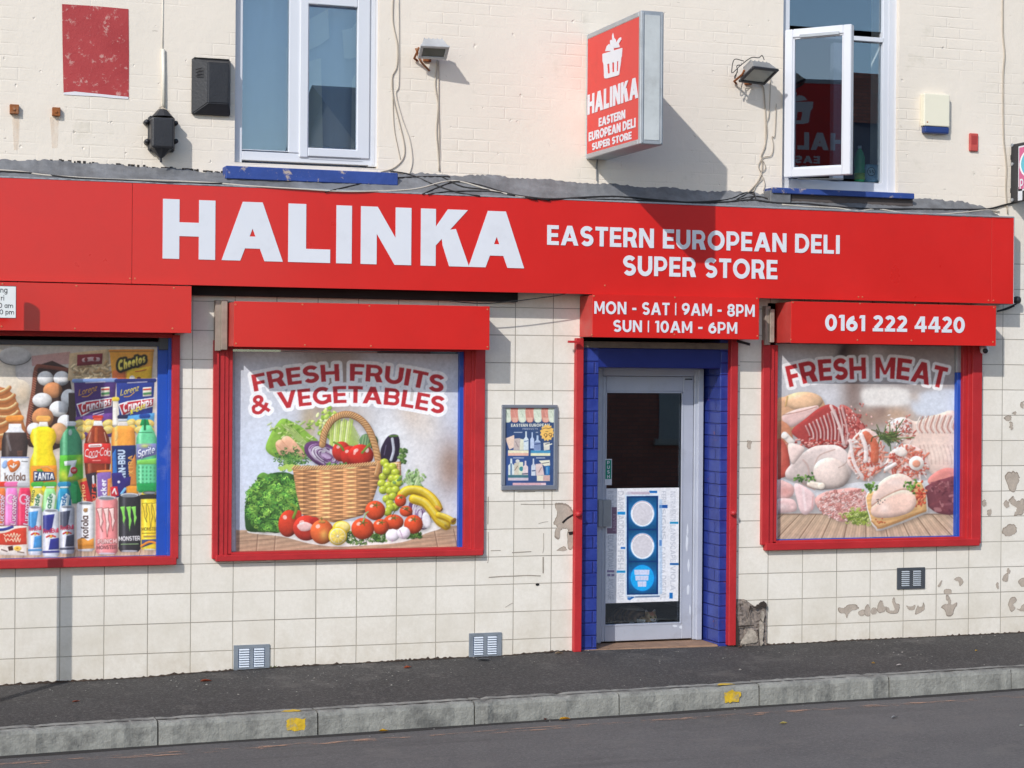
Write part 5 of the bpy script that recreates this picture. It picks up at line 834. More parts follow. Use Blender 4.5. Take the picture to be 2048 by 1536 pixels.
for a, b in zip(JX, JX[1:]):
    o = rk.uniform(-.004, .004); zz = rk.uniform(-.003, .003); n = 24
    prof = [(KY, -.3), (KY, 0), (KF+.03, .0), (KF+.008, -.008), (KF, -.03), (KF-.004, -.16), (KF-.004, -.3)]; rings = []
    for i in range(n+1):
        x = a+.005+(b-a-.010)*i/n; w = rk.uniform(-.0026, .0026)-(.007*rk.random() if rk.random() < .08 else 0); rings.append([kb.verts.new((x, y+o+(w if 1 < q < 6 else 0), zkerb(x)+z+zz+(w if 0 < q < 4 else 0))) for q, (y, z) in enumerate(prof)])
    for r0, r1 in zip(rings, rings[1:]):
        for q in range(len(prof)-1): kb.faces.new([r0[q], r1[q], r1[q+1], r0[q+1]])
    kb.faces.new(rings[0]); kb.faces.new(rings[-1][::-1])
fixn(kb); kerb = tag(obj('kerb', kb, M_KERB), kind='structure')
bm = bmn(); strip_j = [(x-.006, x+.006) for x in JX]
for a, b in strip_j: box(bm, a, b, KF+.012, KY-.002, zkerb(a)-.2, zkerb(a)-.012)
obj('kerb_joint', bm, pm('joint_dirt', C(44, 40, 38), .9), kerb)
bm = bmn(); V = []
for i in range(640):
    x = -3.4+i*.024; w_ = .004+.007*rk.random()*(1+math.sin(x*3)*.5); y_ = KF+.062+.004*math.sin(x*5); V.append((bm.verts.new((x, y_-w_, zkerb(x)+.0042)), bm.verts.new((x, y_+w_, zkerb(x)+.0042))))
for (a, b), (c, d) in zip(V, V[1:]): bm.faces.new([a, b, d, c])
fixn(bm); obj('kerb_gap', bm, MATS['joint_dirt'], kerb)
for xa, xb in ((573, 612), (1447, 1480)):
    P = atz(xa, 1427 if xa < 900 else 1377, -.2); X0 = at(xa, 1440 if xa < 900 else 1392, 1.47)[0]; X1 = at(xb, 1436 if xa < 900 else 1390, 1.47)[0]; bm = bmn(); zk = zkerb((X0+X1)/2)
    jit = [rk.uniform(-.012, .012) for _ in range(8)]
    O_ = [(X0+.01, -.108), (X0+(X1-X0)*.4, -.114), (X1-.012, -.106), (X1, -.07), (X1-.004, -.036), (X0+(X1-X0)*.5, -.032), (X0+.002, -.038), (X0-.004, -.07)]
    face(bm, [(p[0], KF-.0078, zk+p[1]) for p in ragged(O_, .004, 3)]); T_ = [(X0-.03, KF+.05), (X0+(X1-X0)*.3, KF+.034), (X1-.01, KF+.04), (X1-.03, KF+.10), (X0+.02, KF+.11)]; obj('paint_mark', bm, M_YEL, kerb); bm = bmn(); face(bm, [(p[0], p[1], zk+.0046) for p in ragged(T_, .006, 3)])
    obj('paint_mark', bm, M_YEL, kerb)
# worn line by the gutter
def worn():
    b = NB('worn_line'); t = b.n('ShaderNodeBsdfTransparent'); x = b.n('ShaderNodeMixShader'); n = b.noise(2.2, 8, .75, b.mapping(scale=(2.2, 9, 1))); r = b.ramp(n, 0, .53, .60); mm = b.n('ShaderNodeMath', operation='MULTIPLY'); b.l(r, 0, mm, 0); mm.inputs[1].default_value = .75; b.p.inputs['Base Color'].default_value = C(190, 150, 124); b.p.inputs['Roughness'].default_value = .8; b.l(mm, 0, x, 0); b.l(t, 0, x, 1); b.l(b.p, 0, x, 2); b.l(x, 0, b.out, 0); return b.m
M_WORN = worn(); strip('road_marking', [lambda x: (-1.74, zroad(x)+.0103), lambda x: (-1.85, zroad(x)+.0115)], M_WORN, XS[10:])
bm = bmn(); V = [[bm.verts.new((x, y+.02*math.sin(x*3+y*9), zroad(x)+.004+(y+1.48)*-.0)) for x in XS] for y in (-1.474, -1.56)]
for i in range(len(XS)-1): bm.faces.new([V[0][i], V[1][i], V[1][i+1], V[0][i+1]])
tag(obj('gutter_dirt', bm, pm('gutter_dirt', C(50, 45, 42), .95, .3, 20, .8, 80)), kind='structure')

# ------------------------------------------------------------------ the shop building
shop = thing('shop_building', 'cream painted brick shop building with tiled ground floor and blue door recess', 'building', (3.8, 0, -.12))
def wall(bm, x0, x1, z0, z1, holes, y=0.0, dep=.3, zbot=None):
    xs = sorted({x0, x1, *[h[0] for h in holes], *[h[1] for h in holes]}); zs = sorted({z0, z1, *[h[2] for h in holes], *[h[3] for h in holes]})
    xs = [x for x in xs if x0 <= x <= x1]; zs = [z for z in zs if z0 <= z <= z1]; V = {}
    def v(x, z):
        if (x, z) not in V: V[(x, z)] = bm.verts.new((x, y, z))
        return V[(x, z)]
    for a, b in zip(xs, xs[1:]):
        for c, d in zip(zs, zs[1:]):
            if not any(h[0] <= (a+b)/2 <= h[1] and h[2] <= (c+d)/2 <= h[3] for h in holes): bm.faces.new([v(a, c), v(b, c), v(b, d), v(a, d)])
    for h in holes:
        X0, X1, Z0, Z1 = max(h[0], x0), min(h[1], x1), max(h[2], z0), min(h[3], z1)
        for p, q in (((X0, Z0), (X0, Z1)), ((X1, Z1), (X1, Z0)), ((X0, Z1), (X1, Z1)), ((X1, Z0), (X0, Z0))):
            face(bm, [(p[0], y, p[1]), (q[0], y, q[1]), (q[0], y+dep, q[1]), (p[0], y+dep, p[1])])
ax = lambda px, py, d=0.0: float(at(px, py, d)[0])
az = lambda px, py, d=0.0: float(at(px, py, d)[2])
H_W1 = (-3.2, ax(349, 900), .66, 2.55); H_W2 = (ax(436, 900), ax(962, 900), .66, 2.46); H_W3 = (ax(1533, 900), ax(1955, 900), .655, 2.54); H_DR = (ax(1164, 1000), ax(1463, 1000), -.6, 2.27)
U_L = (ax(470, 200), ax(757.5, 200), az(480, 325), az(600, -30)); U_R = (ax(1565.5, 200), ax(1797.5, 200), az(1790, 388), az(1650, -95))
XM = 5.44
bm = bmn(); wall(bm, -5, XM, -.6, 3.0, [H_W1, H_W2, H_DR], dep=.02); obj('tiled_wall', bm, M_TILE_L, shop)
bm = bmn(); wall(bm, XM, 14, -.6, 3.0, [H_W3], dep=.02); obj('tiled_wall', bm, M_TILE_R, shop)
bm = bmn(); wall(bm, -5, 14, 3.0, 6.6, [U_L, U_R], dep=.12); obj('upper_wall', bm, M_WALL, shop)
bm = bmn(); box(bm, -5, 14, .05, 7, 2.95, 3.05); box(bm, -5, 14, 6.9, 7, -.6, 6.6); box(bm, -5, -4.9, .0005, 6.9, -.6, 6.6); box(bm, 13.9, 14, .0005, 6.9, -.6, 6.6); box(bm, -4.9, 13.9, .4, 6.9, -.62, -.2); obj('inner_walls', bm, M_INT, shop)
bm = bmn()
for s in ([(-5.3, -.3, 6.55), (14.3, -.3, 6.55), (14.3, 3.5, 8.8), (-5.3, 3.5, 8.8)], [(-5.3, 7.3, 6.55), (14.3, 7.3, 6.55), (14.3, 3.5, 8.8), (-5.3, 3.5, 8.8)]): face(bm, s)
for X in (-5, 14): face(bm, [(X, 0, 6.6), (X, 7, 6.6), (X, 3.5, 8.75)])
g = bmesh.ops.solidify(bm, geom=bm.faces[:], thickness=.08); obj('roof', bm, pm('slate', C(70, 70, 78), .7, .2, 3), shop)
# lead flashing above the fascia
YU = [(-200, 312), (0, 318), (120, 322), (250, 331), (380, 340), (450, 346), (640, 346), (800, 346), (900, 350), (1000, 352), (1090, 360), (1170, 366), (1290, 373), (1400, 381), (1480, 384), (1540, 388), (1700, 392), (1830, 398), (1925, 402), (1968, 414), (1998, 432), (2016, 436)]
yu = lambda x: float(np.interp(x, [a for a, b in YU], [b for a, b in YU])); yf = lambda x: 353+.0414*x
rf = random.Random(8)
def flash_d(x, y): return .2*min(1, max(0, (y-yu(x))/max(4, yf(x)-yu(x))))
bm = bmn(); rows = []
for i in range(0, 445):
    x = -200+i*5; col = []; y0 = yu(x)+rf.uniform(-2, 1.6)+1.5*math.sin(x*.05); y1 = yf(x)
    if y0 > y1-2: y0 = y1-2
    for k in range(6):
        t = k/5; y = y0+(y1-y0)*t; d = .2*t+.004+(0 if k in (0,) else rf.uniform(-.003, .003)); col.append(bm.verts.new(at(x, y, d)))
    rows.append(col)
for a, b in zip(rows, rows[1:]):
    for k in range(5): bm.faces.new([a[k], a[k+1], b[k+1], b[k]])
fixn(bm); fl = obj('lead_flashing', bm, M_LEAD, shop, True)
pr = random.Random(3)
for px in range(100, 452, 6):
    if pr.random() < .6: bm = bmn(); slab(bm, px, yu(px)-pr.uniform(1, 4), px+pr.uniform(3, 8), yu(px)+pr.uniform(1, 2.5), .004, -.001, 0); obj('torn_edge', bm, pm('torn_felt', C(52, 46, 42), .9, .3, 30), shop)
bm = bmn(); rg = random.Random(31); V = []
for i in range(700):
    x = -2+i*.0152; h = .003+.005*max(0, rg.gauss(.3, .8))+.006*max(0, math.sin(x*7)+math.sin(x*2.3+1))*rg.random(); z = zbase(x); V.append((bm.verts.new((x, -.0018, z+min(h, .06))), bm.verts.new((x, -.006, z+.003)), bm.verts.new((x, -.012-.03*rg.random(), z+.0015))))
for (a, b, c), (d, e, f) in zip(V, V[1:]):
    if H_DR[0]-.02 < a.co.x < H_DR[1]+.02: continue
    bm.faces.new([a, b, e, d]); bm.faces.new([b, c, f, e])
fixn(bm); tag(obj('wall_foot_dirt', bm, pm('foot_dirt', C(62, 48, 38), .95, .4, 25, .5, 60, dirt=.5, dscale=9, dcol=C(118, 84, 54))), kind='structure')
# painted patch where a sign hung
def patchmat():
    b = NB('red_patch'); n = b.noise(13, 8, .75); n2 = b.noise(2.2, 4, .6); c = b.mix((b.ramp(n2, 0, .3, .7), 0), C(160, 48, 50), C(180, 64, 64)); mm = b.n('ShaderNodeMath', operation='MULTIPLY'); b.l(b.ramp(n, 0, .56, .62), 0, mm, 0); mm.inputs[1].default_value = .65; c1 = b.mix((mm, 0), (c, 2), C(206, 168, 158)); b.l(c1, 2, b.p, 'Base Color'); b.p.inputs['Roughness'].default_value = .6; b1 = b.bump(n, 0, .5, .01); b.l(b1, 0, b.p, 'Normal'); return b.m
bm = bmn(); pts = [(124, 8), (190, 12), (257, 18), (258, 110), (257.5, 196), (220, 192), (190, 188), (150, 186), (127, 186), (125, 90)]; face(bm, [at(x, y, .003) for x, y in pts]); fixn(bm); obj('painted_patch', bm, patchmat(), shop)
bm = bmn(); pts = [(127, 185), (150, 183), (180, 186), (220, 190), (257, 194), (256, 198), (225, 196), (200, 193), (160, 191), (127, 189)]; face(bm, [at(x, y, .005) for x, y in pts]); obj('bare_strip', bm, pm('bare_white', C(222, 220, 224), .7), shop)
# sills
bm = bmn(); slab(bm, 452, 331, 796, 371, .13, -.05, .005); obj('window_sill', bm, M_BLUE, shop)
for q_ in ((452, 356, 797, 390, .11, 0, .003), (1541, 380, 1582, 410, .125, 0, .006)): bm = bmn(); slab(bm, *q_); obj('cement_fillet', bm, M_LEAD, shop)
bm = bmn(); slab(bm, 1583, 387, 1826, 413, .10, 0, .003); obj('sill_board', bm, pm('dark_board', C(86, 78, 76), .8, .25, 8), shop)
bm = bmn(); slab(bm, 1546, 374.5, 1829, 398, .14, -.05, .004); obj('window_sill', bm, M_BLUE, shop)

# ------------------------------------------------------------------ upper windows
def upvc_window(parts, label=None):
    bm = bmn()
    for p in parts: slab(bm, *p)
    return obj('window', bm, M_UPVC, shop)
w = upvc_window([(470, -40, 484, 325, -.048, -.115), (580, -40, 600, 306, -.046, -.115), (740, -40, 758, 334, -.046, -.115), (484, 302, 741, 331, -.047, -.115), (484, -40, 740, -24, -.048, -.115), (600, -40, 610, 300, -.05, -.112, .002), (745, -40, 749, 330, -.042, -.06, .001), (484, 298, 582, 304, -.052, -.1, .002)])
bm = bmn()
for p in ((601, -12, 616, 315, -.03, -.08, .006), (716, -12, 739, 318, -.03, -.08, .006), (616, -12, 716, 15, -.03, -.08, .006), (616, 295, 716, 317, -.03, -.08, .006)): slab(bm, *p)
for p in ((613, 12, 617, 298, -.04, -.06, .002), (715, 12, 719, 298, -.04, -.06, .002)): slab(bm, *p)
obj('sash', bm, M_UPVC, w); bm = bmn(); slab(bm, 636, 7, 708, 14, -.022, -.032, .002); obj('trickle_vent', bm, M_METAL, w); bm = bmn(); slab(bm, 616, 313, 722, 317, -.024, -.03, .001); obj('shadow_gap', bm, M_DARKM, w)
def pane(px, d, parent, mat=None):
    bm = bmn(); slab(bm, *px, d, d-.006, 0); return obj('pane', bm, mat or M_GLASS, parent)
pane((482, -40, 582, 305), -.075, w); pane((615, 13, 718, 297), -.055, w)
# curtain behind it, and an added blind coloured as the sky's reflection
X0, X1, Z0, Z1 = rect(462, -40, 772, 335, -.2); bm = bmn(); n = 46; V = []
for i in range(n+1):
    x = X0+(X1-X0)*i/n; V.append([bm.verts.new((x, .22+.012*math.sin(i*.9), z)) for z in (Z0-.1, Z1)])
for a, b in zip(V, V[1:]): bm.faces.new([a[0], b[0], b[1], a[1]])
o = obj('reflected_sky_blind', bm, pm('reflected_sky_cloth', C(206, 220, 246), .9, .08, 2), None, True); tag(o, 'added blind coloured as reflected pale blue sky, behind the upper window over the fruit poster', 'blind')
bm = bmn(); cr = random.Random(2)
for pts, d in (([(574, -40), (590, -40), (590, 60), (574, 66)], -.17), ([(572, 96), (592, 92), (592, 306), (572, 306)], -.165), ([(608, 44), (656, 18), (659, 76), (640, 90), (610, 104)], -.16), ([(610, 125), (642, 116), (646, 300), (612, 300)], -.165), ([(684, 60), (704, 56), (722, 30), (724, 110), (700, 118), (688, 116)], -.165), ([(704, 160), (724, 120), (724, 300), (702, 300)], -.16)):
    prism(bm, [tuple(p) for p in pts], lambda p: at(p[0], p[1], d), lambda p: at(p[0], p[1], d-.006))
fixn(bm); o = obj('net_curtain', bm, pm('net_cloth', C(244, 246, 250), .9, .05, 4)); tag(o, 'pale net curtain in folds behind the double upper window', 'curtain')
# right window with its casement standing open
w = upvc_window([(1565, -110, 1577, 378, -.047, -.115), (1768, -110, 1783, 385, -.05, -.11), (1783, -110, 1798, 388, -.044, -.112), (1577, 359, 1768, 386, -.048, -.112), (1577, 62, 1768, 85, -.05, -.11), (1668, 85, 1687, 360, -.05, -.11), (1577, -110, 1768, -95, -.05, -.11), (1780, -110, 1785, 386, -.04, -.05, .001), (1577, 376, 1790, 381, -.042, -.05, .001)])
pane((1684, 82, 1770, 361), -.085, w); pane((1575, -98, 1770, 65), -.085, w)
hx, hz0, hz1 = ax(1571.5, 200, .03), az(1572, 356, .03), az(1572, 61, .03); SW, ANG = .545, math.radians(50); SH = hz1-hz0
MS = Matrix.Translation((hx, -.03, hz0)) @ Matrix.Rotation(-ANG, 4, 'Z')
bm = bmn(); fw = .066
for b_ in ((0, fw, 0, SH), (SW-fw, SW, 0, SH), (fw, SW-fw, 0, fw), (fw, SW-fw, SH-fw, SH)): box(bm, b_[0], b_[1], -.03, .03, b_[2], b_[3], .006, MS)
for b_ in ((fw-.002, fw+.012, fw, SH-fw), (SW-fw-.012, SW-fw+.002, fw, SH-fw), (fw, SW-fw, fw-.002, fw+.012), (fw, SW-fw, SH-fw-.012, SH-fw+.002)): box(bm, b_[0], b_[1], -.018, .018, b_[2], b_[3], .003, MS)
obj('open_casement', bm, M_UPVC, w); bm = bmn(); box(bm, fw+.06, SW-fw-.03, -.04, -.03, SH-fw-.006, SH-fw+.018, .002, MS); obj('trickle_vent', bm, M_METAL, w)
bm = bmn(); box(bm, fw, SW-fw, -.006, .006, fw, SH-fw, 0, MS); obj('pane', bm, glass_mat('casement_glass', (.35, .38, .42, 1), 3.6), w)
bm = bmn(); box(bm, .1, .45, -.02, .02, -.012, -.002, .001, Matrix.Translation((hx, -.02, hz0)) @ Matrix.Rotation(-math.radians(24), 4, 'Z')); obj('stay', bm, M_METAL, w)
bm = bmn(); x0 = ax(1767, 200, -.115); box(bm, x0, x0+.12, .117, .32, hz0-.1, hz1+.9); obj('window_reveal', bm, pm('reveal_white', C(246, 248, 246), .8), w)
bm = bmn(); z0 = az(1720, 362, -.1); box(bm, ax(1560, 360, -.2), x0, .116, .5, z0-.05, z0-.004, .004); obj('window_board', bm, M_UPVC, w)
# bottle and wrapped pack on the window board
def lathe(bm, prof, c, n=20):
    R_ = [[bm.verts.new((c[0]+r*math.cos(2*math.pi*k/n), c[1]+r*math.sin(2*math.pi*k/n), c[2]+z)) for k in range(n)] for r, z in prof]
    for a, b in zip(R_, R_[1:]):
        for k in range(n): bm.faces.new([a[k], a[(k+1) % n], b[(k+1) % n], b[k]])
    bm.faces.new(R_[0][::-1]); bm.faces.new(R_[-1])
bc = (ax(1719, 350, -.15), .15, z0-.003)
t = thing('bottle', 'empty green plastic bottle on the window board behind the right upper window', 'bottle', bc)
bm = bmn(); lathe(bm, [(.036, 0), (.043, .015), (.043, .09), (.038, .11), (.043, .13), (.043, .19), (.03, .235), (.014, .262), (.013, .275)], bc); obj('body', bm, pm('green_pet', C(74, 186, 124), .15, .1, 3), t, True)
bm = bmn(); lathe(bm, [(.0445, .018), (.0445, .07)], bc); obj('label', bm, pm('lime_label', C(176, 214, 60), .4, .3, 30), t, True); bm = bmn(); lathe(bm, [(.015, .268), (.016, .272), (.016, .288), (.014, .29)], bc); obj('cap', bm, M_UPVC, t, True)
pc = (ax(1744, 350, -.17), .18, z0-.003); t = thing('water_pack', 'blue shrink wrapped pack beside the green bottle', 'pack', pc)
bm = bmn(); box(bm, pc[0]-.085, pc[0]+.085, pc[1]-.05, pc[1]+.07, pc[2], pc[2]+.15, .04, seg=4); obj('wrap', bm, pm('blue_wrap', C(150, 196, 228), .2, .35, 14, .5, 20), t, True)
bm = bmn(); T = [(math.cos(k/20*6.283)*.036, math.sin(k/20*6.283)*.036) for k in range(20)]; cx, cz = pc[0]-.03, pc[2]+.085
prism(bm, [p for p in T], lambda p: (cx+p[0], pc[1]-.053, cz+p[1]), lambda p: (cx+p[0], pc[1]-.049, cz+p[1])); fixn(bm); obj('emblem', bm, pm('emblem_dark', C(44, 70, 92), .4), t)
bm = bmn(); prism(bm, [(a*.82, b*.82) for a, b in T], lambda p: (cx+p[0], pc[1]-.0545, cz+p[1]), lambda p: (cx+p[0], pc[1]-.0525, cz+p[1])); fixn(bm); obj('emblem_disc', bm, pm('emblem_pale', C(190, 220, 236), .4), t)
bm = bmn(); L, wd = text_polys('SS', .2); sign_letters(bm, L, lambda u, v: (cx-.024+u/wd*.048, pc[1]-.0548, cz-.012+v*.026), (0, -1, 0), .001); obj('lettering', bm, pm('emblem_dark', C(44, 70, 92), .4), t)

# ------------------------------------------------------------------ ground floor windows
def rails(name, specs, mat):
    bm = bmn()
    for p in specs: slab(bm, *p)
    return obj(name, bm, mat, shop)
w2 = rails('shop_window', [(428, 680, 436, 1118, .035, -.08, .003), (436, 680, 447, 1116, .02, -.08, .003), (447, 690, 455, 1110, .012, -.08, .002), (455, 690, 463, 1108, .004, -.09, .002), (931, 690, 944, 1106, .008, -.09, .002), (944, 690, 951, 1106, .022, -.08, .002), (951, 685, 968, 1108, .036, -.08, .003), (432, 1111, 967, 1111, .055, -.09, .005), (463, 1105, 932, 1099, .01, -.09, .002), (455, 690, 968, 704, .0, -.09)], M_REDT)
w1 = rails('shop_window', [(345, 670, 357, 1118, .03, -.08, .003), (0, 1121, 353.5, 1130, .075, -.08, .005, -900), (0, 655, 345, 676, .0, -.09, 0, -900)], M_REDT)
w3 = rails('shop_window', [(1527, 680, 1538, 1090, .035, -.08, .003), (1538, 690, 1546, 1086, .02, -.08, .002), (1546, 690, 1553, 1084, .006, -.09, .002), (1927, 690, 1937, 1084, .006, -.09, .002), (1937, 690, 1946, 1084, .02, -.08, .002), (1946, 688, 1962, 1087, .036, -.08, .003), (1532, 1087, 1960, 1091.5, .05, -.09, .005), (1553, 1082, 1928, 1080, .01, -.09, .002), (1545, 676, 1960, 690, .0, -.09)], M_REDT)
for w, ps in ((w2, [(920, 700, 931, 1103, -.03, -.09, .003)]), (w1, [(316, 690, 337, 1116, -.045, -.09, .003), (337, 676, 345, 1116, -.01, -.09, .003), (0, 1118, 318, 1115, -.03, -.09, .002, -900)]), (w3, [(1915, 745, 1927, 1082, -.03, -.09, .003), (1553, 1079, 1915, 1075, -.05, -.09, .001)])):
    bm = bmn()
    for p in ps: slab(bm, *p)
    obj('jamb', bm, M_BLUET, w)
bm = bmn(); slab(bm, 1914, 690, 1927, 745, -.03, -.09, .003); obj('bare_jamb', bm, M_METAL, w3)
bm = bmn(); slab(bm, 0, 679, 330, 693, -.03, -.08, .004, -900); slab(bm, 318, 672, 345, 700, -.02, -.08, .004); obj('roller_rail', bm, M_DARKM, w1)
for w, px in ((w2, (460, 698, 925, 1100)), (w1, (-200, 680, 320, 1118)), (w3, (1548, 684, 1918, 1080))): pane(px, -.082, w)
for px in ((431, 600, 443, 702), (443, 598, 455, 700)): pass
bm = bmn(); slab(bm, 431, 600, 442, 702, .06, .0, .004); slab(bm, 443, 600, 455, 700, .085, .0, .004); tag(obj('guide_bracket', bm, pm('bracket_metal', C(172, 158, 144), .5, .25, 8, metal=.3, dirt=.4)), 'bare metal guide bracket beside the blank red shutter box over the fruit poster', 'bracket', 'shutter guide brackets')
bm = bmn(); slab(bm, 1531, 612, 1541, 690, .06, .0, .004); slab(bm, 1541, 618, 1549, 685, .085, .0, .004); tag(obj('guide_bracket', bm, MATS['bracket_metal']), 'bare metal guide bracket between the opening hours box and the phone number box', 'bracket', 'shutter guide brackets')
P1 = print_sheet('window_poster', art_snacks(), (-446, 675, 317, 1113), -.074, print_mat('window_print', .35, .45)); tag(P1, 'printed window poster of bottles, cans, crisps and eggs in the leftmost window', 'poster', 'printed posters filling the shop windows')
P2 = print_sheet('window_poster', art_fruit(), (464, 703, 922, 1095), -.074, print_mat('window_print')); tag(P2, 'printed window poster of a wicker basket of vegetables reading FRESH FRUITS & VEGETABLES', 'poster', 'printed posters filling the shop windows')
P3 = print_sheet('window_poster', art_meat(), (1551, 687, 1916, 1074), -.074, print_mat('window_print')); tag(P3, 'printed window poster of raw meat and chicken reading FRESH MEAT', 'poster', 'printed posters filling the shop windows')

# ------------------------------------------------------------------ doorway
dz0 = -.14
bm = bmn(); slab(bm, 1164, 688, 1193, 1312, -.012, -.36, .004); obj('brick_jamb', bm, M_BLUEBR, shop)
XR = ax(1439, 1000, -.012); XR1 = ax(1462.5, 1000, -.012); bm = bmn(); box(bm, XR, XR1+.06, .012, .36, -.35, 2.28, .006); obj('brick_jamb', bm, M_BLUEBR, shop)
bm = bmn(); XL = ax(1164, 1000, -.012); zt, zb = az(1300, 697, -.02), az(1300, 736, -.02); box(bm, XL, XR1+.06, .014, .36, zb, zt, .006); obj('lintel', bm, pm('lintel_blue_shaded', C(28, 42, 116), .35, .12, 4, .25, 20), shop)  # blue darkened to navy, the doorway's shade put into the lintel colour
bm = bmn(); box(bm, XL, XR1+.06, .006, .34, zt, zt+.05, .004); obj('lintel_top', bm, pm('lintel_stone', C(120, 108, 100), .9, .3, 12), shop)
dX0, dX1 = ax(1186, 1000, -.28), ax(1403.5, 1000, -.28); dzt = az(1300, 735, -.28); dzb = az(1300, 1283, -.28)
bm = bmn(); box(bm, XL, XR, -.0, .40, dzb-.2, dzb-.004, .012); obj('threshold', bm, M_STONE, shop)
lx0, lx1, lzt = ax(1205, 1000, -.28), ax(1387, 1000, -.28), az(1300, 753, -.28)
bm = bmn(); box(bm, dX0, lx0-.003, .28, .36, dzb, dzt, .005); box(bm, lx1+.003, dX1, .28, .36, dzb, dzt, .005); box(bm, lx0-.003, lx1+.003, .28, .36, lzt+.003, dzt, .005); box(bm, lx1+.028, dX1+.002, .262, .285, dzb, dzt-.01, .003); box(bm, dX0, dX1, .268, .284, dzt-.018, dzt+.004, .003)
door = obj('door', bm, M_ALU, shop)
gx0, gx1, gzt, gzb = ax(1211, 1000, -.29), ax(1365, 1000, -.29), az(1290, 783, -.29), az(1290, 1247, -.29)
bm = bmn(); box(bm, lx0, gx0, .292, .336, dzb+.01, lzt, .004); box(bm, gx1, lx1, .292, .336, dzb+.01, lzt, .004); box(bm, gx0, gx1, .292, .336, gzt, lzt, .004); box(bm, gx0, gx1, .292, .336, dzb+.01, gzb, .004)
box(bm, gx0-.004, gx0+.006, .288, .30, gzb, gzt, .001); box(bm, gx1-.012, gx1+.002, .288, .30, gzb, gzt, .001); box(bm, gx0, gx1, .288, .30, gzt-.012, gzt, .001); box(bm, lx0+.012, gx1, .288, .295, gzb-.012, gzb, .001); obj('leaf', bm, M_ALU, door)
bm = bmn(); box(bm, gx0, gx1, .312, .318, gzb, gzt); obj('pane', bm, M_GLASSD, door)
bm = bmn(); slab(bm, 1197, 999, 1206, 1054, -.24, -.30, .003); slab(bm, 1206, 1000, 1223, 1053, -.235, -.3, .003); obj('lock_case', bm, M_METAL, door)
bm = bmn(); slab(bm, 1371, 757, 1385, 760, -.284, -.3, .001); obj('closer_arm', bm, M_DARKM, door)
bm = bmn(); wr = random.Random(12)
for x, y, w_, h_ in ((1375, 1060, 5, 28), (1374, 1085, 7, 40), (1377, 1130, 6, 30), (1376, 1180, 7, 30), (1380, 1220, 5, 24), (1350, 1252, 12, 6), (1362, 1254, 8, 8), (1200, 1130, 4, 90)):
    pts = [(x+w_*.5*math.cos(a)*wr.uniform(.5, 1), y+h_*.5*math.sin(a)*wr.uniform(.6, 1)) for a in np.linspace(0, 6.28, 11)[:-1]]
    bm = bmn(); k_ = -.2915+.0005*wr.random(); face(bm, [at(px, py, k_) for px, py in pts]); fixn(bm); obj('worn_paint', bm, pm('chalky_paint', C(214, 218, 226), .7, .1, 20), door)
PU = thing('push_sign', 'narrow green and white PUSH sticker on the door glass edge', 'sign', at(1217, 970, -.28)); bm = bmn(); slab(bm, 1210, 918, 1223.5, 970, -.286, -.289, 0); obj('backing', bm, M_WHITE, PU); bm = bmn(); slab(bm, 1211, 920, 1222.5, 958, -.285, -.2858, 0); obj('panel', bm, pm('push_green', C(22, 140, 116), .4), PU)
for k, c in enumerate('PUSH'):
    if k == 0: bml = bmn()
    a = at(1214.2, 928.5+k*9.3, -.2845); b_ = at(1219.5, 921.8+k*9.3, -.2845); L, wd = text_polys(c, .22); sign_letters(bml, L, lambda u, v: (a[0]+(b_[0]-a[0])*u/wd, a[1], a[2]+(b_[2]-a[2])*v), (0, -1, 0), .0006)
obj('lettering', bml, M_WHITE, PU)
o = print_sheet('door_poster', art_door(), (1212, 977, 1356.5, 1202), -.3085, print_mat('door_print', .5, .3), 2.0); tag(o, 'white poster with a blue traffic light picture on the door glass', 'poster')
# red shutter guides each side of the doorway
def guide(px0, px1, yt, yb, lab):
    bm = bmn(); slab(bm, px0, yt, px1, yb, .045, -.03, .004); t = obj('shutter_guide', bm, M_REDT); tag(t, lab, 'shutter guide', 'red shutter guides beside the door'); return t
t = guide(1153, 1163, 676, 1304, 'red upright shutter guide on the left of the door, against chipped tiles'); bm = bmn(); c = at(1157, 1028, .06); lathe(bm, [(.012, -.02), (.022, -.012), (.026, 0), (.022, .012), (.012, .02)], c); obj('bolt', bm, M_REDT, t, True); bm = bmn(); slab(bm, 1138, 681, 1160, 686, .10, .07, .002); obj('arm', bm, M_REDT, t)
t = guide(1462.5, 1472, 678, 1291, 'red upright shutter guide on the right of the door, above the broken tiles'); bm = bmn(); c = at(1467, 1026, .06); lathe(bm, [(.012, -.02), (.022, -.012), (.026, 0), (.022, .012), (.012, .02)], c); obj('bolt', bm, M_REDT, t, True); bm = bmn(); tube(bm, [at(1474, 682, .1), at(1500, 689, .16)], .011); obj('arm', bm, M_BLACK, t)

# ------------------------------------------------------------------ fascia sign and shutter boxes
FZ0, FZ1, FX1 = 2.566, 3.256, 7.76
t = thing('fascia_sign', 'long red fascia board over the windows reading HALINKA EASTERN EUROPEAN DELI SUPER STORE', 'sign', (3.8, -.1, FZ0)); s1 = ax(264.5, 450, .2); s2 = ax(1983, 520, .2); zs = [-4.5, s1, s2, FX1]
for a, b in zip(zs, zs[1:]): bm = bmn(); box(bm, a+.0012, b-.0012, -.2, -.194, FZ0, FZ1, .0012); obj('panel', bm, M_RED, t)
bm = bmn(); box(bm, -4.5, FX1-.004, -.193, 0, FZ0+.012, FZ1-.004); obj('carcass', bm, pm('carcass', C(120, 110, 104), .7), t); bm = bmn(); box(bm, FX1-.003, FX1+.003, -.203, 0, FZ0, FZ1+.006, .001); box(bm, -4.5, FX1, -.203, -.19, FZ1+.0005, FZ1+.012, .002); obj('trim', bm, M_METAL, t)
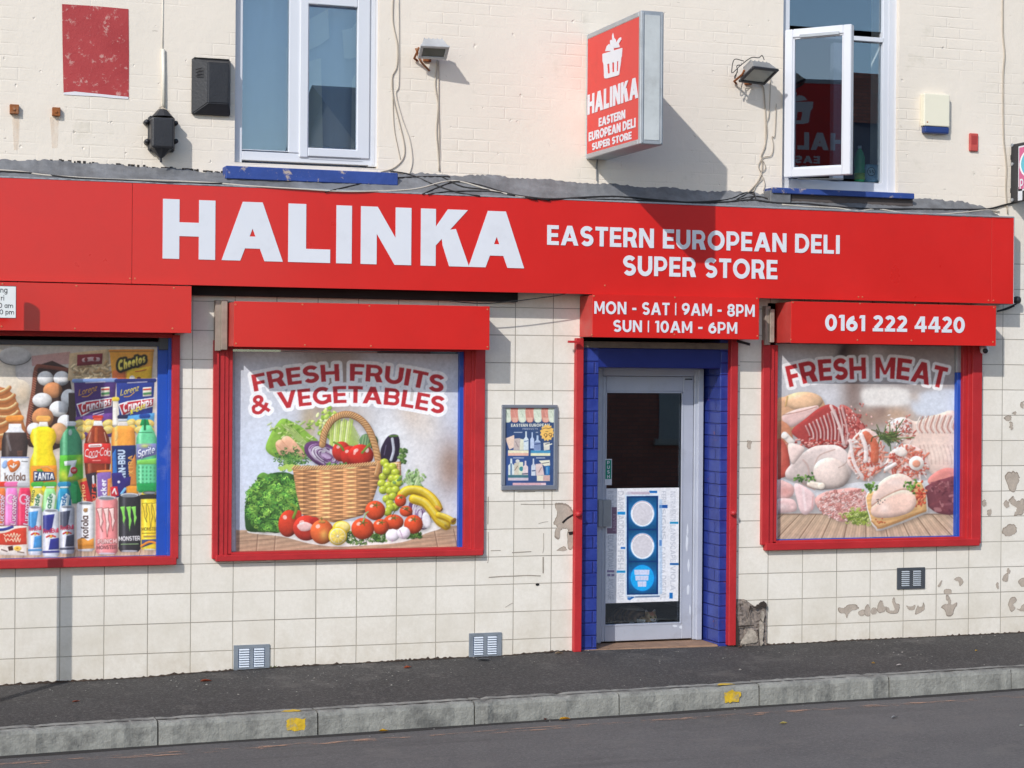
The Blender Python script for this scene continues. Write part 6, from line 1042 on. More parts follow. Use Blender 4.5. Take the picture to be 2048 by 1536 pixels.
def words(st, tk, track):
    L, wd = text_polys(st, tk, track); out = []; cur = []
    for c, l in zip(st, L):
        if c == ' ':
            if cur: out.append(cur)
            cur = []
        else: cur.append(l)
    return out+[cur], wd
def letters_on(parent, st, xl, xr, yt, yb, d, tk, mat=M_WHITE, track=.13, thick=.004):
    a = at(xl, yb, d); b = at(xr, yb, d); c = at(xl, yt, d); Ws, wd = words(st, tk, track)
    for L in Ws: bm = bmn(); sign_letters(bm, L, lambda u, v: (a[0]+(b[0]-a[0])*u/wd, -d, a[2]+(c[2]-a[2])*v), (0, -1, 0), thick); obj('lettering', bm, mat, parent)
bm = bmn(); z0 = az(326, 517, .2005); z1 = az(325, 397.5, .2005)
for ch, xa, xb in (('H', 325, 430), ('A', 443, 565.5), ('L', 576, 660), ('I', 672, 703), ('N', 721, 822), ('K', 841, 938), ('A', 937, 1048)):
    ya = 516+(xa-325)*.029; a, b = ax(xa, ya, .2005), ax(xb, ya, .2005); L, wd = text_polys(ch, {'I': .27, 'L': .27, 'A': .27}.get(ch, .27)); sign_letters(bm, L, lambda u, v: (a+(b-a)*u/wd, -.2, z0+(z1-z0)*v), (0, -1, 0), .004)
obj('lettering', bm, M_WHITE, t)
letters_on(t, 'EASTERN EUROPEAN DELI', 1094, 1679, 450, 489.5, .2, .225, track=.12); letters_on(t, 'SUPER STORE', 1246, 1554.5, 511, 550.5, .2, .225, track=.12)
scr = None
def screws(parent, pts, d):
    for x, y in pts:
        bm = bmn(); c = at(x, y, d); n = 10; V0 = [bm.verts.new((c[0]+.007*math.cos(6.283*k/n), -d, c[2]+.007*math.sin(6.283*k/n))) for k in range(n)]; V1 = [bm.verts.new((c[0]+.004*math.cos(6.283*k/n), -d-.004, c[2]+.004*math.sin(6.283*k/n))) for k in range(n)]
        for k in range(n): bm.faces.new([V0[k], V0[(k+1) % n], V1[(k+1) % n], V1[k]])
        bm.faces.new(V1); fixn(bm); obj('screw', bm, M_SCREW, parent)
screws(t, [(260, 557), (270, 557), (1717, 594), (1725, 594), (1977, 601), (1987, 601), (1210, 571)], .2)
def shutter_box(x0, x1, z0, z1, lab, sc, lines=()):
    t = thing('shutter_box', lab, 'shutter box', ((x0+x1)/2, -.13, z0), 'red roller shutter boxes under the fascia'); bm = bmn(); box(bm, x0, x1, -.27, -.2655, z0, z1, .0015); obj('front_panel', bm, M_RED, t)
    bm = bmn(); box(bm, x0+.002, x1-.002, -.265, -.002, z0+.004, z1-.004, .002); obj('casing', bm, pm('faded_red', C(196, 62, 56), .55, .2, 4, .1, 20, dirt=.4, dcol=C(160, 110, 100)), t)
    for ln in lines: letters_on(t, *ln)
    screws(t, sc, .27); return t
shutter_box(-4.2, 1.142, 2.232, 2.555, 'red shutter box over the snack poster, behind the parking plate', [(5, 568), (153, 572), (348, 576), (3, 653), (150, 657), (345, 657)])
shutter_box(1.438, 3.306, 2.142, 2.458, 'blank red shutter box above the fruit and vegetables poster', [(471, 609), (605, 609), (739, 612), (975, 619), (472, 687), (610, 690), (742, 692), (975, 694)])
shutter_box(4.106, 5.467, 2.247, 2.566-.003, 'red shutter box above the door with the opening hours', [(1188, 592), (1350, 595), (1514, 597), (1184, 670), (1349, 669), (1515, 672)], [('MON - SAT | 9AM - 8PM', 1188.5, 1509, 602.5, 627.5, .27, .21, M_WHITE, .14), ('SUN | 10AM - 6PM', 1226.5, 1474, 640, 663.5, .27, .21, M_WHITE, .14)])
shutter_box(5.738, 7.555, 2.225, 2.545, 'red shutter box with the phone number above the meat poster', [(1586, 605), (1720, 607), (1830, 610), (1988, 615), (1582, 679), (1715, 680), (1823, 681), (1986, 684)], [('0161 222 4420', 1650, 1929, 629, 661, .27, .235, M_WHITE, .12)])
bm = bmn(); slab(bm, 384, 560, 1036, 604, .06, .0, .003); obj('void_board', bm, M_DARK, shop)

# ------------------------------------------------------------------ projecting sign
SX0, SX1, SZ0, SZ1 = 4.146, 4.322, 3.588, 4.525; SY0, SY1 = -.004, -1.05
t = thing('projecting_sign', 'red and grey box sign with a basket emblem projecting over the pavement', 'sign', (4.23, -.02, SZ0))
bm = bmn(); fr = .04
for a, b, c, d in ((SY1, SY1+fr, SZ0, SZ1), (SY0-.014, SY0, SZ0, SZ1), (SY1+fr, SY0-.014, SZ0, SZ0+fr), (SY1+fr, SY0-.014, SZ1-fr, SZ1)): box(bm, SX0, SX1, a, b, c, d, .006)
obj('frame', bm, M_METAL, t)
bm = bmn(); box(bm, SX0+.03, SX1-.03, SY1-.004, SY1-.0005, SZ0+.03, SZ1-.03, .002); obj('end_panel', bm, pm('end_grey', C(196, 200, 200), .5, .15, 3, dirt=.6, dscale=4, dlo=.45, dhi=.8, dcol=C(140, 140, 138)), t); bm = bmn(); box(bm, SX0+.012, SX0+.02, SY1-.008, SY1, SZ0+.01, SZ1-.01, .002); box(bm, SX1-.02, SX1-.012, SY1-.008, SY1, SZ0+.01, SZ1-.01, .002); obj('end_trim', bm, M_METAL, t)
bm = bmn()
for z in (SZ0+.2, SZ1-.2): bm = bmn(); box(bm, SX0+.05, SX1-.05, SY0, -.002, z-.03, z+.03, .001); obj('bracket', bm, M_LEAD, t)
bm = bmn()
tube(bm, [(4.23, -.03, SZ0+.01), (4.23, -.016, SZ0-.05), (4.235, -.012, SZ0-.16)], .006); obj('bracket', bm, M_LEAD, t)
def yz(px, py): P = atx(px, py, SX0); return (P[1], P[2])
for X, sg in ((SX0+.006, -1), (SX1-.006, 1)):
    bm = bmn(); box(bm, X-.002, X+.002, SY1+fr-.004, SY0-.012, SZ0+fr-.004, SZ1-fr+.004); obj('face_panel', bm, pm('sign_red', C(212, 42, 34), .35, .05, 2, dirt=.15), t)
    fx = X+sg*.0022; fy = (lambda y: y) if sg < 0 else (lambda y: SY0+SY1-y)
    for st, bl, tr, tk in (('HALINKA', (1174.5, 230), (1276, 153), .27), ('EASTERN', (1197, 253.7), (1250, 219), .25), ('EUROPEAN DELI', (1177, 283), (1270.5, 235.5), .25), ('SUPER STORE', (1183.6, 301), (1262.5, 262.8), .25)):
        a, b = yz(*bl), yz(*tr); Ws, wd = words(st, tk, .1)
        for L in Ws: bm = bmn(); sign_letters(bm, L, lambda u, v: (fx, fy(a[0]+(b[0]-a[0])*u/wd), a[1]+(b[1]-a[1])*v), (sg, 0, 0), .003); obj('lettering', bm, M_WHITE, t)
    q = lambda x, y: yz(780+x/3.303, y/3.303); bm = bmn()
    def zp(poly, o=0.0): prism(bm, [q(*p) for p in poly], lambda p: (fx+sg*(.003+o), fy(p[0]), p[1]), lambda p: (fx+sg*.0004, fy(p[0]), p[1]))
    for k, po in enumerate(([(1402, 356), (1533, 316), (1530, 372), (1525, 388), (1408, 420), (1403, 404)], [(1408, 418), (1526, 386), (1524, 398), (1410, 430)], [(1410, 428), (1433, 422), (1438, 498), (1414, 505)], [(1448, 418), (1466, 413), (1468, 490), (1452, 494)], [(1480, 409), (1498, 404), (1496, 482), (1481, 486)], [(1508, 401), (1526, 396), (1514, 478), (1506, 480)], [(1412, 494), (1516, 466), (1512, 494), (1500, 500), (1430, 518), (1416, 516)])): zp(po, .0002*k)
    for k, po in enumerate(([(1420, 338), (1430, 305), (1446, 290), (1454, 300), (1462, 335)], [(1452, 268), (1462, 262), (1474, 300), (1478, 345), (1466, 362), (1456, 345)], [(1466, 235), (1472, 218), (1478, 250), (1490, 262), (1492, 300), (1478, 312), (1468, 290)], [(1478, 318), (1496, 276), (1512, 252), (1524, 246), (1526, 262), (1510, 290), (1516, 312)])): zp(po, .0003*k)
    fixn(bm); obj('emblem', bm, M_WHITE, t)
bm = bmn(); box(bm, SX0+.02, SX1-.02, SY1+fr, SY0-.014, SZ0+.012, SZ0+.02); obj('underside', bm, pm('under_grey', C(120, 96, 90), .6, .3, 8), t)
# ------------------------------------------------------------------ things fixed to the wall
def floodlight(px, py, d, w, h, tilt, yaw, lab, lens, hcol):
    c = at(px, py, d); t = thing('floodlight', lab, 'floodlight', (c[0], 0, c[2]), 'floodlights on the upper wall')
    M = Matrix.Translation(Vector([float(v) for v in c])) @ Matrix.Rotation(yaw, 4, 'Z') @ Matrix.Rotation(tilt, 4, 'X')     # local -y looks out of the glass
    bm = bmn(); hb = pm('flood_'+lab[:4], hcol, .45, .15, 9, metal=.3, dirt=.35)
    a = [(-w/2, 0, -h/2), (w/2, 0, -h/2), (w/2, 0, h/2), (-w/2, 0, h/2)]; b = [(x*.68, .075, z*.62+.01) for x, y, z in a]; V = [bm.verts.new(M @ Vector(p)) for p in a]; V2 = [bm.verts.new(M @ Vector(p)) for p in b]
    for k in range(4): bm.faces.new([V[k], V[(k+1) % 4], V2[(k+1) % 4], V2[k]])
    bm.faces.new(V2); fixn(bm)
    for k in range(5): box(bm, -w*.32+k*w*.16-.004, -w*.32+k*w*.16+.004, .03, .095, -h*.26, h*.3, .001, M)
    obj('housing', bm, hb, t); bm = bmn(); f = .018
    for b_ in ((-w/2-.006, w/2+.006, -h/2-.006, -h/2+f), (-w/2-.006, w/2+.006, h/2-f, h/2+.006), (-w/2-.006, -w/2+f, -h/2+f, h/2-f), (w/2-f, w/2+.006, -h/2+f, h/2-f)): box(bm, b_[0], b_[1], -.014, .004, b_[2], b_[3], .003, M)
    obj('rim', bm, hb if lens < 150 else M_BLACK, t); bm = bmn(); box(bm, -w/2+f, w/2-f, -.006, -.001, -h/2+f, h/2-f, 0, M); obj('lens', bm, pm('lens%d' % lens, C(lens, lens+4, lens-2), .15, .1, 5), t)
    bm = bmn(); e = M @ Vector((-w*.5-.006, .03, 0)); tube(bm, [e, e+Vector((-.004, .03, -.03)), (e.x, -.03, e.z-.06), (e.x+.03, -.004, e.z-.07)], .009, 6); e2 = M @ Vector((w*.2, .08, 0)); box(bm, c[0]-.03, c[0]+.03, -.02, 0, c[2]-.05, c[2]+.04, .003); tube(bm, [(c[0], -.015, c[2]), M @ Vector((0, .06, 0))], .014, 6); obj('bracket', bm, M_RUST, t); return t
floodlight(867, 103, .17, .20, .13, math.radians(58), math.radians(-6), 'small floodlight with a dark lens on the cream wall beside the double window', 74, C(196, 196, 196))
floodlight(1517, 150, .19, .245, .185, math.radians(62), math.radians(14), 'wide grey floodlight with a pale lens and loose cables beside the open window', 158, C(150, 150, 150))

def cable(paths, r, mat, lab, d=None, group=None, name='cable', z=3.303, o=(780, 0), sm=5):
    bm = bmn()
    for p in paths:
        P = spline([(o[0]+u/z, o[1]+v/z) for u, v in p], sm); tube(bm, [at(x, y, (d if d is not None else flash_d(x, y)+.012)) for x, y in P], r, 5)
    return tag(obj(name, bm, mat, None, True), lab, 'cable', group)
G = 'cables along the shopfront'
cable([[(22, -40), (20, 140), (50, 300), (45, 440), (15, 510), (22, 640), (60, 800), (96, 960), (85, 1050), (20, 1112), (-60, 1135)]], .0042, M_CABLEB, 'beige cable looping down the wall just right of the double window', .008, G)
cable([[(58, -40), (60, 300), (58, 560), (40, 620), (80, 780), (130, 920), (148, 1060), (128, 1150)]], .0038, M_CABLEW, 'pale cable hanging straight then curving onto the flashing right of the double window', .008, G)
cable([[(18, 520), (20, 700), (30, 860), (62, 1020), (68, 1052)]], .003, M_CABLEB, 'thin short cable behind the two loops right of the double window', .006, G)
cable([[(313, 395), (300, 560), (318, 690), (308, 860), (318, 1000), (328, 1130)], [(322, 400), (322, 700), (326, 900), (324, 1130)]], .0042, M_CABLEB, 'twin beige cable running down from the small floodlight', .008, G)
cable([[(170, 318), (200, 400), (262, 470)]], .008, M_RUST, 'rusty stay under the small floodlight', .03, name='stay')['category'] = 'bracket'
z5 = dict(z=4.514, o=(1440, 80))
cable([[(360, 390), (392, 425), (400, 480), (405, 560), (412, 720), (410, 950), (376, 1040), (382, 1120), (376, 1200), (340, 1280), (290, 1340), (240, 1390)]], .0052, M_CABLEB, 'thicker grey cable dropping from the wide floodlight to the flashing', .009, G, **z5)
cable([[(455, 345), (452, 520), (440, 690), (420, 740), (425, 830), (405, 960), (372, 1050)]], .0036, M_CABLEB, 'thin cable from the right edge of the wide floodlight', .012, G, **z5)
cable([[(508, 575), (495, 856), (470, 872), (482, 950), (464, 1040), (390, 1060), (352, 1120), (352, 1160), (376, 1190), (410, 1160), (400, 1110), (376, 1080)]], .0034, M_CABLEB, 'kinked thin cable with a loop below the wide floodlight', .011, G, **z5)
cable([[(376, 1210), (400, 1270), (405, 1310), (392, 1360)], [(385, 1250), (330, 1310), (300, 1370)]], .0034, M_CABLEB, 'forked cable ends below the loop', .01, G, **z5)
cable([[(215, 190), (130, 176), (106, 280), (120, 292), (180, 235), (280, 160), (350, 160), (380, 140), (400, 180)], [(150, 250), (155, 230), (180, 226)], [(160, 285), (132, 330), (138, 344), (160, 260)]], .0036, M_CABLE, 'loose black cable coiled around the wide floodlight', .16, G, **z5)
zf = dict(z=2.0, o=(0, 300))
cable([[(-200, 78), (0, 86), (120, 92), (300, 112), (500, 121), (640, 129), (760, 133), (920, 134)]], .006, M_CABLE, 'black cable along the flashing above the left end of the fascia', None, G, **zf)
cable([[(-200, 70), (60, 84), (180, 100), (420, 116), (640, 122), (860, 132), (1000, 144), (1200, 156), (1380, 166), (1580, 162), (1680, 152), (1780, 126), (1850, 128), (1960, 160), (2100, 190)]], .0055, M_CABLEW, 'long white cable along the flashing from the left edge to the small floodlight', None, G, **zf)
for k, P in enumerate(([(1300, 168), (1420, 140), (1520, 118), (1640, 108), (1780, 106), (1800, 108)], [(1560, 84), (1640, 98), (1740, 140), (1840, 172), (1920, 184)], [(1690, 176), (1780, 138), (1830, 126), (1920, 140), (2020, 170), (2150, 200)], [(1712, 177), (1800, 166), (1950, 165), (2050, 178), (2200, 202)], [(1765, 106), (1850, 146), (1960, 160), (2060, 182)])):
    cable([P], .005, M_CABLE, ('black cable arching over the corner of the blue sill', 'black cable running diagonally down from the blue sill corner', 'black cable humped over the fascia under the small floodlight', 'black cable lying along the fascia edge under the hump', 'black cable crossing below the small floodlight')[k], None, G, **zf)
zr = dict(z=2.0, o=(1024, 300))
cable([[(-20, 176), (60, 188), (170, 196), (400, 186), (600, 202), (720, 210), (860, 208), (960, 200), (1060, 212), (1180, 216), (1300, 228), (1450, 236), (1600, 236), (1780, 238), (1900, 236), (1960, 222), (2010, 210), (2090, 190)]], .0075, M_CABLE, 'thick black cable along the flashing from the middle to the far right', None, G, **zr)
cable([[(120, 194), (260, 196), (480, 200), (700, 208), (860, 198), (930, 172), (970, 182), (940, 205)], [(880, 205), (940, 190), (990, 186), (1040, 200)], [(900, 196), (960, 168), (975, 195)]], .005, M_CABLE, 'tangle of black cable on the flashing below the wide floodlight', None, G, **zr)
cable([[(1080, 218), (1180, 226), (1300, 232), (1380, 244), (1460, 236), (1560, 250), (1700, 256), (1800, 250), (1900, 240), (1950, 246)]], .005, M_CABLEW, 'white cable wavering along the flashing under the open window', None, G, **zr)
cable([[(1915, -40), (1915, 200), (1926, 340), (1917, 480), (1917, 700), (1921, 880), (1937, 1050), (1934, 1200), (1945, 1350)]], .0062, M_CABLEB, 'brown clipped cable running down the wall near the right edge', .009, G, z=3.16, o=(1400, 0))
cable([[(482, 318), (560, 295), (640, 262), (690, 240)], [(482, 322), (580, 300), (660, 265)]], .005, M_CABLE, 'pair of black wires at the right end of the fascia', .05, G, z=5.12, o=(1900, 560))
bm = bmn(); c = at(2034, 600, .06); lathe(bm, [(.012, -.03), (.03, -.02), (.034, 0), (.03, .02), (.012, .03)], c, 12); tag(obj('cable_gland', bm, M_BLACK, None, True), 'small black cable joint at the lower right corner of the fascia', 'cable joint')
cable([[(900, 602), (960, 607), (1020, 603), (1070, 597), (1120, 590), (1140, 584)]], .004, M_CABLE, 'thin wire sagging below the fascia left of the opening hours box', .19, G, z=1, o=(0, 0))

# burglar alarm boxes
def wedge_box(bm, px0, px1, yt, yb, d, inset):              # a cover that narrows towards its front
    X0, X1, Z0, Z1 = rect(px0, yt, px1, yb, 0.0); i = inset; A = [(X0, -.001, Z0), (X1, -.001, Z0), (X1, -.001, Z1), (X0, -.001, Z1)]; m = [(x, -d*.3, z) for x, y, z in A]; B = [(X0+i[0], -d, Z0+i[2]), (X1-i[1], -d, Z0+i[2]), (X1-i[1], -d, Z1-i[3]), (X0+i[0], -d, Z1-i[3])]
    R_ = [[bm.verts.new(p) for p in q] for q in (A, m, B)]
    for a, b in zip(R_, R_[1:]):
        for k in range(4): bm.faces.new([a[k], a[(k+1) % 4], b[(k+1) % 4], b[k]])
    bm.faces.new(R_[2]); bm.faces.new(R_[0][::-1]); fixn(bm)
    bmesh.ops.bevel(bm, geom=[e for e in bm.edges], offset=.006, segments=2, affect='EDGES')
t = thing('alarm_box', 'black ridged alarm box with side slots beside the double window', 'alarm box', at(420, 235)); bm = bmn(); wedge_box(bm, 383, 459, 117, 233, .105, (.10, .028, .075, .035)); obj('cover', bm, M_BLACK, t)
bm = bmn()
for k in range(3):
    for a, b in ((at(392, 139+k*6.5, .068-k*.003), at(404, 136+k*6.5, .104)), (at(448, 147+k*5, .1), at(456, 152+k*5, .06))): bm = bmn(); tube(bm, [a, b], .0035, 5); obj('slot', bm, M_DARK, t); bm = bmn(); X0, X1, Z0, Z1 = rect(386, 117, 456, 124, 0); box(bm, X0, X1, -.05, -.012, Z1-.004, Z1+.003, .002); obj('bird_lime', bm, pm('lime_dirt', C(150, 148, 142), .9, .3, 20), t)
t = thing('alarm_box', 'cream alarm box with a blue base on the wall right of the open window', 'alarm box', at(1874, 268)); bm = bmn(); X0, X1, Z0, Z1 = rect(1848.5, 186, 1899.5, 254, .06); box(bm, X0, X1, -.06, 0, Z0, Z1, .008, seg=2); obj('cover', bm, M_CREAM, t); bm = bmn(); a, b, c_, d_ = rect(1849.5, 254, 1899, 268, .055); box(bm, a, b, -.055, 0, c_, Z0-.0005, .012, seg=2); obj('base', bm, pm('alarm_blue', C(40, 62, 120), .4), t); screws(t, [(1855, 244)], .06)
bm = bmn(); slab(bm, 1940, 266, 1957, 303, .022, 0, .006); t = obj('call_point', bm, pm('faded_red_plastic', C(190, 78, 70), .5, .2, 20, dirt=.3)); tag(t, 'small red plastic plate on the cream wall near the right edge', 'alarm plate'); bm = bmn(); slab(bm, 1943, 271, 1954, 289, .024, .02, .003); obj('window', bm, pm('plate_red', C(170, 60, 56), .5), t)
# black junction box
jc = at(324, 265, .06); t = thing('junction_box', 'black plastic junction box with wires under the white conduit', 'junction box', jc); bm = bmn(); box(bm, ax(297, 270, .05), ax(350, 270, .05), -.05, -.001, az(320, 303, .05), az(320, 232, .05), .012); obj('back_plate', bm, M_BLACK, t)
bm = bmn(); box(bm, ax(303, 270, .17), ax(349, 270, .17), -.17, -.05, az(320, 296, .17), az(320, 234, .17), .016, seg=2); obj('lid', bm, M_BLACK, t)
for x, y in ((294, 243), (352, 246), (295, 282), (352, 282)): bm = bmn(); c = at(x, y, .08); tube(bm, [c, c+np.array([0, .08, 0])], .017, 8); obj('lug', bm, M_BLACK, t, True)
bm = bmn(); a = at(322, 300, .09); bmesh.ops.create_cone(bm, cap_ends=True, segments=8, radius1=.012, radius2=.075, depth=.06, matrix=Matrix.Translation((a[0], -.09, a[2]-.025))); obj('gland', bm, M_BLACK, t); bm = bmn(); tube(bm, [(a[0], -.09, a[2]-.05), (a[0], -.09, a[2]-.085)], .008, 6); obj('cable_tail', bm, M_BLACK, t); bm = bmn(); bmesh.ops.create_cone(bm, cap_ends=True, segments=8, radius1=.075, radius2=.03, depth=.05, matrix=Matrix.Translation((jc[0], -.08, az(322, 229, .08)+.01))); obj('gland', bm, M_BLACK, t)
for k in range(5): x = 315+k*5; bm = bmn(); tube(bm, [at(x, 233, .09), at(x+(-1)**k*3, 222, .10), at(322+(k-2)*2, 216, .05), at(325, 212, .02)], .004, 5); obj('wire', bm, M_CABLEB, t, True)
bm = bmn(); tube(bm, [at(326, 98, .014), at(327, 150, .014), at(327.5, 215, .014)], .012, 8); tube(bm, [at(326, -20, .006), at(325, 100, .006)], .003, 5); tag(obj('conduit', bm, pm('conduit_paint', C(226, 220, 206), .5, .05), None, True), 'white painted conduit above the black junction box', 'conduit')
for (a, b, c, d), lab in (((20, 208, 38, 228), 'rusty square bolt plate with flaking paint, the one nearer the left edge'), ((105, 214, 121, 232), 'brown rusty bolt plate under the red painted patch')):
    bm = bmn(); slab(bm, a, b, c, d, .035, 0, .003); t = obj('bolt_plate', bm, M_RUST); tag(t, lab, 'bracket', 'rusty bolt plates'); bm = bmn(); c0 = at((a+c)/2-1, (b+d)/2, .042); tube(bm, [c0, c0+np.array([0, .012, 0])], .009, 6); obj('bolt', bm, M_RUST, t)
def stain():
    b = NB('rust_stain'); t = b.n('ShaderNodeBsdfTransparent'); x = b.n('ShaderNodeMixShader'); n = b.noise(5, 6, .7, b.mapping(scale=(6, 1, 1))); r = b.ramp(n, 0, .3, .75, cb=(.3, .3, .3, 1)); b.p.inputs['Base Color'].default_value = C(206, 160, 104); b.l(r, 0, x, 0); b.l(t, 0, x, 1); b.l(b.p, 0, x, 2); b.l(x, 0, b.out, 0); return b.m
M_STAIN = stain()
for x0, x1, y0, y1 in ((24, 40, 230, 300), (100, 118, 234, 296)): bm = bmn(); face(bm, [at(x0, y0, .0022), at(x1, y0, .0022), at(x1-3, y1, .0022), at(x0+4, y1, .0022)]); obj('rust_stain', bm, M_STAIN, shop)
# cctv camera
c = at(1969, 700, .12); t = thing('cctv_camera', 'small white dome camera under the right end of the phone number box', 'camera', c); bm = bmn(); bmesh.ops.create_uvsphere(bm, u_segments=20, v_segments=14, radius=.036, matrix=Matrix.Translation(Vector([float(v) for v in c]))); obj('ball', bm, M_UPVC, t, True)
n_ = Vector((-.35, -.9, -.2)).normalized(); bm = bmn(); tube(bm, [Vector([float(v) for v in c])+n_*.025, Vector([float(v) for v in c])+n_*.041], .021, 14); obj('lens', bm, M_BLACK, t, True); bm = bmn(); tube(bm, [c+np.array([.01, .03, .01]), c+np.array([.03, .06, .02]), (c[0]+.04, 0, c[2]+.02)], .028, 12); obj('mount', bm, M_UPVC, t, True)
# air vents
def vent(px, lab, mat, mat2):
    X0, X1, Z0, Z1 = rect(*px, .012); t = thing('air_vent', lab, 'air vent', ((X0+X1)/2, 0, Z0), 'louvred air vents in the tiled wall'); w, h = X1-X0, Z1-Z0; bm = bmn(); fx, fz = w*.13, h*.13
    for b_ in ((X0, X0+fx, Z0, Z1), (X1-fx, X1, Z0, Z1), (X0+fx, X1-fx, Z0, Z0+fz), (X0+fx, X1-fx, Z1-fz, Z1), ((X0+X1)/2-.012, (X0+X1)/2+.012, Z0+fz, Z1-fz)): box(bm, b_[0], b_[1], -.012, -.001, b_[2], b_[3], .001)
    obj('frame', bm, mat, t); bm = bmn(); box(bm, X0+fx, X1-fx, -.003, -.001, Z0+fz, Z1-fz); obj('backing', bm, M_DARK if mat is M_DARKM else pm('vent_back', C(130, 146, 172), .5), t); bm = bmn()
    for k in range(8):
        z = Z0+fz+(k+.5)*(h-2*fz)/8
        for a, b in ((X0+fx+.006, (X0+X1)/2-.017), ((X0+X1)/2+.017, X1-fx-.006)): M = Matrix.Translation(((a+b)/2, -.011, z)) @ Matrix.Rotation(math.radians(35), 4, 'X'); box(bm, -(b-a)/2, (b-a)/2, -.009, .007, -.0018, .0018, .0006, M)
    obj('louvre', bm, mat2, t)
vent((467.5, 1291, 539, 1340), 'blue-grey louvred vent at the foot of the tiles, below the fruit poster, leftmost', M_GALV, pm('louvre_bright', C(214, 220, 228), .3, .05, 9))
vent((938.5, 1267, 1003, 1315), 'grey louvred vent at the foot of the tiles between the fruit window and the door', M_GALV, MATS['louvre_bright'])
vent((1795, 1136, 1850, 1177), 'dark framed louvred vent high in the tiles below the meat poster', M_DARKM, pm('louvre_grey', C(178, 184, 190), .35, .05, 9))
# framed poster on the tiles
t = thing('framed_poster', 'small navy product poster in a grey snap frame on the tiles left of the door', 'poster frame', at(1060, 980)); bm = bmn()
for p in ((1004.5, 809.5, 1115.5, 816.5, .022, 0, .004), (1003.5, 971.5, 1115, 979.5, .022, 0, .004), (1004.5, 816.5, 1010.8, 971.5, .022, 0, .004), (1109, 816.5, 1115.5, 971.5, .022, 0, .004)): slab(bm, *p)
obj('frame', bm, pm('snap_frame', C(150, 156, 168), .3, .08, 5, metal=.5), t); print_sheet('print', art_products(), (1010, 815.5, 1110, 973), .006, print_mat('poster_print', .3, .5, .3), 2.0, t)
# flaked and broken tiles
def chips(lst, o, z, seed=1):
    rr = random.Random(seed)
    for pts in lst:
        P = ragged(cspline(pts, 3), 2.4, 2, rr); c = np.mean(P, 0); k = rr.random()*.0006; bm = bmn()
        face(bm, [at(o[0]+p[0]/z, o[1]+p[1]/z, .0016+k) for p in P]); fixn(bm); fo = obj('flaked_tile', bm, M_PLASTERD, shop); bm = bmn()
        face(bm, [at(o[0]+(c[0]+(p[0]-c[0])*.9+1.0)/z, o[1]+(c[1]+(p[1]-c[1])*.9+2.2)/z, .0028+k) for p in P]); fixn(bm); obj('bare_patch', bm, M_PLASTER, fo)
chips([[(1300, 815), (1375, 820), (1420, 780), (1510, 778), (1555, 825), (1470, 850), (1430, 890), (1408, 945), (1380, 880), (1320, 878)], [(1550, 860), (1622, 842), (1618, 900), (1580, 918), (1546, 890)], [(1630, 800), (1670, 776), (1690, 850), (1684, 912), (1625, 905)], [(1706, 830), (1760, 815), (1762, 880), (1710, 895)], [(1770, 850), (1800, 740), (1836, 735), (1850, 800), (1885, 800), (1880, 840), (1820, 880)], [(1875, 820), (1905, 810), (1925, 850), (1985, 840), (1955, 740), (1975, 690), (2000, 760), (2045, 780), (2020, 880), (1900, 875)]], (1460, 1080), 6.0235, 2)
chips([[(310, 915), (350, 930), (400, 925), (435, 905), (425, 975), (350, 978)], [(430, 1035), (470, 910), (490, 935), (535, 925), (552, 868), (570, 960), (520, 1005)], [(795, 940), (850, 895), (890, 890), (895, 840), (862, 835), (870, 770), (895, 770), (935, 840), (930, 890), (960, 900), (1020, 870), (1015, 920), (985, 960), (950, 1055), (880, 1065), (850, 980)], [(842, 695), (932, 688), (935, 750), (850, 755)], [(978, 550), (1030, 514), (1080, 530), (1108, 590), (1060, 645), (1040, 580)], [(1660, 520), (1710, 460), (1735, 480), (1725, 575), (1660, 570)], [(1715, 420), (1738, 395), (1765, 430), (1755, 468), (1725, 462)], [(1870, 575), (1955, 525), (1990, 620), (1920, 650)], [(1735, 880), (1775, 800), (1830, 800), (1855, 850), (1800, 900), (1835, 950), (1780, 1000), (1745, 940)], [(1850, 960), (1905, 960), (1930, 905), (1990, 900), (1985, 985), (1910, 992)], [(752, 640), (805, 560), (808, 590), (775, 655)], [(1560, 620), (1592, 590), (1605, 650), (1590, 690)]], (1768, 1080), 6.982, 3)
chips([[(1452, 1078), (1480, 1050), (1525, 1060), (1530, 1100), (1505, 1160), (1480, 1150)], [(1440, 1370), (1475, 1340), (1510, 1345), (1515, 1385), (1480, 1405), (1450, 1400)], [(1445, 1220), (1468, 1210), (1475, 1245), (1455, 1250)], [(1475, 1215), (1500, 1185), (1520, 1215), (1555, 1200), (1556, 1280), (1500, 1295), (1520, 1250)], [(1450, 750), (1480, 745), (1490, 765), (1460, 770)], [(1490, 730), (1512, 720), (1515, 740)], [(1480, 780), (1496, 785), (1492, 820), (1480, 812)], [(1535, 680), (1556, 665), (1556, 700), (1540, 700)], [(38, 885), (62, 885), (58, 920), (42, 922)], [(1330, 1215), (1345, 1205), (1350, 1235), (1332, 1240)], [(1360, 1260), (1382, 1262), (1375, 1290), (1358, 1288)]], (1480, 560), 2.743, 4)
chips([[(945, 130), (1000, 115), (1060, 130), (1115, 190), (1125, 280), (1115, 370), (1050, 350), (1000, 360), (985, 450), (940, 410), (965, 330), (935, 300), (970, 210)], [(1065, 360), (1125, 360), (1120, 450), (1105, 530), (1065, 525)], [(960, 545), (1030, 510), (1050, 545)]], (900, 980), 4.518, 5)
bm = bmn()
